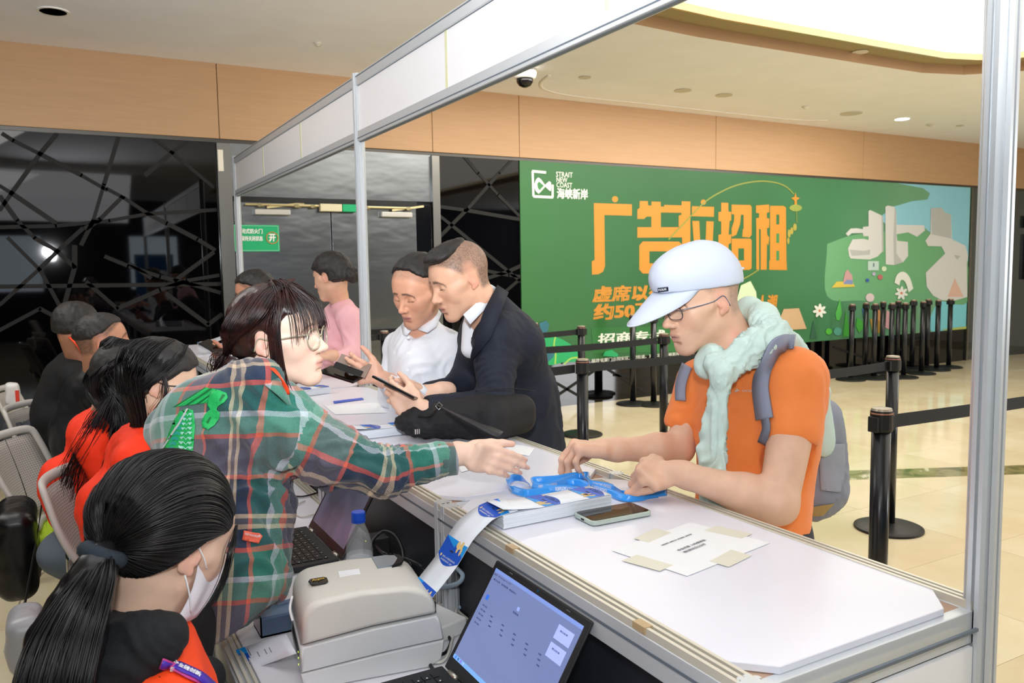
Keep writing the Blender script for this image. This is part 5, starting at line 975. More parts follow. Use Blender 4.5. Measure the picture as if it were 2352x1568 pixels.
def hairmat(name, c0, c1, rough=.33):
    if name in MATS: return MATS[name]
    N = NT(name); oi = N.n('ShaderNodeTexCoord'); n1 = N.n('ShaderNodeTexNoise', i_Scale=45., i_Detail=3.); N.l(oi.outputs['Object'], n1.inputs['Vector']); N.l(N.ramp(n1.outputs['Fac'], [(.3, c0), (.75, c1)]), N.b.inputs['Base Color'])
    N.b.inputs['Roughness'].default_value = rough; N.b.inputs['Specular IOR Level'].default_value = .5; MATS[name] = N.m; return N.m
HAIRB = hairmat('black hair', '0a0a0c', '191618'); HAIRR = hairmat('dark reddish brown hair', '120b0c', '3a1a16'); HAIRS = hairmat('short black hair', '121010', '2c2724', .6)
RH, FH = np.array([math.cos(YAW), -math.sin(YAW), 0.]), np.array([math.sin(YAW), math.cos(YAW), 0.])
def frame(phi, pitch=0, roll=0):
    """forward, left, up of a head or chest; phi 0 faces right across the view, 90 faces away, 180 left; pitch looks down"""
    a, p, r = (math.radians(v) for v in (phi, pitch, roll)); h = math.cos(a)*RH+math.sin(a)*FH; Z = np.array([0, 0, 1.])
    F = h*math.cos(p)-Z*math.sin(p); U = Z*math.cos(p)+h*math.sin(p); L = np.cross(U, F)
    return F, L*math.cos(r)+U*math.sin(r), U*math.cos(r)-L*math.sin(r)
class Head:
    def __init__(s, C, phi, pitch, roll=0, scale=1., skin='e2b493', neck=None, neck_r=.050, h=.0032, lips='b8685c', female=False, brow='2a211e', buzz=None, eye_open=.25, mouth_open=0., wide=1., hairline=None, blush=.25):
        s.C = np.array(C, float); s.F, s.L, s.U = frame(phi, pitch, roll); s.s = scale; s.M = np.array([s.F, s.L, s.U])   # rows
        neck_l = [s.loc(p) for p in neck] if neck is not None else [np.array([-.03, 0, -.17])]
        lo = np.min([(-.125, -.1, -.14)]+[n-.075 for n in neck_l], 0); hi = np.max([(.135, .1, .14)]+[n+.075 for n in neck_l], 0); F = Field(lo, hi, h/scale); w = wide; jw = .92 if female else 1.
        F.ell((-.018, 0, .038), (.098, .077*w, .088), k=.02); F.ell((.018, 0, .03), (.078, .067*w, .075), k=.03)
        F.ell((.030, 0, -.035), (.062, .056*w*jw, .078), k=.035); F.ell((-.0, 0, -.045), (.055, .058*w*jw, .055), k=.03)
        for y in (-1, 1):
            F.cap((.002, y*.048*w*jw, -.055), (.068, y*.015, -.103), .018, .013, k=.022); F.ell((.055, y*.036*w, -.026), (.026, .023, .024), k=.025)
            F.cap((.030, y*.064*w, -.005), (.062, y*.046, -.012), .012, .011, k=.02)
        F.ell((.077, 0, -.102), (.020, .022, .017), k=.022); F.ell((.070, 0, -.068), (.028, .030, .030), k=.022)
        F.cap((.077, -.026, .026), (.077, .026, .026), .012, k=.02)
        for y in (-1, 1): F.ell((.094, y*.031, .006), (.015, .017, .011), k=.014, mode='cut')
        F.cap((.087, 0, .016), (.111, 0, -.026), .0065, .0085, k=.012); F.ell((.112, 0, -.030), (.0125, .0105, .0095), k=.008)
        for y in (-1, 1): F.ell((.101, y*.0120, -.034), (.0105, .0075, .0078), k=.006); F.ell((.102, y*.007, -.0425), (.005, .0035, .004), k=.002, mode='cut')
        mo = mouth_open
        F.ell((.095, 0, -.060), (.011, .020, .0060), k=.006); F.ell((.093, 0, -.071-.006*mo), (.010, .0165, .0062), k=.006)
        F.cap((.104, -.016, -.0655-.003*mo), (.104, .016, -.0655-.003*mo), .0012+.004*mo, k=.003, mode='cut'); F.ell((.094, 0, -.0835), (.006, .014, .0035), k=.008, mode='cut')
        s.eyes = []
        for y in (-1, 1):
            e = np.array([.0775, y*.031, .004]); s.eyes.append(e); F.ell(e, (.0125, .0150, .0125), k=.004); F.ell(e+np.array([.0135, 0, -.0035]), (.008, .0115, .0008+.0042*eye_open), k=.002, mode='cut') if eye_open > .12 else None
        # ears
        for y in (-1, 1):
            M = np.array([[.95, 0, .3], [0, 1, 0], [-.3, 0, .95]]); c = (-.010, y*.077*w, -.004); F.ell(c, (.0165, .0065, .029), M=M, k=.005); F.ell((-.005, y*.0845*w, .003), (.0095, .006, .017), M=M, k=.004, mode='cut'); F.ell((-.002, y*.077*w, -.028), (.008, .005, .009), k=.006); F.cap((.004, y*.080*w, -.004), (.002, y*.082*w, -.014), .004, .003, k=.004)
        pr = (-.036, 0, -.04)
        for n in neck_l: F.cap(pr, n, neck_r/scale, (neck_r*1.06)/scale, k=.03); pr = n
        V, Q = F.mesh(1); N = vnormals(V, Q); s.V0, s.Q = V, Q
        # own colours; nostrils and lip slit also have their shade painted in
        c = np.array(lin(skin))[None].repeat(len(V), 0); X, Y, Z = V.T; aY = np.abs(Y)
        def blend(m, col): nonlocal c; c = c*(1-m[:, None])+np.array(lin(col))*m[:, None]
        g = lambda x: np.clip(x, 0, 1)
        blush_m = g(1-((aY-.04)/.025)**2-((Z+.03)/.025)**2)*g((X-.04)*30)*blush; c = c*(1-blush_m[:, None]*np.array([0, .28, .25]))
        nose = g(1-(Y/.016)**2-((Z+.03)/.018)**2)*g((X-.09)*60)*.5*blush/.25; c = c*(1-nose[:, None]*np.array([0, .16, .14]))
        ear = g((aY-.074*w)*120)*g(1-((X+.01)/.03)**4); c = c*(1-ear[:, None]*np.array([.0, .18, .16]))
        lm = g(1.3-(Y/.0195)**4-((Z+.0655)/.0095)**4*1.3)*g((X-.088)*100); blend(g(lm*1.6)*.6, lips)
        sl = g(1-(Y/.019)**4)*g(1-(np.abs(Z+.0655)/.0022)**2)*g((X-.085)*100); blend(sl*.8, '4a201c')
        bz = .030-.010*((aY-.020)/.022)**2*np.sign(aY-.02)*np.clip(aY-.02, 0, 1)/.022; bm = g(1.4-((aY-.029)/.021)**4)*g(1.5-(np.abs(Z-bz)/(.0042 if not female else .0032))**2)*g((X-.055)*60); blend(bm*.8, brow)
        nb = g(1.2-((aY-.007)/.004)**2-((Z+.0415)/.004)**2)*g((X-.09)*100); blend(nb*.8, '5a2c24')
        if eye_open < 1:                                             # closed or lowered lids keep a lash line
            lz = .004-.0085+.011*eye_open; ll = g(1.3-((aY-.031)/.0145)**4)*g(1.4-(np.abs(Z-lz-.0015*np.cos((aY-.031)*90))/.0016)**2)*g((X-.075)*90); blend(ll*.85, '1d1412')
        if buzz is not None:                                        # closely cropped hair is only a colour on the scalp
            bc, lvl = buzz; hm = g((Z-.020-.055*g((X-.02)*18)+.012*g((-X-.02)*30))*60); hm = np.maximum(hm, g((-X-.028)*60)*g((Z+.055)*60)); hm *= 1-ear; spk = .75+.25*nz(V, 400, 3); blend(g(hm*lvl*spk), bc)
        st = (g((Z+.13)*40)*g(-(Z+.045)*40)*g((X-.02)*30))*(0 if female else .10); blend(st, '6d6260')
        nn = g((-Z-.12)*10); c = c*(1-nn[:, None]*np.array([.02, .04, .05]))
        s.col = c; s.V = s.wld(V); s.skin = lin(skin); s.female = female; s.eye_open = eye_open; s.w = w
    def wld(s, P): return s.C+(np.asarray(P)*s.s)@s.M
    def loc(s, P): return s.M@(np.asarray(P, float)-s.C)/s.s
    def dirw(s, d): return np.asarray(d, float)@s.M
def eyes(H, parent, open_=.3):
    """eyeballs showing under the lids"""
    for e in H.eyes:
        if open_ < .05: continue
        c = H.wld(e+np.array([.0012, 0, -.0035])); mb = MB(); r = .0118*H.s; n, m = 14, 8
        V = []; ax = H.dirw([1, 0, -.25*(1-open_)]); ax = nrm(ax); u_ = nrm(np.cross(ax, H.U)); v_ = np.cross(u_, ax)
        prof = [(r*math.sin(a), r*math.cos(a)) for a in np.linspace(.02, 1.2, m)]; o = MB().lathe(prof[::-1], c, 18, axis=ax).build('eye', [mat('eye white', 'e6e0dc', .2), mat('dark iris', '1a0f0b', .1)], parent, smooth=True)
        me = o.data; idx = [1 if (np.array(p.center)+np.array(parent_loc(parent))-c)@ax > r*.87 else 0 for p in me.polygons]; me.polygons.foreach_set('material_index', idx)
class Limb(Field): pass
FING = ((.030, .040, .025, .021, .0088), (.0105, .045, .029, .023, .0090), (-.0095, .042, .027, .022, .0086), (-.0285, .032, .020, .019, .0076))
def hand(F, W, D, N, side, curls=((20, 30, 20),)*4, spread=(6, 2, -2, -7), thumb=(.9, .5, 0.), tcurl=20, s=1., k=.006, flex=0):
    """five fingered hand in field F: wrist W, direction D, back-of-hand normal N, side=+1 puts the thumb on +cross(D, N)... ; curls per finger in degrees"""
    D = nrm(D); N = nrm(np.asarray(N, float)-D*np.dot(N, D)); S = np.cross(D, N)*side; W = np.array(W, float); P = lambda d, t, n: W+(D*d+S*t+N*n)*s; tips = []
    Mx = np.array([D, S, N]); F.rbox(P(.048, .001, 0), np.array([.043, .038, .0125])*s, M=Mx, r=.012*s, k=.014*s); F.ell(P(.035, .022, -.006), np.array([.032, .017, .014])*s, M=Mx, k=.012*s); F.ell(P(.040, -.025, -.005), np.array([.035, .013, .013])*s, M=Mx, k=.012*s); F.cap(P(-.02, 0, 0), P(.02, 0, 0), .024*s, .022*s, k=.015*s)
    for i, (t, a, b, c, r) in enumerate(FING):
        cu = curls[i] if i < len(curls) else curls[-1]; sp_ = math.radians(spread[i]); base = P(.086-.006*abs(i-1)**1.3, t, .001); d0 = D*math.cos(sp_)+S*math.sin(sp_); ang = 0; p = base; F.cap(P(.055, t*.85, .002), p, r*.9*s, r*1.05*s, k=.008*s)
        for seg, (ln, cc) in enumerate(zip((a, b, c), cu)):
            ang += math.radians(cc); d = d0*math.cos(ang)-N*math.sin(ang); q = p+d*ln*s; r0, r1 = r*(1-.09*seg), r*(.93-.10*seg); F.cap(p, q, r0*s, r1*s, k=k*s if seg else .008*s); p = q
        tips.append(p)
    tv = nrm(D*thumb[0]+S*thumb[1]-N*thumb[2]); p0 = P(.018, .026, -.004); p1 = p0+tv*.044*s; F.cap(p0, p1, .0135*s, .0115*s, k=.012*s); a = math.radians(tcurl); bend = nrm(D*1.-S*.25-N*.35); t2 = nrm(tv*math.cos(a)+bend*math.sin(a)); p2 = p1+t2*.032*s; F.cap(p1, p2, .0112*s, .0102*s, k=.006*s); t3 = nrm(t2*math.cos(a)+bend*math.sin(a)); p3 = p2+t3*.026*s; F.cap(p2, p3, .0102*s, .0086*s, k=.005*s)
    return tips+[p3]
def join_body(name, parts, parent, mats=None):
    """several fields of one body in one mesh; parts = (V, Q, colours)"""
    Vs, Qs, Cs, o = [], [], [], 0
    for V, Q, c in parts: Vs.append(V); Qs.append(Q+o); o += len(V); Cs.append(np.broadcast_to(c, (len(V), 3)))
    return mesh_obj(name, np.concatenate(Vs), np.concatenate(Qs), mats or SKIN, parent, smooth=True, col=np.concatenate(Cs))
def arm_mesh(E, Wr, D, N, side, skin, r=(.043, .03, .0235), upper=None, h=.0035, s=1., hand_kw=None, redk=.2, flat=1.):
    """forearm from elbow E to wrist Wr, with its hand; upper = point up the upper arm"""
    E, Wr = np.array(E, float), np.array(Wr, float); D = nrm(D); pts = [E, Wr, Wr+D*.2*s, Wr+np.array(N)*.02]+([np.array(upper)] if upper is not None else [])
    lo, hi = np.min(pts, 0)-.09, np.max(pts, 0)+.09; F = Field(lo, hi, h)
    if upper is not None: F.cap(upper, E, r[0]*1.12, r[0]*.93, k=.02)
    m = E+(Wr-E)*.3; F.cap(E, m, r[0]*.93, r[0]*.98, k=.02); F.cap(m, Wr+(E-Wr)*.12, r[0]*.98, r[2]*1.05, k=.02); F.cap(Wr+(E-Wr)*.12, Wr, r[2]*1.05, r[2]*.95, k=.02)
    tips = hand(F, Wr, D, N, side, s=s, **(hand_kw or {})); V, Q = F.mesh(1); c = np.array(lin(skin))[None].repeat(len(V), 0)
    dd = np.min([np.linalg.norm(V-t, axis=1) for t in tips], 0); m_ = np.clip(1-dd/.03, 0, 1)*redk*1.6+np.clip(1-np.linalg.norm(V-(Wr+D*.09), axis=1)/.05, 0, 1)*redk*.5; c = c*(1-np.clip(m_, 0, 1)[:, None]*np.array([0, .45, .4]))
    return V, Q, c, tips
def cloth(F, amp=.004, folds=(), seed=0, relaxn=2, fine=.0012, fs=14):
    """mesh of a garment field with creases: folds = (point, direction along the crease, spacing, strength, reach)"""
    V, Q = F.mesh(relaxn); global V_REST; V_REST = V.copy(); N = vnormals(V, Q); d = nz(V, fs, seed)*amp+nz(V, fs*2.3, seed+1)*amp*.45+nz(V, fs*6, seed+2)*fine
    for p, dr, sp_, st, rc in folds:
        dr = nrm(dr); rel = V-np.array(p); al = rel@dr; pr = rel-np.outer(al, dr); dist = np.linalg.norm(rel, axis=1); ph = (nz(V*.6, 1/sp_*.7, seed+5)*2.4+np.sum(pr, 1)/sp_)*2*math.pi; w = np.exp(-(dist/rc)**2); rid = 1-np.abs(np.sin(ph*.5)); d = d+(rid-.5)*st*w
    V = V+N*d[:, None]; V = relax(V, Q, 1, .35); return V, Q
def bvh_of(*objs):
    from mathutils.bvhtree import BVHTree
    V, Fc = [], []
    for o in objs:
        off = np.array(parent_loc(o.parent)); k = len(V); V += [tuple(np.array(v.co)+off) for v in o.data.vertices]; Fc += [tuple(i+k for i in p.vertices) for p in o.data.polygons]
    return BVHTree.FromPolygons(V, Fc)
def cast(bv, x, y, src=None, lift=.002):
    o = Vector(CAM); d = Vector(ray(x, y)).normalized(); h = bv.ray_cast(o, d)
    if h[0] is None: return None
    n = np.array(h[1]); n = -n if n@np.array(d) > 0 else n; return np.array(h[0])+n*lift
def decal(name, poly, bv, m, parent, lift=.002, step=9, thick=0, uv=False, fallback=None):
    """a patch sewn or printed on the surface under it: its outline is sampled finely and every point laid on the cloth"""
    bm = bmesh.new(); vs = [bm.verts.new((a, b, 0)) for a, b in poly]; f = bm.faces.new(vs); bmesh.ops.triangulate(bm, faces=[f])
    P = np.array(poly); 
    for ax in (0, 1):
        k = P[:, ax].min()+step
        while k < P[:, ax].max()-.5: bmesh.ops.bisect_plane(bm, geom=bm.verts[:]+bm.edges[:]+bm.faces[:], plane_co=(k, 0, 0) if ax == 0 else (0, k, 0), plane_no=(1, 0, 0) if ax == 0 else (0, 1, 0)); k += step
    bm.verts.index_update(); V = []; last = None; pend = []
    for i, v in enumerate(bm.verts):
        p = cast(bv, v.co.x, v.co.y, lift=lift)
        V.append(p)
    good = [p for p in V if p is not None]
    if not good: bm.free(); return None
    dep = lambda p: (p-CAM)@FW
    md = np.median([dep(p) for p in good]); V = [p if p is not None and abs(dep(p)-md) < .25 else at(bm.verts[i].co.x, bm.verts[i].co.y, md) if False else p for i, p in enumerate(V)] if False else V
    bad = {i for i, p in enumerate(V) if p is None}; Fc = [tuple(v.index for v in q.verts) for q in bm.faces if not any(v.index in bad for v in q.verts)]; V = [p if p is not None else good[0] for p in V]; bm.free()
    Fc = [q[::-1] if np.cross(V[q[1]]-V[q[0]], V[q[2]]-V[q[0]])@(CAM-V[q[0]]) < 0 else q for q in Fc]
    o = mesh_obj(name, V, Fc, m, parent, smooth=True)
    if thick: solid(o, thick, 1)
    return o
def decal_text(name, s_, x0, y0, x1, y1, h, bv, m, parent, lift=.002, bold=.02):
    """lettering from (x0, y0) to (x1, y1), h tall, laid on a surface"""
    V, Fc = text_mesh(s_, bold); lo, hi = V.min(0), V.max(0); q = (V-lo)/np.maximum(hi-lo, 1e-6); d = np.array([x1-x0, y1-y0], float); n = np.array([d[1], -d[0]])/np.linalg.norm(d)*h; P = np.array([x0, y0])+np.outer(q[:, 0], d)+np.outer(q[:, 1], n)
    W = [cast(bv, *p, lift=lift) for p in P]; bad = {i for i, p in enumerate(W) if p is None}; W = [p if p is not None else np.zeros(3) for p in W]
    return mesh_obj(name, W, [f for f in Fc if not any(i in bad for i in f)], m, parent)
def tape_on(name, path, w, bv, m, parent, lift=.004, thick=.002, ends=None):
    """a band of width w (pixels at its place) along a path, laid on a surface"""
    pts = [p[:2] for p in crv([(*p, 0) for p in path], 6)]; L, R_ = [], []; last = None
    for i, p in enumerate(pts):
        t = nrm(np.array(pts[min(i+1, len(pts)-1)])-np.array(pts[max(i-1, 0)])); n = np.array([-t[1], t[0]])*w/2
        a, b = cast(bv, *(np.array(p)+n), lift=lift), cast(bv, *(np.array(p)-n), lift=lift)
        if a is None or b is None: 
            if last is None: continue
            dd = (last[0]-CAM)@FW; a = a if a is not None else at(*(np.array(p)+n), dd); b = b if b is not None else at(*(np.array(p)-n), dd)
        last = (a, b); L.append(a); R_.append(b)
    L, R_ = np.array(L), np.array(R_)
    for _ in range(3): L[1:-1] = (L[:-2]+2*L[1:-1]+L[2:])/4; R_[1:-1] = (R_[:-2]+2*R_[1:-1]+R_[2:])/4
    o = MB().grid([list(R_), list(L)]).build(name, m, parent, smooth=True); solid(o, thick, 0); return o
def strands(name, guides, count, r, m, parent, jit=.006, seg=10, seed=0, stuff=True, taper=.25, curl=0., clump=0.):
    """hair: many thin locks, each blended between neighbouring guide curves"""
    rg = np.random.default_rng(seed); G = []
    for g in guides:
        P = np.array(crv(g, 6)); u = np.concatenate([[0], np.cumsum(np.linalg.norm(np.diff(P, axis=0), axis=1))]); u /= u[-1]; G.append(np.stack([np.interp(np.linspace(0, 1, seg), u, P[:, i]) for i in range(3)], 1))
    G = np.array(G); ng = len(G); pos = rg.uniform(0, ng-1, count) if ng > 1 else np.zeros(count); i0 = np.clip(pos.astype(int), 0, max(ng-2, 0)); f = (pos-i0)[:, None, None]; P = G[i0]*(1-f)+(G[np.minimum(i0+1, ng-1)])*f if ng > 1 else G[i0]
    t = np.linspace(0, 1, seg); J = rg.normal(0, 1, (count, 1, 3))*jit; J2 = rg.normal(0, 1, (count, 1, 3))*jit*.8; P = P+J*np.clip(t*3+.25, 0, 1)[None, :, None]+J2*(t**2)[None, :, None]
    if curl: ph = rg.uniform(0, 6.28, (count, 1)); P = P+np.stack([np.sin(t*9+ph), np.cos(t*8+ph), np.sin(t*7+ph*2)], 2)*curl*t[None, :, None]
    T = np.gradient(P, axis=1); T /= np.maximum(np.linalg.norm(T, axis=2), 1e-9)[..., None]; ref = nrm([.3, .2, 1]); Nn = np.cross(T, ref); Nn /= np.maximum(np.linalg.norm(Nn, axis=2), 1e-6)[..., None]; B = np.cross(T, Nn)
    rad = (r*rg.uniform(.6, 1.3, (count, 1))*(1-(1-taper)*t**2)[None])[..., None]; K = [P+(Nn*math.cos(a)+B*math.sin(a))*rad for a in (0, 2.094, 4.189)]; V = np.stack(K, 2).reshape(-1, 3)
    b = (np.arange(count)[:, None]*seg+np.arange(seg-1)[None]).ravel()*3; Q = np.concatenate([np.stack([b+k, b+(k+1) % 3, b+3+(k+1) % 3, b+3+k], 1) for k in range(3)])
    o = mesh_obj(name, V, Q, m, parent, smooth=True)
    if stuff: o['kind'] = 'stuff'
    return o
def hair_shell(H, parent, m, grow=.010, line=.052, back=-.05, side=.0, h=.004, extra=None, cuts=None, amp=.002, name='hair', seed=0, ear_clear=True, temple=.02, fs=60, soft=.022):
    """a fitted hair mass over the skull; line = front hairline height, back = nape height"""
    F = Field((-.15, -.12, -.16), (.13, .12, .165), h); g = grow; w = H.w
    F.ell((-.018, 0, .040), (.098+g, .077*w+g, .088+g), k=.02); F.ell((.016, 0, .036), (.078+g*.7, .067*w+g*.8, .075+g), k=.03); F.ell((-.035, 0, -.005), (.075+g*.6, .064*w+g, .075), k=.03)
    if extra: extra(F)
    X, Y, Z = np.meshgrid(*F.ax, indexing='ij', sparse=True); aY = np.abs(Y)
    front = np.clip((X-.02)/.05, 0, 1); low = back+(line-back)*np.clip((X+.045)/.10, 0, 1)**1.3+side*np.exp(-((X+.01)/.03)**2)+temple*front*np.clip((aY-.03)/.04, 0, 1)*-1
    sm = np.clip((Z-low)/soft, 0, 1); sm = sm*sm*(3-2*sm); F.F[:] = (F.F+(1-sm)*(g+.014)).astype(np.float32)
    if ear_clear:
        for y in (-1, 1): F.ell((-.008, y*.086*w, -.006), (.024, .02, .036), k=.006, mode='cut')
    if cuts: cuts(F)
    V, Q = F.mesh(2); N = vnormals(V, Q); V = V+N*(nz(V*(1, 1, .6), fs, seed)*amp+nz(V, fs*3, seed+1)*amp*.4)[:, None]
    return mesh_obj(name, H.wld(V), Q, m, parent, smooth=True)
def glasses(H, parent, m, lens_m, y=.034, z=.004, x=.104, rx=.024, rz=.019, square=2.6, r=.0012, temple_m=None, drop=0., metal=True):
    E = empty('glasses', tuple(H.wld((x, 0, z)))); E.parent = parent; E.location = Vector(H.wld((x, 0, z)))-Vector(parent_loc(parent))
    for s_ in (-1, 1):
        P = []
        for t in np.linspace(0, 2*math.pi, 28, endpoint=False):
            c_, n_ = math.cos(t), math.sin(t); P.append((x-.10*(abs(y+c_*rx*s_*0))**1*0-.22*max(0, abs(s_*y+rx*math.copysign(abs(c_)**(2/square), c_))-.02), s_*y+rx*math.copysign(abs(c_)**(2/square), c_), z+rz*math.copysign(abs(n_)**(2/square), n_)))
        W = H.wld(P); MB().tube(list(W), r, 6, closed=True).build('rim', m, E, smooth=True); mb = MB(); mb.add(list(W)+[W.mean(0)], [(i, (i+1) % 28, 28) for i in range(28)]); mb.build('lens', lens_m, E)
        end = (x-.22*(y+rx-.02), s_*(y+rx), z+rz*.55); MB().tube(crv(H.wld([end, (x-.035, s_*(.0735*H.w), z+rz*.5), (.02, s_*.080*H.w, z+.006), (-.012, s_*.083*H.w, z+.012), (-.028, s_*.080*H.w, z-.018)]), 5), r*1.05, 6, flat=1.0).build('temple', temple_m or m, E, smooth=True)
        MB().tube(list(H.wld([(x-.004, s_*(y-rx), z-.002), (x-.006, s_*.0085, z-.007), (x-.012, s_*.0085, z-.012)])), r*.8, 6).build('nose_pad', m, E)
    MB().tube(crv(H.wld([(x, -(y-rx), z+.004), (x+.003, 0, z+.008), (x, y-rx, z+.004)]), 5), r, 6).build('bridge', m, E, smooth=True)
    return E
LENS = mat('clear lens', 'eef4f4', .02, trans=0, alpha=.10, spec=.8)
# ================================================================ THE PEOPLE
def person(name, loc, label): return empty(name, tuple(loc), label, 'person')
def torso_axes(phi, lean=0, roll=0): return frame(phi, lean, roll)
# ---------------------------------------------------------------- man in white cap, orange shirt
SK1 = 'e6ba9e'
H = Head(at(1608, 690, 2.05), 204, 15, 0, skin=SK1, neck=[at(1680, 790, 2.06)], neck_r=.057, mouth_open=.35, brow='4a3a34', eye_open=.3, lips='c98a80', buzz=('4a403a', .55), wide=.98)
P1 = person('person', (1.55, 1.35, 0), 'man in white baseball cap, orange t-shirt and mint scarf picking up lanyards')
TEE = mat('orange jersey', 'ff8e44', .72, bump=.25, bscale=900, sheen=.15)
sh_n, sh_f = at(1826, 872, 1.93), at(1608, 880, 2.20)
el_n, wr_n = at(1786, 1158, 1.83), at(1548, 1083, 1.90)
el_f, wr_f = at(1560, 1030, 2.16), at(1398, 1032, 2.11)
bodyp = [(H.V, H.Q, H.col)]
V, Q, c, _ = arm_mesh(el_n, wr_n, cv(-.97, .02, -.06), cv(-.15, .62, -.75), -1, SK1, r=(.047, .03, .027), upper=at(1822, 960, 1.90), s=.98, hand_kw=dict(curls=((72, 78, 45), (76, 80, 45), (78, 80, 45), (80, 78, 45)), spread=(2, 0, -2, -4), thumb=(.9, .15, .5), tcurl=25)); bodyp.append((V, Q, c))
V, Q, c, _ = arm_mesh(el_f, wr_f, cv(-.98, .10, -.1), cv(-.15, .96, -.15), 1, SK1, r=(.041, .03, .026), upper=sh_f, s=1.08, hand_kw=dict(curls=((58, 28, 14), (60, 34, 16), (64, 40, 18), (68, 46, 20)), spread=(5, 1, -3, -7), thumb=(.72, .30, .75), tcurl=12)); bodyp.append((V, Q, c))
join_body('body', bodyp, P1)
F = Field((1.05, .95, .55), (2.0, 2.05, 1.45), .0075); tf = torso_axes(212, 6); M = np.array(tf)
c0 = at(1735, 965, 2.06); F.ell(c0, (.118, .19, .20), M=M, k=.05); F.ell(at(1730, 1120, 2.07), (.118, .165, .20), M=M, k=.06); F.ell(at(1722, 1260, 2.06), (.120, .158, .22), M=M, k=.05); F.ell(at(1790, 900, 2.10), (.10, .14, .10), M=M, k=.05)
F.cap(at(1722, 842, 2.02), sh_n, .062, .068, k=.04); F.cap(at(1700, 850, 2.05), sh_f, .058, .060, k=.04)
F.cap(sh_n, at(1818, 985, 1.90), .072, .069, k=.03); F.cap(sh_f, at(1573, 965, 2.19), .062, .055, k=.03)
# cut the sleeve ends and the waist
F.cap(at(1818, 1100, 1.87), at(1816, 1071, 1.88), .072, k=.004, mode='cut'); F.cap(at(1530, 1050, 2.2), at(1546, 1028, 2.19), .062, k=.004, mode='cut')
V, Q = cloth(F, .0035, folds=((at(1840, 890, 1.95), cv(.2, -1, 0), .05, .006, .12), (at(1700, 1180, 1.95), cv(1, .25, 0), .06, .006, .14), (at(1590, 960, 2.15), cv(.5, -1, 0), .035, .006, .08)), seed=3, fine=.0006)
tee = mesh_obj('t_shirt', V, Q, TEE, P1, smooth=True); BV1 = bvh_of(tee)
decal_text('lettering', 'CACHIN', 1706, 900, 1731, 901, 6, BV1, mat('grey shirt print', 'd8c3b8', .6), P1, .0022); decal('emblem_print', [(1687, 899), (1694, 892), (1702, 899), (1697, 897), (1694, 900)], BV1, mat('grey shirt print', 'd8c3b8', .6), P1, .0022, step=4)
# trousers and lower body, down to the floor
F = Field((1.25, .95, 0), (2.0, 1.75, .95), .014); hp = at(1722, 1290, 2.08); F.ell((hp[0], hp[1], .90), (.13, .16, .14), M=M, k=.05)
for s_ in (-.085, .085): q = hp[:2]+M[1][:2]*s_; F.cap((*q, .85), (*(q+M[0][:2]*.02), .47), .088, .066, k=.03); F.cap((*(q+M[0][:2]*.02), .47), (*q, .10), .062, .05, k=.03); F.cap((*(q-M[0][:2]*.03), .045), (*(q+M[0][:2]*.13), .035), .042, .036, k=.02)
V, Q = F.mesh(1); V[:, 2] = np.maximum(V[:, 2], .002); mesh_obj('trousers', V, Q, mat('dark grey trousers', '3a3d44', .8), P1, smooth=True)
# cap
CAPM = mat('off white cap cotton', 'cdd6e6', .75, bump=.2, bscale=700); w = .98
F = Field((-.16, -.12, -.06), (.13, .12, .18), .0036); F.ell((-.016, 0, .058), (.104, .090, .092), k=.02); F.ell((.045, 0, .075), (.078, .078, .068), k=.03); F.ell((-.045, 0, .03), (.070, .078, .07), k=.03)
nrm_c = nrm([.16, 0, -1]); F.plane((.0, 0, .036), nrm_c); V, Q = F.mesh(2); N_ = vnormals(V, Q); an = np.arctan2(V[:, 1], V[:, 0]); seam = np.exp(-(np.abs(((an*3/math.pi+.5) % 1)-.5)/.012)**2)*(V[:, 2] > .05); V = V+N_*(nz(V, 40, 2)*.0012-seam*.0009)[:, None]
CAPO = empty('cap', tuple(H.wld((0, 0, .06)))); CAPO.parent = P1; CAPO.location = Vector(H.wld((0, 0, .06)))-Vector(P1.location)
crown = mesh_obj('crown', H.wld(V), Q, CAPM, CAPO, smooth=True)
rows = []
for t in np.linspace(0, 1, 9):
    rows.append([H.wld((.026+.088*math.cos(a)+.104*t*max(0, math.cos(a*1.22))**.75, math.sin(a)*.081*(1-.10*t), .0535-.012*(1-math.cos(a))-(.044*t+.010*t*t)*max(0, math.cos(a*1.22))**.5)) for a in np.linspace(-1.28, 1.28, 25)])
o = MB().grid(rows).build('brim', CAPM, CAPO, smooth=True); solid(o, .003)
MB().tube(rows[-1], .0022, 6).build('brim_edge', CAPM, CAPO, smooth=True); 
BVc = bvh_of(crown); decal('label_patch', [(1511, 661), (1535, 658), (1536, 668), (1512, 671)], BVc, mat('navy patch', '1c2536', .6), CAPO, .0012, step=6); decal_text('lettering', 'POOLAX', 1514, 668, 1532, 665, 5, BVc, WPR, CAPO, .002)
MB().tube(crv(H.wld([(-.118, .035, .050), (-.124, .0, .042), (-.118, -.035, .050)]), 4), .010, 8, flat=.35, up=H.U).build('strap', mat('pale cap strap', 'd9e0ea', .6), CAPO, smooth=True)
MB().add(list(H.wld([(-.124, -.02, .06), (-.124, .02, .06), (-.118, .018, .085), (-.118, -.018, .085)])), [(0, 1, 2, 3)]).build('back_opening', mat('dark gap', '15161a', .8), CAPO)
glasses(H, P1, mat('gunmetal frame', '5a5f66', .25, metal=.8), LENS, y=.033, z=-.001, x=.108, rx=.025, rz=.0165, temple_m=mat('steel blue temple', '5c7390', .3, metal=.4), r=.0011)
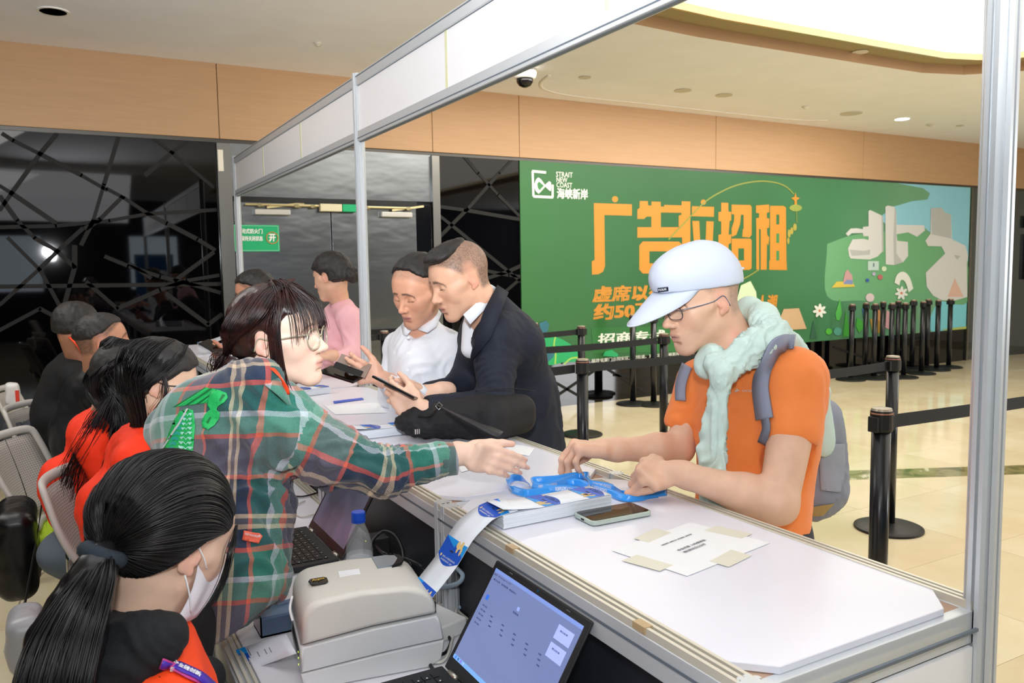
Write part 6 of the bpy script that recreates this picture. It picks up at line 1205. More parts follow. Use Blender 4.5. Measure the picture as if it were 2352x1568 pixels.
# mint scarf: a pullover knotted round the neck, sleeves hanging in front, body over the back
SCM = mat('mint jersey', 'cfe6de', .8, bump=.25, bscale=700)
F = Field((1.10, 1.10, .83), (1.95, 2.0, 1.50), .0062)
ring_ = [at(1672, 838, 1.93), at(1735, 790, 1.90), at(1775, 760, 1.94), at(1755, 728, 2.02), at(1722, 712, 2.09), at(1690, 740, 2.12), at(1640, 800, 2.06), at(1622, 830, 2.0)]
for a, b in zip(ring_, ring_[1:]): F.cap(a, b, .030, .030, k=.03)
F.cap(at(1742, 735, 1.98), at(1790, 790, 1.96), .022, .04, k=.03); F.cap(at(1765, 785, 1.93), at(1690, 830, 1.90), .038, .030, k=.03); F.cap(at(1800, 800, 2.0), at(1850, 850, 2.02), .04, .03, k=.04); F.cap(at(1812, 790, 2.06), at(1885, 900, 2.05), .035, .025, k=.04); F.cap(at(1640, 815, 1.97), at(1625, 845, 1.98), .028, .03, k=.02)
F.cap(at(1640, 835, 1.92), at(1662, 860, 1.89), .026, .026, k=.02); F.ell(at(1658, 862, 1.885), (.028, .028, .036), k=.02)      # knot
F.cap(at(1668, 850, 1.87), at(1660, 905, 1.88), .020, .012, k=.012)
Mf = M.copy()
for (x0, y0, x1, y1, wd0, wd1, d0, d1) in ((1652, 880, 1634, 1040, .026, .045, 1.895, 1.915), (1634, 1040, 1640, 1180, .045, .046, 1.915, 1.925)):
    a, b = at(x0, y0, d0), at(x1, y1, d1); n = 9
    for i in range(n+1): t = i/n; F.ell(a+(b-a)*t, (.014, wd0+(wd1-wd0)*t, .028), M=M, k=.014)
for i in range(8): t = i/7; F.ell(at(1876+18*t, 900+125*t, 2.06), (.03, .014, .03), M=M, k=.02)
V, Q = cloth(F, .0016, folds=((at(1740, 780, 1.92), cv(1, .9, 0), .020, .020, .09), (at(1700, 830, 1.9), cv(1, .45, 0), .017, .016, .06), (at(1640, 1030, 1.9), cv(.05, 1, 0), .024, .014, .14), (at(1655, 900, 1.88), cv(.1, 1, 0), .014, .012, .05), (at(1840, 830, 1.97), cv(1, -.8, 0), .022, .014, .08)), seed=11, fine=.0006, fs=20)
scarf = mesh_obj('scarf', V, Q, SCM, P1, smooth=True)
# backpack
BPM = mat('grey backpack nylon', '8d93a2', .6, bump=.35, bscale=600); BP = empty('backpack', tuple(at(1880, 1100, 2.2)), 'grey backpack on the back of the man in the white cap', 'backpack')
F = Field((1.45, 1.0, .80), (2.15, 2.05, 1.35), .008); cb = at(1822, 1035, 2.22); F.rbox(cb, (.085, .145, .16), M=M, r=.07); F.ell(cb+np.array([0, 0, -.08]), (.09, .145, .10), M=M, k=.04); V, Q = cloth(F, .005, folds=((at(1900, 1100, 2.15), cv(.1, 1, 0), .03, .006, .12),), seed=21); bpb = mesh_obj('pack_body', V, Q, BPM, BP, smooth=True)
bvp = bvh_of(bpb); decal('mesh_pocket', [(1893, 1018), (1936, 1018), (1938, 1085), (1928, 1130), (1885, 1125), (1880, 1060)], bvp, mat('grey pocket mesh', 'a3a9b6', .6, bump=.6, bscale=900), BP, .004, step=9, thick=.002); decal('bottom_panel', [(1846, 1165), (1915, 1155), (1890, 1182), (1850, 1186)], bvp, mat('sand bottom', 'b79c62', .6), BP, .003, step=8)
MB().tube(crv([at(1893, 1010, 2.1), at(1903, 988, 2.1), at(1910, 995, 2.1), at(1915, 1012, 2.1)], 4), .010, 6).build('tissue', WPR, BP, smooth=True)
STG = mat('slate strap', '8f94a8', .55, bump=.3, bscale=500); bv2 = bvh_of(tee, scarf)
tape_on('shoulder_strap', [(1822, 788), (1790, 790), (1764, 830), (1750, 880), (1755, 930), (1760, 962)], 36, bv2, STG, BP, .006, .007); tape_on('webbing', [(1760, 955), (1765, 985), (1752, 1015)], 17, bv2, mat('slate webbing', '7b8193', .6, bump=.4, bscale=700), BP, .006, .003)
tape_on('shoulder_strap', [(1606, 808), (1585, 835), (1568, 880), (1566, 920)], 22, bv2, STG, BP, .006, .006)

# ---------------------------------------------------------------- woman in plaid shirt
SK2 = 'e9c5b0'
HP = at(641, 776, 1.84); H = Head(HP, -9, -3, 2, skin=SK2, neck=[at(622, 862, 1.85), at(590, 930, 1.88)], neck_r=.044, female=True, lips='cf8078', brow='5a3a30', eye_open=.45, scale=.93, blush=.2)
P2 = person('person', (.16, 1.72, 0), 'woman in green and navy plaid shirt reaching her arm across the counter')
bp2 = [(H.V, H.Q, H.col)]
V, Q, c, _ = arm_mesh(at(905, 1085, 1.86), at(1068, 1040, 1.93), cv(.93, -.26, .12), cv(-.12, .3, -.92), -1, SK2, r=(.031, .026, .0215), s=.95, hand_kw=dict(curls=((10, 14, 8), (14, 16, 10), (18, 18, 10), (22, 20, 10)), spread=(-3, -1, 1, 4), thumb=(.88, .34, .08), tcurl=12)); bp2.append((V, Q, c))
join_body('body', bp2, P2); eyes(H, P2, .5)
glasses(H, P2, mat('clear amber frame', 'b8b09a', .2, metal=.3), LENS, y=.033, z=-.004, x=.107, rx=.0265, rz=.0245, square=2.2, r=.0017)
# plaid cloth
N = NT('plaid flannel'); tc = N.n('ShaderNodeTexCoord'); sx = N.n('ShaderNodeSeparateXYZ'); N.l(tc.outputs['UV'], sx.inputs[0])
ST = [(0, '1c2b44'), (.17, '1c2b44'), (.172, 'c9b295'), (.20, 'c9b295'), (.202, '5a5358'), (.235, '5a5358'), (.237, 'c9b295'), (.262, 'c9b295'), (.264, '1b2d46'), (.36, '1b2d46'), (.362, 'c8503c'), (.39, 'c8503c'), (.392, '1c6a5c'), (.54, '1c6a5c'), (.542, 'b4c2c8'), (.575, 'dde6e6'), (.577, '5f9480'), (.68, '5f9480'), (.682, 'c8583f'), (.708, 'd65a42'), (.710, '665c66'), (.93, '5b545b'), (.932, 'cf5a45'), (.955, 'cf5a45'), (.957, '0f2236')]
def bands(o, off):
    f = N.math('FRACT', N.math('ADD', N.math('MULTIPLY', o, 1/.34), off)); r_ = None; stops = ST[::1]
    keep = [s_ for i, s_ in enumerate(stops) if i % 2 == 0]; return N.ramp(f, [(p, c) for p, c in keep][:31], 'CONSTANT')
A_, B_ = bands(sx.outputs[0], .1), bands(sx.outputs[1], .42)
tw = N.math('GREATER_THAN', N.math('FRACT', N.math('MULTIPLY', N.math('ADD', sx.outputs[0], sx.outputs[1]), 330.)), .5); 
nzt = N.n('ShaderNodeTexNoise', i_Scale=260., i_Detail=2.); N.l(tc.outputs['Object'], nzt.inputs['Vector'])
cm = N.mix(N.math('ADD', N.math('MULTIPLY', tw, .5), .25), A_, B_); hs = N.n('ShaderNodeHueSaturation'); N.l(cm, hs.inputs['Color']); hs.inputs['Saturation'].default_value = .98; N.l(N.math('ADD', N.math('MULTIPLY', nzt.outputs['Fac'], .5), .78), hs.inputs['Value']); N.l(hs.outputs[0], N.b.inputs['Base Color'])
N.b.inputs['Roughness'].default_value = .9; N.b.inputs['Sheen Weight'].default_value = .3; bp = N.n('ShaderNodeBump', i_Strength=.35, i_Distance=.001); N.l(nzt.outputs['Fac'], bp.inputs['Height']); N.l(bp.outputs[0], N.b.inputs['Normal']); PLAID = N.m
F = Field((-.25, 1.1, .60), (1.02, 2.35, 1.45), .0075)
tA, tB, tC = at(545, 915, 1.83), at(525, 1120, 1.84), at(520, 1370, 1.74)        # neck base, waist, hem
Mt = np.array(frame(-8, 28)); F.ell(at(500, 990, 1.86), (.112, .175, .135), M=Mt, k=.06); F.ell(at(545, 940, 1.84), (.085, .15, .09), M=Mt, k=.05); F.ell(at(520, 1130, 1.83), (.118, .145, .15), M=Mt, k=.07)
F.cap(at(540, 1180, 1.80), at(530, 1330, 1.74), .108, .112, k=.07); F.cap(at(530, 1330, 1.74), at(500, 1440, 1.70), .110, .088, k=.05)
sh = at(655, 985, 1.80); F.cap(at(580, 900, 1.80), sh, .055, .072, k=.06); F.cap(at(560, 880, 1.78), at(600, 870, 1.75), .045, .05, k=.03); el = at(885, 1082, 1.86)
F.cap(sh, at(760, 1045, 1.83), .078, .066, k=.04); F.cap(at(760, 1045, 1.83), el, .066, .054, k=.04); F.cap(el, at(1008, 1055, 1.90), .056, .045, k=.03)
F.cap(at(400, 985, 1.98), at(470, 1120, 2.05), .07, .06, k=.05)                 # far shoulder
F.cap(at(1060, 1048, 1.925), at(1120, 1040, 1.95), .05, k=.002, mode='cut')
F.cap(at(650, 830, 1.82), at(628, 872, 1.84), .050, .048, k=.004, mode='cut')
F.plane(at(470, 1476, 1.7), cv(.12, -1, 0)*1.0) if False else None
pc = at(500, 1450, 1.7); nn = cv(-.55, -.83, 0); F.plane(at(490, 1474, 1.7), cv(.50, -.86, 0)); F.plane(at(412, 1432, 1.7), cv(-.55, -.84, 0))
V, Q = cloth(F, .0045, folds=((at(680, 1060, 1.8), cv(.9, .45, 0), .040, .022, .12), (at(900, 1060, 1.85), cv(.2, 1, 0), .034, .020, .09), (at(800, 1050, 1.83), cv(.7, .7, 0), .045, .017, .10), (at(970, 1060, 1.88), cv(.15, 1, 0), .024, .014, .06), (at(560, 1180, 1.75), cv(.8, .5, 0), .06, .024, .16), (at(560, 1360, 1.7), cv(.25, 1, 0), .07, .018, .16), (at(560, 1000, 1.75), cv(.5, -.9, 0), .07, .016, .14)), seed=5, fine=.0008)
# cloth coordinates: round the trunk, along the sleeve
VR = V_REST; axT = nrm(tC-tA); e1 = nrm(np.cross(axT, FW)); e2 = np.cross(axT, e1); fc = VR[Q].mean(1); dA = np.linalg.norm(np.cross(fc-sh, nrm(el-sh)), axis=1); isarm = ((fc-sh)@nrm(el-sh) > .035) & (dA < .13) & ((fc-sh)@RT > .02)
def uv_t(P): r_ = P-tA; a = np.arctan2(r_@e1, r_@e2); return np.stack([a*.135, r_@axT], -1)
axS = nrm(el-sh); s1 = nrm(np.cross(axS, FW)); s2 = np.cross(axS, s1); ax2 = nrm(at(1040, 1052, 1.915)-el); g1 = nrm(np.cross(ax2, FW)); g2 = np.cross(ax2, g1)
def uv_s(P): r_ = P-sh; q = P-el; a = np.arctan2(r_@s1, r_@s2); b = np.arctan2(q@g1, q@g2); t = np.clip((q@ax2)/.10+.5, 0, 1); t = t*t*(3-2*t); b = b-np.round((b-a)/(2*math.pi))*2*math.pi; return np.stack([(a+(b-a)*t)*.062+.1, (r_@axS)*(1-t)+(np.linalg.norm(el-sh)+q@ax2)*t+.03], -1)
PQ = VR[Q]; UVt = uv_t(PQ.reshape(-1, 3)).reshape(-1, 4, 2); UVs = uv_s(PQ.reshape(-1, 3)).reshape(-1, 4, 2)
for U_, s_ in ((UVt, .135), (UVs, .062)): d = U_[:, :, 0]-U_[:, :1, 0]; U_[:, :, 0] -= np.round(d/(2*math.pi*s_))*2*math.pi*s_
UV = np.where(isarm[:, None, None], UVs, UVt); shirt = mesh_obj('plaid_shirt', V, Q, PLAID, P2, smooth=True, uv=UV.reshape(-1, 2)); BV2 = bvh_of(shirt)
# collar, cuff
def plaid_uv(o, sc=1.0):
    me = o.data; lay = me.uv_layers.new(name='UVMap'); off = np.array(parent_loc(o.parent)); 
    for p in me.polygons:
        for li in p.loop_indices: v = np.array(me.vertices[me.loops[li].vertex_index].co)+off-tA; lay.data[li].uv = (v@e1*sc+.05, v@axT*sc)
col_in = [(628, 868), (600, 838), (560, 828), (535, 850)]; mb = MB()
rowA = [p for p in crv([at(662, 905, 1.75), at(650, 872, 1.74), at(622, 842, 1.76), at(585, 826, 1.83), at(562, 838, 1.90)], 5)]; rowB = [p for p in crv([at(672, 940, 1.75), at(635, 905, 1.71), at(585, 868, 1.72), at(548, 850, 1.80), at(538, 862, 1.90)], 5)]
o = mb.grid([rowA, [(np.array(a)+b)/2+FW*-.006 for a, b in zip(rowA, rowB)], rowB]).build('collar', PLAID, P2, smooth=True); plaid_uv(o); solid(o, .004)
tape_o = MB().tube(crv([at(590, 822, 1.79), at(616, 838, 1.735), at(638, 858, 1.72), at(652, 880, 1.725), at(660, 905, 1.74)], 5), .0065, 6, flat=.3, up=(0, 0, 1)).build('orange_lanyard', mat('orange ribbon', 'f4481c', .5), P2, smooth=True)
rc = np.linspace(0, 2*math.pi, 17); rows = []
for t in np.linspace(0, 1, 4): cpt = at(1008, 1056, 1.90)+(at(1042, 1052, 1.917)-at(1008, 1056, 1.90))*t; rows.append([cpt+(g1*math.cos(a)+g2*math.sin(a))*(.0385+.001*math.sin(a*5)) for a in rc])
o = MB().grid(rows).build('cuff', PLAID, P2, smooth=True); plaid_uv(o, .9); solid(o, .004)
decal('red_tag', [(560, 1216), (594, 1224), (602, 1231), (594, 1248), (555, 1240)], BV2, mat('coral tag', 'ee6a50', .5), P2, .003, step=9, thick=.001); decal_text('tag_lettering', 'STREETWEAR DIVISION', 562, 1226, 596, 1234, 5, BV2, WPR, P2, .005)
GE = mat('bright green embroidery', '1fae5a', .6, bump=.5, bscale=300); GE2 = mat('teal embroidery', '2a9a8c', .6); GE3 = mat('pale thread', '9fd8c8', .6); GE4 = mat('dark green thread', '0d6a34', .6)
decal('embroidery_patch', [(432, 938), (446, 942), (450, 975), (448, 1010), (440, 1052), (400, 1045), (378, 1030), (388, 1000), (402, 965), (415, 945)], BV2, GE, P2, .0025, step=9, thick=.001)
for k in range(9):
    y = 950+k*11; xr_ = 444-.0*k; xm = 424-k*1.5; P_ = [(xm+j*(xr_-xm)/6, y+(3 if j % 2 else -2)) for j in range(7)]; decal('thread', P_+[(a, b+2.2) for a, b in P_[::-1]], BV2, GE3, P2, .0045, step=12)
for k in range(7): y = 958+k*12; x0 = 412-k*4.2; decal('scale_arc', [(x0+2, y), (x0+10, y-5), (x0+18, y), (x0+16, y+6), (x0+9, y+3), (x0+3, y+6)], BV2, GE2, P2, .0043, step=12)
decal('embroidery_outline', [(432, 938), (436, 939), (400, 1000), (380, 1030), (378, 1028), (396, 998)], BV2, mat('silver thread', 'b9c4c0', .5), P2, .005, step=12)
for k in range(9): x0 = 398+k*9; decal('fringe_strand', [(x0, 936-k*1.2), (x0+9, 934-k*1.2), (478+k*4, 892+k*.8), (473+k*4, 890+k*.8)], BV2, GE if k % 3 else GE4, P2, .0028+.0006*(k % 2), step=10)
decal('letter_s', [(486, 900), (505, 898), (522, 902), (525, 914), (516, 926), (503, 933), (500, 940), (508, 946), (505, 962), (494, 978), (480, 988), (468, 984), (466, 966), (474, 950), (486, 940), (478, 930), (482, 915)], BV2, GE, P2, .0035, step=9, thick=.0015)
for P_ in ([(512, 906), (519, 908), (510, 922), (505, 920)], [(476, 972), (484, 955), (488, 957), (481, 975)]): decal('letter_line', P_, BV2, GE4, P2, .0055, step=10)
# hair: parted crown, bangs, low bun, loose strands
def ex2(F): F.ell((-.045, 0, .02), (.075, .078, .085), k=.03)
def sk(x, y, z, g=1.0): return H.wld((x, y, z))
hs = hair_shell(H, P2, HAIRR, grow=.009, line=.056, back=-.050, extra=ex2, amp=.0015, seed=4, h=.0036, name='hair')
MB().build  # bun
Fb = Field((-.235, -.08, -.12), (-.08, .08, .02), .004); Fb.ell((-.118, -.01, -.045), (.036, .036, .036), k=.02); Fb.ell((-.132, -.015, -.06), (.028, .03, .028), k=.02); V, Q = Fb.mesh(2); V = V+vnormals(V, Q)*(nz(V, 70, 1)*.004)[:, None]; mesh_obj('hair_bun', H.wld(V), Q, HAIRR, P2, smooth=True)
gs = []
for ph in np.linspace(-1.9, 2.6, 12):     # guides over the crown from parting to bun
    pass
def over(th, side, g=.015):
    """a lock running from the crown down one side, th = where it meets the hairline (0 front .. 1 nape)"""
    x = .075-.17*th; return x
G_b = [[(.0, -.02, .142), (.045, -.03+yy*.2, .130), (.092-4*yy*yy, yy, .088), (.110-5.5*yy*yy, yy*1.05, .048), (.112-5.5*yy*yy, yy*1.1, .030-.5*abs(yy))] for k, yy in enumerate(np.linspace(-.082, .05, 9))]
strands('bangs', [H.wld(g) for g in G_b], 210, .0009, HAIRR, P2, jit=.0035, seg=12, seed=3)
G_s = [[(.01, -.03, .140), (.045, -.075, .10), (.046-.011*k, -.093, .04), (.046-.013*k, -.095, -.02), (.048-.014*k, -.088, -.085), (.052-.012*k, -.074, -.118-.01*k)] for k in range(3)]
strands('side_lock', [H.wld(g) for g in G_s], 140, .0010, HAIRR, P2, jit=.004, seg=12, seed=5)
G_f = [[(.01, .02, .142), (.05, .07, .10), (.075, .085, .03), (.07, .082, -.03)]]; strands('far_lock', [H.wld(g) for g in G_f], 60, .0011, HAIRR, P2, jit=.004, seg=10, seed=6)
G_c = []
for t in np.linspace(0, 1, 9):
    y0 = -.015-.02*t; x0 = .055-.10*t; G_c.append([(x0+.01, -.012, .142-.012*t*t), (x0-.015, -.065, .115-.02*t), (x0-.05, -.098, .055-.02*t), (-.085-.01*t, -.085, -.0+.0*t), (-.125, -.035, -.035)])
strands('crown_locks', [H.wld(g) for g in G_c], 520, .0011, HAIRR, P2, jit=.0022, seg=14, seed=8)
G_u = [[(-.11, -.03, -.03), (-.145, -.05, -.03), (-.165, -.02, -.06), (-.14, .0, -.09)], [(-.12, -.02, -.05), (-.15, -.03, -.08), (-.13, -.045, -.11), (-.11, -.05, -.12)], [(-.11, -.04, -.01), (-.14, -.06, -.05), (-.15, -.03, -.09), (-.125, -.02, -.11)]]; strands('bun_wisps', [H.wld(g) for g in G_u], 120, .0009, HAIRR, P2, jit=.007, seg=12, seed=9, curl=.004)
MB().tube(list(H.wld([(-.075, -.088, .015), (-.05, -.096, .022)])), .0032, 6).build('hair_clip', mat('blue grey clip', '5a6a84', .3), P2)
F = Field((-.15, 1.35, 0), (.42, 2.1, .90), .014)
for s_ in (-.08, .08): F.cap((.14, 1.75+s_, .84), (.16, 1.75+s_*1.1, .47), .085, .062, k=.03); F.cap((.16, 1.75+s_*1.1, .47), (.12, 1.75+s_*1.2, .09), .06, .045, k=.03); F.cap((.10, 1.75+s_*1.2, .04), (.23, 1.74+s_*1.2, .035), .04, .034, k=.02)
F.ell((.14, 1.75, .85), (.11, .15, .10), k=.05); V, Q = F.mesh(1); V[:, 2] = np.maximum(V[:, 2], .002); mesh_obj('trousers', V, Q, mat('black trousers', '0b0b0d', .8), P2, smooth=True)

# ---------------------------------------------------------------- ponytailed woman in the foreground
SK3 = 'e6c0a8'
H = Head(at(388, 1240, 1.29), 57, 22.8, 7.4, skin=SK3, neck=[at(318, 1400, 1.27), at(300, 1490, 1.28)], neck_r=.052, female=True, scale=.98, wide=1.0, h=.003, eye_open=.2)
P3 = person('person', (.02, 1.12, 0), 'seated woman with long black ponytail, white face mask and orange vest, seen from behind')
join_body('body', [(H.V, H.Q, H.col)], P3)
def ex3(F): F.ell((-.05, 0, .03), (.080, .080, .085), k=.03)
hair_shell(H, P3, mat('dark hair base', '08080a', .75), grow=.002, line=.056, back=-.062, side=.06, extra=ex3, amp=.0012, seed=14, h=.0034, name='hair')
tie = H.loc(at(240, 1264, 1.172)); 
G = []
def skull(p, g=.016):
    """push a head-space point out onto the hair surface"""
    c = np.array([-.026, 0, .034]); r = np.array([.102+g, .083+g, .092+g]); d = (np.array(p)-c)/r; return c+d/np.linalg.norm(d)*r
def slerp(a, b, t):
    o = math.acos(max(-1, min(1, float(a@b)))); return (a*math.sin((1-t)*o)+b*math.sin(t*o))/max(math.sin(o), 1e-6)
def fan(loop, g, n, name, seed, jit=.0016, r=.0010, k1=.97, lift_=.28):
    """hair combed over the skull from a hairline to the tie"""
    c = np.array([-.026, 0, .034]); R_ = np.array([.100+g, .080+g, .092+g]); td = nrm((tie-c)/R_); G = []
    for p in crv(loop, 4):
        d0 = nrm((np.array(p)-c)/R_); q = min(max((-float(d0@td)-.1)/.6, 0), 1); W_ = nrm(d0+td+np.array([0, 0, lift_]))*1.25*(1-q)+nrm([-.1, d0[1]*1.1, 1.])*2.0*q; G.append(H.wld([c+nrm((1-k)**2*d0+2*k*(1-k)*W_+k*k*td)*R_*(1+.012*math.sin(math.pi*k)) for k in np.linspace(0, k1, 10)]))
    strands(name, G, n, r, HAIRB, P3, jit=jit, seg=18, seed=seed, taper=.95)
fan([(-.085, .0, -.070), (-.062, -.060, -.055), (-.034, -.080, -.012), (.0, -.086, .030), (.045, -.074, .042), (.078, -.050, .058), (.090, -.02, .080), (.092, .02, .084)], .014, 3200, 'side_hair', 21)
fan([(.092, -.03, .078), (.090, .02, .084), (.070, .055, .070), (.03, .08, .05), (-.02, .085, .02), (-.05, .075, -.03), (-.075, .04, -.06), (-.085, .0, -.07)], .014, 2600, 'crown_hair', 22)
fan([(-.085, .02, -.066), (-.075, -.03, -.066), (-.062, -.060, -.052), (-.040, -.076, -.020)], .012, 700, 'nape_hair', 23, lift_=0)
# ponytail: solid core and strands
tw_ = at(240, 1264, 1.168); core = [tw_, at(218, 1310, 1.145), at(185, 1390, 1.13), at(150, 1480, 1.11), at(125, 1580, 1.09), at(108, 1700, 1.08)]; F = Field(np.min(core, 0)-.09, np.max(core, 0)+.09, .005)
for (a, b), (r0, r1) in zip(zip(core, core[1:]), ((.017, .026), (.026, .038), (.038, .046), (.046, .046), (.046, .04))): F.cap(a, b, r0, r1, k=.02)
V, Q = F.mesh(2); N_ = vnormals(V, Q); V = V+N_*(nz(V*(1, 1, .15), 90, 3)*.003)[:, None]; mesh_obj('ponytail', V, Q, HAIRB, P3, smooth=True)
G = []
for dx0, dx in zip(np.linspace(-16, 20, 9), np.linspace(-75, 62, 9)):
    for dd in (-.045, -.015):
        G.append([at(240+dx0*.6, 1264, 1.168), at(220+dx0+dx*.22, 1318, 1.14+dd*.6), at(185+dx*.8, 1400, 1.125+dd), at(150+dx, 1490, 1.105+dd), at(128+dx*1.05, 1580, 1.085+dd), at(112+dx, 1700, 1.075+dd)])
strands('ponytail_strands', G, 2400, .0010, HAIRB, P3, jit=.0035, seg=16, seed=24, taper=.7)
ax = nrm(at(218, 1310, 1.16)-tw_); mb = MB(); u1 = nrm(np.cross(ax, FW)); u2 = np.cross(ax, u1)
tw2 = tw_+ax*.006; mb.tube([tw2+(u1*math.cos(a)+u2*math.sin(a))*.0235 for a in np.linspace(0, 6.283, 25)[:-1]], .0125, 10, closed=True); mb.build('hair_tie', mat('dark slate scrunchie', '232c36', .85, bump=.6, bscale=120), P3, smooth=True)
G = [H.wld([(.075, -.055, .05), (.068, -.071, .01), (.070, -.076, -.03), (.066, -.075, -.07), (.055, -.070, -.105)])]; strands('loose_lock', G, 40, .0007, HAIRB, P3, jit=.003, seg=14, seed=25)
# face mask
MKM = mat('white surgical mask', 'e6e2ea', .8, bump=.4, bscale=150); rows = []
for v_ in np.linspace(0, 1, 9):
    z = -.012-.100*v_; rows.append([H.wld((.122-.055*abs(u)**1.6-.045*abs(u)**3-.02*abs(v_-.45)**2*2-.012*v_*(1-abs(u)), u*.070, z+.006*math.cos(u*2))) for u in np.linspace(-1, 1, 15)])
o = MB().grid(rows).build('face_mask', MKM, P3, smooth=True); solid(o, .0015)
for y in (-1, 1):
    for z0, z1 in ((-.022, .018), (-.092, -.032)): MB().tube(crv(H.wld([(.035, y*.070, z0), (.012, y*.080, (z0+z1)/2), (-.012, y*.083, z1)]), 5), .0014, 6).build('ear_loop', WPR, P3, smooth=True)
# hoodie, vest
HOD = mat('black hoodie jersey', '15181d', .85, bump=.3, bscale=500); VST = mat('neon orange vest', 'ff4a12', .75, bump=.2, bscale=600)
F = Field((-.40, .70, .48), (.48, 1.50, 1.12), .0075); Mh = np.array(frame(35, 14)); bc = at(330, 1640, 1.30)
F.ell(bc, (.115, .19, .17), M=Mh, k=.05); F.ell(bc+np.array([0, 0, -.25]), (.12, .17, .24), M=Mh, k=.06); shR = bc+Mh[1]*-.155+np.array([0, 0, .075]); shL = bc+Mh[1]*.155+np.array([0, 0, .075]); F.cap(bc+np.array([0, 0, .10]), shR, .07, .062, k=.05); F.cap(bc+np.array([0, 0, .10]), shL, .07, .062, k=.05)
VF = Field((-.40, .70, .48), (.48, 1.50, 1.12), .0075); VF.F[:] = F.F+.0; F2 = VF
hood = Field(at(200, 1600, 1.2)-.35, at(420, 1380, 1.2)+.35, .0065)
for a, b, r0, r1 in ((at(215, 1430, 1.28), at(205, 1490, 1.20), .03, .05), (at(205, 1490, 1.20), at(235, 1570, 1.18), .05, .05), (at(235, 1445, 1.24), at(320, 1462, 1.17), .026, .030), (at(320, 1462, 1.17), at(385, 1452, 1.20), .030, .024), (at(385, 1452, 1.20), at(388, 1425, 1.27), .024, .018), (at(280, 1510, 1.17), at(350, 1490, 1.18), .044, .036), (at(230, 1560, 1.17), at(300, 1545, 1.18), .055, .045), (at(280, 1600, 1.2), at(240, 1680, 1.2), .06, .06)): hood.cap(a, b, r0, r1, k=.03)
V, Q = cloth(hood, .004, folds=((at(300, 1440, 1.08), cv(1, .1, 0), .02, .009, .08), (at(250, 1530, 1.08), cv(.5, .9, 0), .035, .010, .1)), seed=31, fine=.0008); ho = mesh_obj('hoodie', V, Q, HOD, P3, smooth=True)
V, Q = cloth(F, .004, folds=((at(400, 1540, 1.1), cv(.6, -1, 0), .04, .008, .1),), seed=33); ve = mesh_obj('vest', V, Q, VST, P3, smooth=True)
F = Field((-.40, .70, .40), (.75, 1.60, 1.10), .010); F.cap(shR, shR+np.array([.12, .05, -.20]), .060, .048, k=.03); F.cap(shR+np.array([.12, .05, -.20]), shR+np.array([.30, .26, -.22]), .046, .036, k=.03); F.cap(shL, shL+np.array([.02, .10, -.24]), .060, .048, k=.03); F.cap(shL+np.array([.02, .10, -.24]), (.20, 1.55, .80), .046, .036, k=.03); V, Q = cloth(F, .003, seed=35); mesh_obj('sleeves', V, Q, HOD, P3, smooth=True)
bvv = bvh_of(ve, ho); PUR = mat('violet lanyard ribbon', '4a2fb0', .4)
tape_on('violet_lanyard', [(368, 1519), (392, 1529), (425, 1545), (455, 1560), (480, 1580)], 26, bvv, mat('pink ribbon edge', 'c43a8a', .5), P3, .004, .001); tape_on('violet_lanyard', [(368, 1519), (392, 1529), (425, 1545), (455, 1560), (480, 1580)], 22, bvv, PUR, P3, .0065, .001); decal_text('lettering', '全产业链创新', 378, 1532, 448, 1566, 13, bvv, WPR, P3, .010, .03)
F = Field((-.35, .75, 0), (.62, 1.6, .66), .014); F.ell((.0, 1.16, .52), (.16, .19, .10), k=.05)
for s_ in (-.09, .09): F.cap((.02, 1.16+s_, .52), (.40, 1.22+s_, .52), .08, .062, k=.03); F.cap((.40, 1.22+s_, .52), (.38, 1.22+s_, .10), .058, .045, k=.03); F.cap((.38, 1.22+s_, .04), (.50, 1.22+s_, .035), .04, .034, k=.02)
V, Q = F.mesh(1); V[:, 2] = np.maximum(V[:, 2], .002); mesh_obj('trousers', V, Q, mat('black trousers', '0b0b0d', .8), P3, smooth=True)
e = ch0.copy(); link(e)
for c in ch0.children: d = c.copy(); COL.objects.link(d); d.parent = e
e.location = (.0, 1.15, 0); e.rotation_euler = (0, 0, .1); tag(e, 'chair under the ponytailed woman in the foreground', 'chair', 'chairs behind the registration desk')
# ---------------------------------------------------------------- man in navy suit
SK4 = 'd9a98c'
H = Head(at(1056, 642, 2.76), 210, 22, 0, skin='e0b093', neck=[at(1098, 690, 2.80), at(1118, 745, 2.86)], neck_r=.056, h=.0036, mouth_open=.5, brow='2a2220', eye_open=.3, buzz=('3a3531', .9), lips='b5706a', scale=1.02)
P4 = person('person', (1.62, 2.62, 0), 'man in navy suit leaning over the counter with a phone in both hands')
b4 = [(H.V, H.Q, H.col)]
V, Q, c, _ = arm_mesh(at(1090, 975, 2.68), at(960, 935, 2.62), cv(-.85, .42, -.05), cv(.25, -.35, -.9), 1, 'e8bfa6', r=(.03, .027, .026), s=.98, hand_kw=dict(curls=((25, 45, 30), (30, 50, 30), (34, 52, 30), (38, 52, 30)), thumb=(.8, .55, .3), tcurl=22)); b4.append((V, Q, c))
V, Q, c, _ = arm_mesh(at(1030, 895, 2.82), at(975, 905, 2.80), cv(-.9, .25, -.1), cv(.1, .6, .7), -1, 'e8bfa6', r=(.03, .027, .026), s=.98, hand_kw=dict(curls=((55, 70, 40),)*4, thumb=(.8, .5, .2), tcurl=25)); b4.append((V, Q, c))
join_body('body', b4, P4)
hair_shell(H, P4, HAIRS, grow=.006, line=.070, back=.098, ear_clear=False, amp=.002, h=.0045, seed=2, temple=-.0, soft=.03, name='hair', extra=lambda F: F.ell((.035, 0, .098), (.06, .062, .030), k=.02), fs=90)
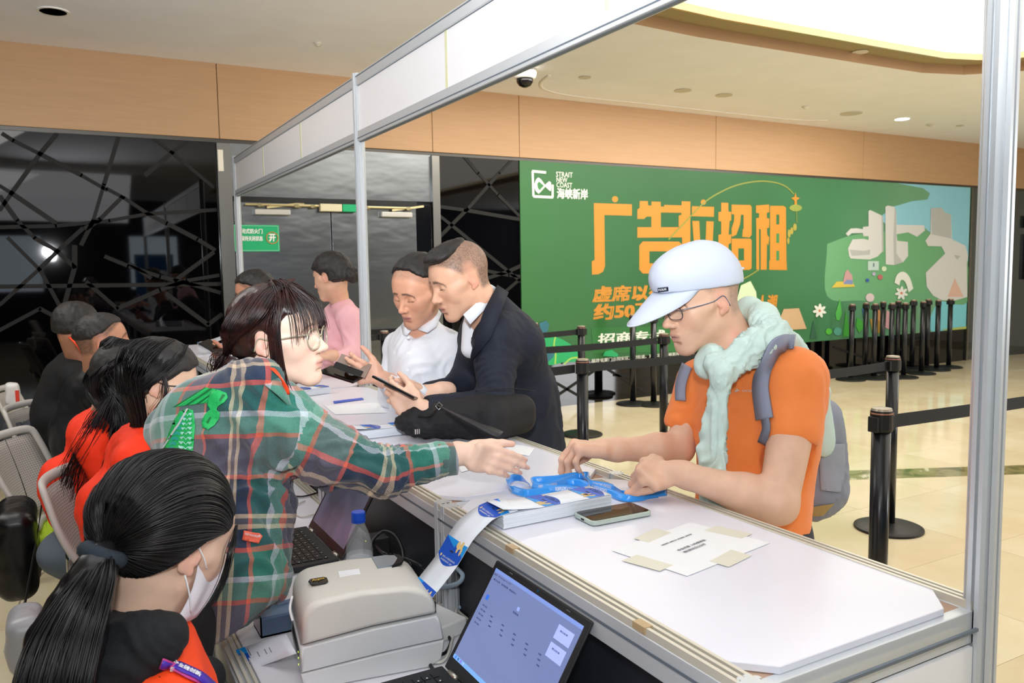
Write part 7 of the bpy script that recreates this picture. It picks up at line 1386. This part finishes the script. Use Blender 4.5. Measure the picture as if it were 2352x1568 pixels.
SUIT = mat('navy suit wool', '151c2b', .75, noise=.08, nscale=200, bump=.15, bscale=700); SHW = mat('white shirt cotton', 'e9edf4', .7, bump=.15, bscale=500)
F = Field((.85, 1.95, .55), (2.1, 3.25, 1.50), .0085); Ms = np.array(frame(200, 30)); ce = at(1165, 800, 2.95)
F.ell(at(1150, 790, 2.93), (.125, .20, .15), M=Ms, k=.06); F.ell(at(1185, 900, 3.02), (.13, .185, .20), M=np.array(frame(200, 15)), k=.07); F.ell(at(1205, 1040, 3.05), (.135, .18, .24), M=np.array(frame(200, 5)), k=.07)
s4n, s4f = at(1140, 775, 2.78), at(1120, 770, 3.10); F.cap(at(1130, 720, 2.90), s4n, .07, .078, k=.05); F.cap(at(1120, 720, 2.9), s4f, .07, .07, k=.05)
e4 = at(1140, 935, 2.70); F.cap(s4n, e4, .080, .060, k=.04); F.cap(e4, at(970, 940, 2.63), .060, .043, k=.03); ef = at(1050, 890, 2.98); F.cap(s4f, ef, .07, .05, k=.04); F.cap(ef, at(985, 900, 2.84), .05, .040, k=.03)
F.cap(at(950, 934, 2.61), at(900, 925, 2.58), .052, k=.003, mode='cut')
F.cap(at(1072, 700, 2.72), at(1078, 745, 2.80), .045, k=.01, mode='cut'); F.cap(at(1110, 690, 2.80), at(1105, 730, 2.84), .058, k=.01, mode='cut')
V, Q = cloth(F, .004, folds=((at(1120, 880, 2.7), cv(.9, .5, 0), .035, .010, .13), (at(1080, 950, 2.65), cv(.6, 1, 0), .03, .008, .09), (at(1250, 980, 2.95), cv(.25, 1, 0), .07, .010, .2), (at(1150, 820, 2.8), cv(.5, -1, 0), .06, .008, .12)), seed=41)
su = mesh_obj('suit_jacket', V, Q, SUIT, P4, smooth=True)
F = Field(at(1090, 720, 2.85)-.2, at(1090, 720, 2.85)+.2, .005); F.cap(at(1112, 690, 2.86), at(1112, 720, 2.88), .062, .07, k=.02); F.cap(at(1085, 750, 2.86), at(1082, 800, 2.86), .036, .036, k=.02); F.cap(at(1092, 660, 2.78), at(1098, 700, 2.78), .045, .05, k=.01, mode='cut') if False else None
V, Q = F.mesh(2); mesh_obj('shirt', V, Q, SHW, P4, smooth=True)
for a, b, c_ in ((at(1124, 652, 2.80), at(1080, 722, 2.70), at(1092, 745, 2.72)),): 
    o = MB().grid([[at(1120, 652, 2.80), at(1100, 690, 2.735), at(1064, 722, 2.70)], [at(1140, 662, 2.80), at(1112, 712, 2.725), at(1080, 745, 2.70)]]).build('shirt_collar', SHW, P4, smooth=True); solid(o, .004)
o = MB().grid([[at(1142, 655, 2.80), at(1112, 712, 2.70), at(1096, 760, 2.70), at(1082, 815, 2.75)], [at(1168, 672, 2.80), at(1150, 718, 2.69), at(1128, 775, 2.68), at(1082, 830, 2.73)]]).build('lapel', SUIT, P4, smooth=True); solid(o, .006)
MB().tube([at(962+1.5*math.cos(t)+4*math.sin(t)*.3, 912+22*math.sin(t), 2.62-.035*math.cos(t)) for t in np.linspace(0, 6.28, 18)[:-1]], .005, 6, closed=True).build('shirt_cuff', SHW, P4, smooth=True) if False else None
MB().tube([at(972, 893, 2.80), at(962, 903, 2.79)], .032, 16).build('shirt_cuff', SHW, P4, smooth=True)
F = Field((1.25, 2.2, 0), (2.0, 3.1, .95), .016); fb = at(1205, 1040, 3.05)
for s_ in (-.09, .09): q = fb[:2]+Ms[1][:2]*s_; F.cap((*q, .82), (*q, .47), .088, .066, k=.03); F.cap((*q, .47), (*q, .10), .062, .05, k=.03); F.cap((*q, .045), (*(q+Ms[0][:2]/np.linalg.norm(Ms[0][:2])*.14), .035), .042, .036, k=.02)
V, Q = F.mesh(1); V[:, 2] = np.maximum(V[:, 2], .002); mesh_obj('trousers', V, Q, SUIT, P4, smooth=True)
c_ = at(908, 893, 2.60); phx = nrm(at(945, 912, 2.58)-at(868, 872, 2.60))
def held(name, C, ex_, nrm_, L, Wd, T, lab, m1, m2, cat_='phone'):
    ex_ = nrm(ex_); nz_ = nrm(np.asarray(nrm_)-ex_*np.dot(nrm_, ex_)); ey_ = np.cross(nz_, ex_); E = empty(name, tuple(C)); M_ = lambda v: C+ex_*v[0]+ey_*v[1]+nz_*v[2]
    MB().box((-L/2, -Wd/2, 0), (L/2, Wd/2, T), M=M_).build('case', m1, E, bevel=.002); MB().box((-L/2+.004, -Wd/2+.004, T), (L/2-.004, Wd/2-.004, T+.0006), M=M_).build('screen', m2, E); return tag(E, lab, cat_)
held('smartphone', c_, phx, cv(.2, .95, .1), .155, .075, .008, 'dark phone held in the suited man\'s hands', mat('black glass phone', '15171a', .15), SCRN)
# ---------------------------------------------------------------- man in white shirt
H = Head(at(960, 666, 3.02), 236, 24, -4, skin='e0a88a', neck=[at(966, 735, 3.10), at(968, 790, 3.14)], neck_r=.056, h=.0036, brow='2a201c', eye_open=.12, lips='b0606a', scale=1.02, wide=1.04, mouth_open=.25, buzz=('4a403a', .45))
P5 = person('person', (1.60, 3.15, 0), 'balding man in white shirt holding an open phone wallet over the counter')
b5 = [(H.V, H.Q, H.col)]
V, Q, c, _ = arm_mesh(at(905, 880, 3.05), at(872, 868, 2.98), cv(-.75, .35, -.4), cv(.3, -.2, -.95), 1, 'e6b49a', r=(.03, .027, .026), hand_kw=dict(curls=((28, 40, 25), (32, 45, 25), (36, 46, 25), (40, 46, 25)), thumb=(.75, .6, .2), tcurl=15)); b5.append((V, Q, c))
join_body('body', b5, P5); 
hair_shell(H, P5, HAIRS, grow=.008, line=.092, back=-.03, side=.030, temple=.030, soft=.025, amp=.002, h=.0045, seed=3, fs=90, ear_clear=True, cuts=None)
F = Field((.95, 2.55, .60), (2.0, 3.75, 1.45), .0085); Mw = np.array(frame(225, 14)); F.ell(at(965, 850, 3.18), (.12, .20, .17), M=Mw, k=.06); F.ell(at(975, 980, 3.25), (.125, .175, .22), M=Mw, k=.07)
swn, swf = at(1030, 805, 3.12), at(915, 800, 3.32); F.cap(at(975, 760, 3.14), swn, .062, .070, k=.05); F.cap(at(965, 760, 3.15), swf, .06, .062, k=.05); F.cap(swn, at(1035, 930, 3.05), .068, .055, k=.04); F.cap(at(1035, 930, 3.05), at(905, 900, 3.02), .052, .040, k=.03); F.cap(swf, at(895, 910, 3.28), .06, .05, k=.03); F.cap(at(910, 888, 3.04), at(885, 876, 3.0), .036, .037, k=.01)
F.cap(at(955, 700, 3.05), at(950, 748, 3.05), .048, k=.01, mode='cut'); F.cap(at(866, 866, 2.98), at(850, 862, 2.96), .045, k=.003, mode='cut')
V, Q = cloth(F, .005, folds=((at(940, 860, 3.05), cv(.3, 1, 0), .05, .010, .16), (at(1020, 880, 3.05), cv(.8, .7, 0), .04, .010, .12), (at(960, 920, 3.1), cv(.6, 1, 0), .05, .008, .12)), seed=51)
mesh_obj('white_shirt', V, Q, SHW, P5, smooth=True)
for P_ in ([[at(1003, 706, 3.08), at(985, 738, 3.04), at(958, 756, 3.03)], [at(1014, 720, 3.09), at(1002, 750, 3.04), at(982, 764, 3.02)]], [[at(930, 735, 3.12), at(934, 747, 3.08), at(946, 756, 3.04)], [at(922, 748, 3.11), at(926, 768, 3.06), at(934, 770, 3.04)]]): o = MB().grid(P_).build('shirt_collar', SHW, P5, smooth=True); solid(o, .004)
for y in (775, 812, 850): MB().lathe([(.005, 0), (.005, .002)], at(938-(y-775)*.03, y, 3.0), 10, axis=-FW).build('button', WPR, P5)
F = Field((1.3, 2.85, 0), (2.0, 3.75, .95), .018); fb = at(985, 1010, 3.3)
for s_ in (-.09, .09): q = fb[:2]+Mw[1][:2]*s_; F.cap((*q, .85), (*q, .10), .085, .05, k=.03); F.cap((*q, .045), (*(q+Mw[0][:2]*.14), .035), .042, .036, k=.02)
V, Q = F.mesh(1); V[:, 2] = np.maximum(V[:, 2], .002); mesh_obj('trousers', V, Q, mat('dark grey trousers', '3a3d44', .8), P5, smooth=True)
held('wallet_phone', at(785, 862, 2.95), nrm(at(838, 880, 2.92)-at(748, 852, 2.98)), cv(.1, .9, -.3), .15, .075, .009, 'black phone lower half of the open wallet case in the white-shirted man\'s hand', mat('black glass phone', '15171a', .15), SCRN)
o = MB().prism([(0, 0), (1, 0), (1, 1), (0, 1)], at(768, 842, 2.96), at(838, 868, 2.90)-at(768, 842, 2.96), at(785, 812, 3.0)-at(768, 842, 2.96), -FW, .004).build('wallet_cover', mat('taupe leather', '8f7b70', .5), None); tag(o, 'taupe cover flap of the open phone wallet', 'phone case')
o2 = MB().prism([(0, 0), (1, 0), (1, .55), (0, .55)], at(765, 843, 2.955)-FW*.005, at(828, 866, 2.90)-at(765, 843, 2.955), at(782, 818, 3.0)-at(768, 842, 2.96), -FW, .001).build('card_pocket', mat('black leather', '0a0a0c', .35), o)
# ---------------------------------------------------------------- woman in pink
H = Head(at(762, 636, 4.45), 158, 12, 0, skin='dcae92', neck=[at(778, 680, 4.5), at(786, 715, 4.52)], neck_r=.045, female=True, h=.0045, eye_open=.2, lips='b5605a')
P6 = person('person', (1.62, 4.45, 0), 'woman in pink blouse with black hair bun, standing behind the middle upright')
PNK = mat('pale pink blouse', 'eab3ba', .8, bump=.15, bscale=400)
V, Q, c, _ = arm_mesh(at(790, 830, 4.3), at(760, 815, 4.2), cv(-.9, -.1, 0), cv(0, 1, 0), 1, 'dcae92', r=(.03, .026, .022), h=.0045); join_body('body', [(H.V, H.Q, H.col), (V, Q, c)], P6)
hair_shell(H, P6, HAIRS, grow=.014, line=.050, back=-.05, amp=.003, h=.005, name='hair', extra=lambda F: F.ell((-.11, 0, -.02), (.03, .04, .04), k=.02))
F = Field((-.2, -.07, -.1), (-.07, .07, .03), .005); F.ell((-.135, 0, -.02), (.04, .045, .045), k=.02); V, Q = F.mesh(1); V = V+vnormals(V, Q)*(nz(V, 60, 1)*.006)[:, None]; mesh_obj('hair_bun', H.wld(V), Q, HAIRS, P6, smooth=True)
F = Field((.95, 3.6, .55), (2.1, 5.3, 1.42), .011); Mp = np.array(frame(170, 12)); F.ell(at(788, 760, 4.6), (.10, .17, .16), M=Mp, k=.06); F.ell(at(795, 880, 4.65), (.115, .16, .30), M=Mp, k=.07); F.cap(at(785, 705, 4.52), at(800, 730, 4.40), .05, .062, k=.05); F.cap(at(785, 705, 4.52), at(770, 725, 4.75), .05, .062, k=.05); F.cap(at(800, 730, 4.40), at(815, 810, 4.38), .062, .052, k=.03); F.cap(at(815, 810, 4.38), at(775, 822, 4.24), .05, .036, k=.03); F.cap(at(775, 720, 4.7), at(765, 800, 4.6), .06, .05, k=.03); F.cap(at(765, 800, 4.6), at(755, 825, 4.35), .045, .036, k=.03)
V, Q = cloth(F, .005, folds=((at(800, 780, 4.4), cv(.3, 1, 0), .05, .01, .15),), seed=61); mesh_obj('pink_blouse', V, Q, PNK, P6, smooth=True)
F = Field((1.3, 4.0, 0), (2.1, 5.1, .85), .02); fb = at(795, 930, 4.65)
for s_ in (-.08, .08): q = np.array([1.62, 4.55])+Mp[1][:2]*s_; F.cap((*q, .80), (*q, .10), .085, .05, k=.03); F.cap((*q, .045), (*(q+Mp[0][:2]*.13), .035), .04, .034, k=.02)
V, Q = F.mesh(1); V[:, 2] = np.maximum(V[:, 2], .002); mesh_obj('trousers', V, Q, mat('black trousers', '0b0b0d', .8), P6, smooth=True)
# ---------------------------------------------------------------- man with glasses at the far end
H = Head(at(585, 674, 4.75), 190, 14, 0, skin='c88f72', neck=[at(598, 725, 4.8), at(605, 760, 4.85)], neck_r=.055, h=.0045, eye_open=.25, brow='201814', buzz=('3a302a', .7), lips='a0605a', scale=1.03)
P7 = person('person', (1.15, 4.95, 0), 'man with short hair and glasses beside the far upright, partly hidden'); P7.location = (1.45, 5.1, 0)
V, Q, c, _ = arm_mesh(at(560, 850, 4.8), at(525, 822, 4.7), cv(-.7, .3, -.1), cv(0, -.4, -.9), 1, 'c08468', r=(.03, .028, .026), h=.0045, hand_kw=dict(curls=((40, 50, 30),)*4)); join_body('body', [(H.V, H.Q, H.col), (V, Q, c)], P7)
hair_shell(H, P7, HAIRS, grow=.010, line=.060, back=.01, amp=.004, h=.005, temple=0, name='hair', soft=.035); glasses(H, P7, mat('black frame', '141416', .3), LENS, r=.0016)
F = Field((.55, 4.3, .6), (1.9, 5.7, 1.45), .012); Mg = np.array(frame(195, 22)); F.ell(at(615, 830, 5.0), (.12, .19, .20), M=Mg, k=.06); F.ell((1.50, 5.15, .98), (.13, .17, .24), M=Mg, k=.12); F.ell((1.34, 5.1, 1.16), (.13, .17, .14), M=Mg, k=.1); F.cap(at(612, 760, 4.9), at(622, 790, 4.72), .06, .07, k=.05); F.cap(at(622, 790, 4.72), at(590, 870, 4.72), .066, .05, k=.03); F.cap(at(590, 870, 4.72), at(545, 842, 4.72), .05, .04, k=.03)
V, Q = cloth(F, .005, seed=71); mesh_obj('dark_jacket', V, Q, mat('charcoal jacket', '25272c', .8), P7, smooth=True)
F = Field((1.25, 4.7, 0), (1.9, 5.6, .9), .02)
for s_ in (-.09, .09): q = np.array([1.55, 5.15+s_]); F.cap((*q, .85), (*q, .10), .085, .05, k=.03); F.cap((*q, .045), (*(q+(-.13, 0)), .035), .04, .034, k=.02)
V, Q = F.mesh(1); V[:, 2] = np.maximum(V[:, 2], .002); mesh_obj('trousers', V, Q, mat('black trousers', '0b0b0d', .8), P7, smooth=True)
held('smartphone', at(488, 797, 4.68), nrm(at(510, 808, 4.65)-at(476, 789, 4.7)), cv(0, .9, -.4), .15, .075, .01, 'black phone in the hand of the bespectacled man at the far end', mat('black glass phone', '15171a', .15), SCRN)

# ---------------------------------------------------------------- seated staff
def seated(px_, py_, d, phi, pitch, name_lab, top, skin, hair, shoulders, lean=20, vest=None, scale=1.0, female=True, neck=None, seat=None, hm=HAIRS, grow=.013, hk=None, buzz=None):
    C = at(px_, py_, d); nb = C+np.array([0, 0, -.16])+frame(phi)[0]*-.05 if neck is None else neck; H = Head(C, phi, pitch, 0, skin=skin, neck=[nb], neck_r=.047 if female else .056, female=female, h=.0042, eye_open=.25, scale=scale, buzz=buzz)
    base = C+np.array([-.10, 0, 0]); P = person('person', (base[0], base[1], 0), name_lab); join_body('body', [(H.V, H.Q, H.col)], P)
    hair_shell(H, P, hm, grow=grow, line=.052, back=-.05, amp=.002, h=.0048, **(hk or {}))
    M = np.array(frame(phi*.4, lean)); up = nrm(nb-(0, 0, .02)-np.array([base[0]-.12, base[1], .55])); c1 = nb+np.array([-.02, 0, -.13]); c2 = c1+np.array([-.07, 0, -.22]); F = Field(c1-(.55, .45, .45), c1+(.60, .45, .25), .010)
    F.ell(c1, (.10, shoulders, .15), M=M, k=.06); F.ell(c2, (.11, shoulders*.88, .22), M=M, k=.07); F.cap(nb+(0, 0, -.03), c1+M[1]*shoulders*.9+(0, 0, .06), .045, .055, k=.05); F.cap(nb+(0, 0, -.03), c1-M[1]*shoulders*.9+(0, 0, .06), .045, .055, k=.05)
    S_n, S_f = c1-M[1]*shoulders*.95+(0, 0, .05), c1+M[1]*shoulders*.95+(0, 0, .05); 
    for S0 in (S_n, S_f): F.cap(S0, S0+np.array([.06, 0, -.20]), .058, .052, k=.03)
    V, Q = cloth(F, .005, folds=((c1, cv(.3, 1, 0), .05, .010, .2),), seed=int(px_)); top_o = mesh_obj('shirt', V, Q, top, P, smooth=True)
    F = Field(c1-(.3, .45, .6), c1+(.65, .45, .1), .011)
    for S0 in (S_n, S_f): e_ = S0+np.array([.07, 0, -.22]); F.cap(S0, e_, .046, .040, k=.02); F.cap(e_, e_+np.array([.22, .03, -.03]), .036, .026, k=.02); F.ell(e_+np.array([.27, .03, -.03]), (.05, .03, .018), k=.02)
    V, Q = F.mesh(1); mesh_obj('arms', V, Q, vest or SKIN, P, smooth=True, col=np.array(lin(skin))[None].repeat(len(V), 0))
    hx, hy = c2[0]-.02, c2[1]; F = Field((hx-.25, hy-.35, 0), (hx+.65, hy+.35, .68), .016); F.ell((hx, hy, .54), (.14, .18, .09), k=.05)
    for s_ in (-.09, .09): F.cap((hx, hy+s_, .53), (hx+.38, hy+s_, .52), .08, .06, k=.03); F.cap((hx+.38, hy+s_, .52), (hx+.36, hy+s_, .10), .056, .045, k=.03); F.cap((hx+.36, hy+s_, .04), (hx+.48, hy+s_, .035), .04, .034, k=.02)
    V, Q = F.mesh(1); V[:, 2] = np.maximum(V[:, 2], .002); mesh_obj('trousers', V, Q, mat('grey blue jeans', '5a6672', .8), P, smooth=True)
    return H, P, c1, top_o
RED = mat('neon red orange shirt', 'f8360c', .75, bump=.15, bscale=500)
H, P8, c1, _ = seated(368, 880, 2.45, 22, 12, 'seated woman with black-framed glasses and long dark hair in orange shirt', RED, 'e6bfa4', None, .165, lean=24, neck=at(352, 975, 2.5))
glasses(H, P8, mat('black frame', '141416', .3), LENS, r=.0019, y=.034, z=.0, rx=.026, rz=.02)
def L(*v): return H.wld(v)
G = [[L(.02-.03*k, -.02, .138-.004*k), L(-.02-.03*k, -.08, .10), L(-.055-.018*k, -.094, .02), at(330-6*k, 985, 2.42), at(300-7*k, 1080, 2.40), at(255-6*k, 1200, 2.42)] for k in range(4)]
strands('long_hair', G, 900, .0014, HAIRB, P8, jit=.006, seg=16, seed=41, taper=.5)
G = [[L(.06-.03*k, -.02, .128), L(.04-.03*k, -.075, .085), L(-.0-.03*k, -.095, .03), L(-.06-.01*k, -.085, -.03)] for k in range(5)]; strands('crown_locks', G, 500, .0012, HAIRB, P8, jit=.003, seg=10, seed=42, taper=.8)
strands('ear_wisps', [[L(.01, -.09, .03), L(.02, -.095, -.03), L(.0, -.09, -.08), L(.01, -.085, -.12)]], 30, .0008, HAIRB, P8, jit=.006, seg=10, seed=43)
H, P9, c1, so = seated(288, 872, 2.95, 48, 18, 'seated woman with loose waist-long black hair over a red-orange shirt', RED, 'dcb298', None, .175, lean=26, neck=at(240, 950, 3.0), hk=dict(ear_clear=False))
G = []
for k in range(8): G.append([L(.05-.02*k, -.03, .135), L(-.02-.012*k, -.085+.01*k, .09), L(-.085, -.075+.016*k, .0), at(318-7*k, 960, 2.86), at(306-9*k, 1040, 2.84), at(278-10*k, 1130, 2.84)])
strands('long_hair', G, 1100, .0016, HAIRB, P9, jit=.010, seg=16, seed=51, taper=.4, curl=.008)
G = [[L(.06-.02*k, -.02+.01*k, .14), L(-.0-.02*k, -.07+.02*k, .13), L(-.09, -.07+.025*k, .05), L(-.115, -.05+.02*k, -.05), at(290-4*k, 985, 2.88)] for k in range(6)]; strands('crown_locks', G, 900, .0014, HAIRB, P9, jit=.004, seg=12, seed=52, taper=.9)
G = [[at(262, 900, 2.84), at(212, 1000, 2.82), at(172, 1080, 2.82), at(140, 1180, 2.84)], [at(330, 930, 2.8), at(320, 1020, 2.78), at(300, 1100, 2.78), at(255, 1190, 2.8)]]; strands('stray_hair', G[:1], 90, .0013, HAIRB, P9, jit=.022, seg=14, seed=53, curl=.015); strands('stray_hair', G[1:], 200, .0014, HAIRB, P9, jit=.012, seg=14, seed=54, curl=.012)
H, P10, c1, _ = seated(238, 785, 3.65, 24, -4, 'seated man with cropped hair in dark jacket, seen from behind', mat('black leather jacket', '16171a', .4), 'b98465', None, .20, lean=14, female=False, neck=at(232, 870, 3.75), vest=mat('black leather jacket', '16171a', .4), grow=.008, buzz=('2e2824', .85), hk=dict(ear_clear=False)) if False else (None, None, None, None)
H = Head(at(238, 785, 3.65), 24, -4, 0, skin='bb8668', neck=[at(225, 850, 3.7)], neck_r=.058, h=.0042, eye_open=.3, buzz=('2e2824', .85)); P10 = person('person', (.02, 3.75, 0), 'seated man with cropped hair in dark jacket, seen half from behind'); join_body('body', [(H.V, H.Q, H.col)], P10)
hair_shell(H, P10, HAIRS, grow=.007, line=.060, back=.0, ear_clear=True, amp=.003, h=.0048, temple=0, soft=.04)
H2 = Head(at(178, 752, 4.2), 52, 6, 0, skin='b07c60', neck=[at(180, 820, 4.25)], neck_r=.056, h=.0045, eye_open=.3); P11 = person('person', (-.12, 4.35, 0), 'person in black with an orange lanyard at the neck, farthest seated at left'); join_body('body', [(H2.V, H2.Q, H2.col)], P11)
hair_shell(H2, P11, HAIRS, grow=.010, line=.055, back=-.05, amp=.003, h=.005, soft=.03)
MB().tube(crv([at(152, 768, 4.14), at(165, 778, 4.12), at(180, 795, 4.12), at(190, 812, 4.14)], 5), .010, 6, flat=.4).build('orange_lanyard', mat('orange ribbon', 'f4481c', .5), P11, smooth=True)
for P_, Hc, m_, seed in ((P10, at(222, 860, 3.75), mat('black leather jacket', '16171a', .45), 5), (P11, at(165, 830, 4.3), mat('black coat', '0a0a0c', .85), 6)):
    Mx = np.array(frame(15, 16)); F = Field(Hc-(.45, .4, .62), Hc+(.65, .4, .12), .012); F.ell(Hc+(-.02, 0, -.12), (.12, .20, .15), M=Mx, k=.06); F.ell(Hc+(-.07, 0, -.34), (.13, .185, .22), M=Mx, k=.07); F.cap(Hc, Hc+(0, .17, -.05), .05, .06, k=.05); F.cap(Hc, Hc+(0, -.17, -.05), .05, .06, k=.05)
    for s_ in (-.19, .19): F.cap(Hc+(0, s_, -.07), Hc+(.07, s_*1.1, -.30), .062, .05, k=.03); F.cap(Hc+(.07, s_*1.1, -.30), Hc+(.32, s_*.8, -.30), .048, .036, k=.03)
    V, Q = cloth(F, .006, seed=seed); mesh_obj('jacket', V, Q, m_, P_, smooth=True)
    hx, hy = Hc[0]-.08, Hc[1]; F = Field((hx-.25, hy-.35, 0), (hx+.65, hy+.35, .68), .018); F.ell((hx, hy, .54), (.14, .18, .09), k=.05)
    for s_ in (-.09, .09): F.cap((hx, hy+s_, .53), (hx+.38, hy+s_, .52), .08, .06, k=.03); F.cap((hx+.38, hy+s_, .52), (hx+.36, hy+s_, .10), .056, .045, k=.03); F.cap((hx+.36, hy+s_, .04), (hx+.48, hy+s_, .035), .04, .034, k=.02)
    V, Q = F.mesh(1); V[:, 2] = np.maximum(V[:, 2], .002); mesh_obj('trousers', V, Q, mat('black trousers', '0b0b0d', .8), P_, smooth=True)
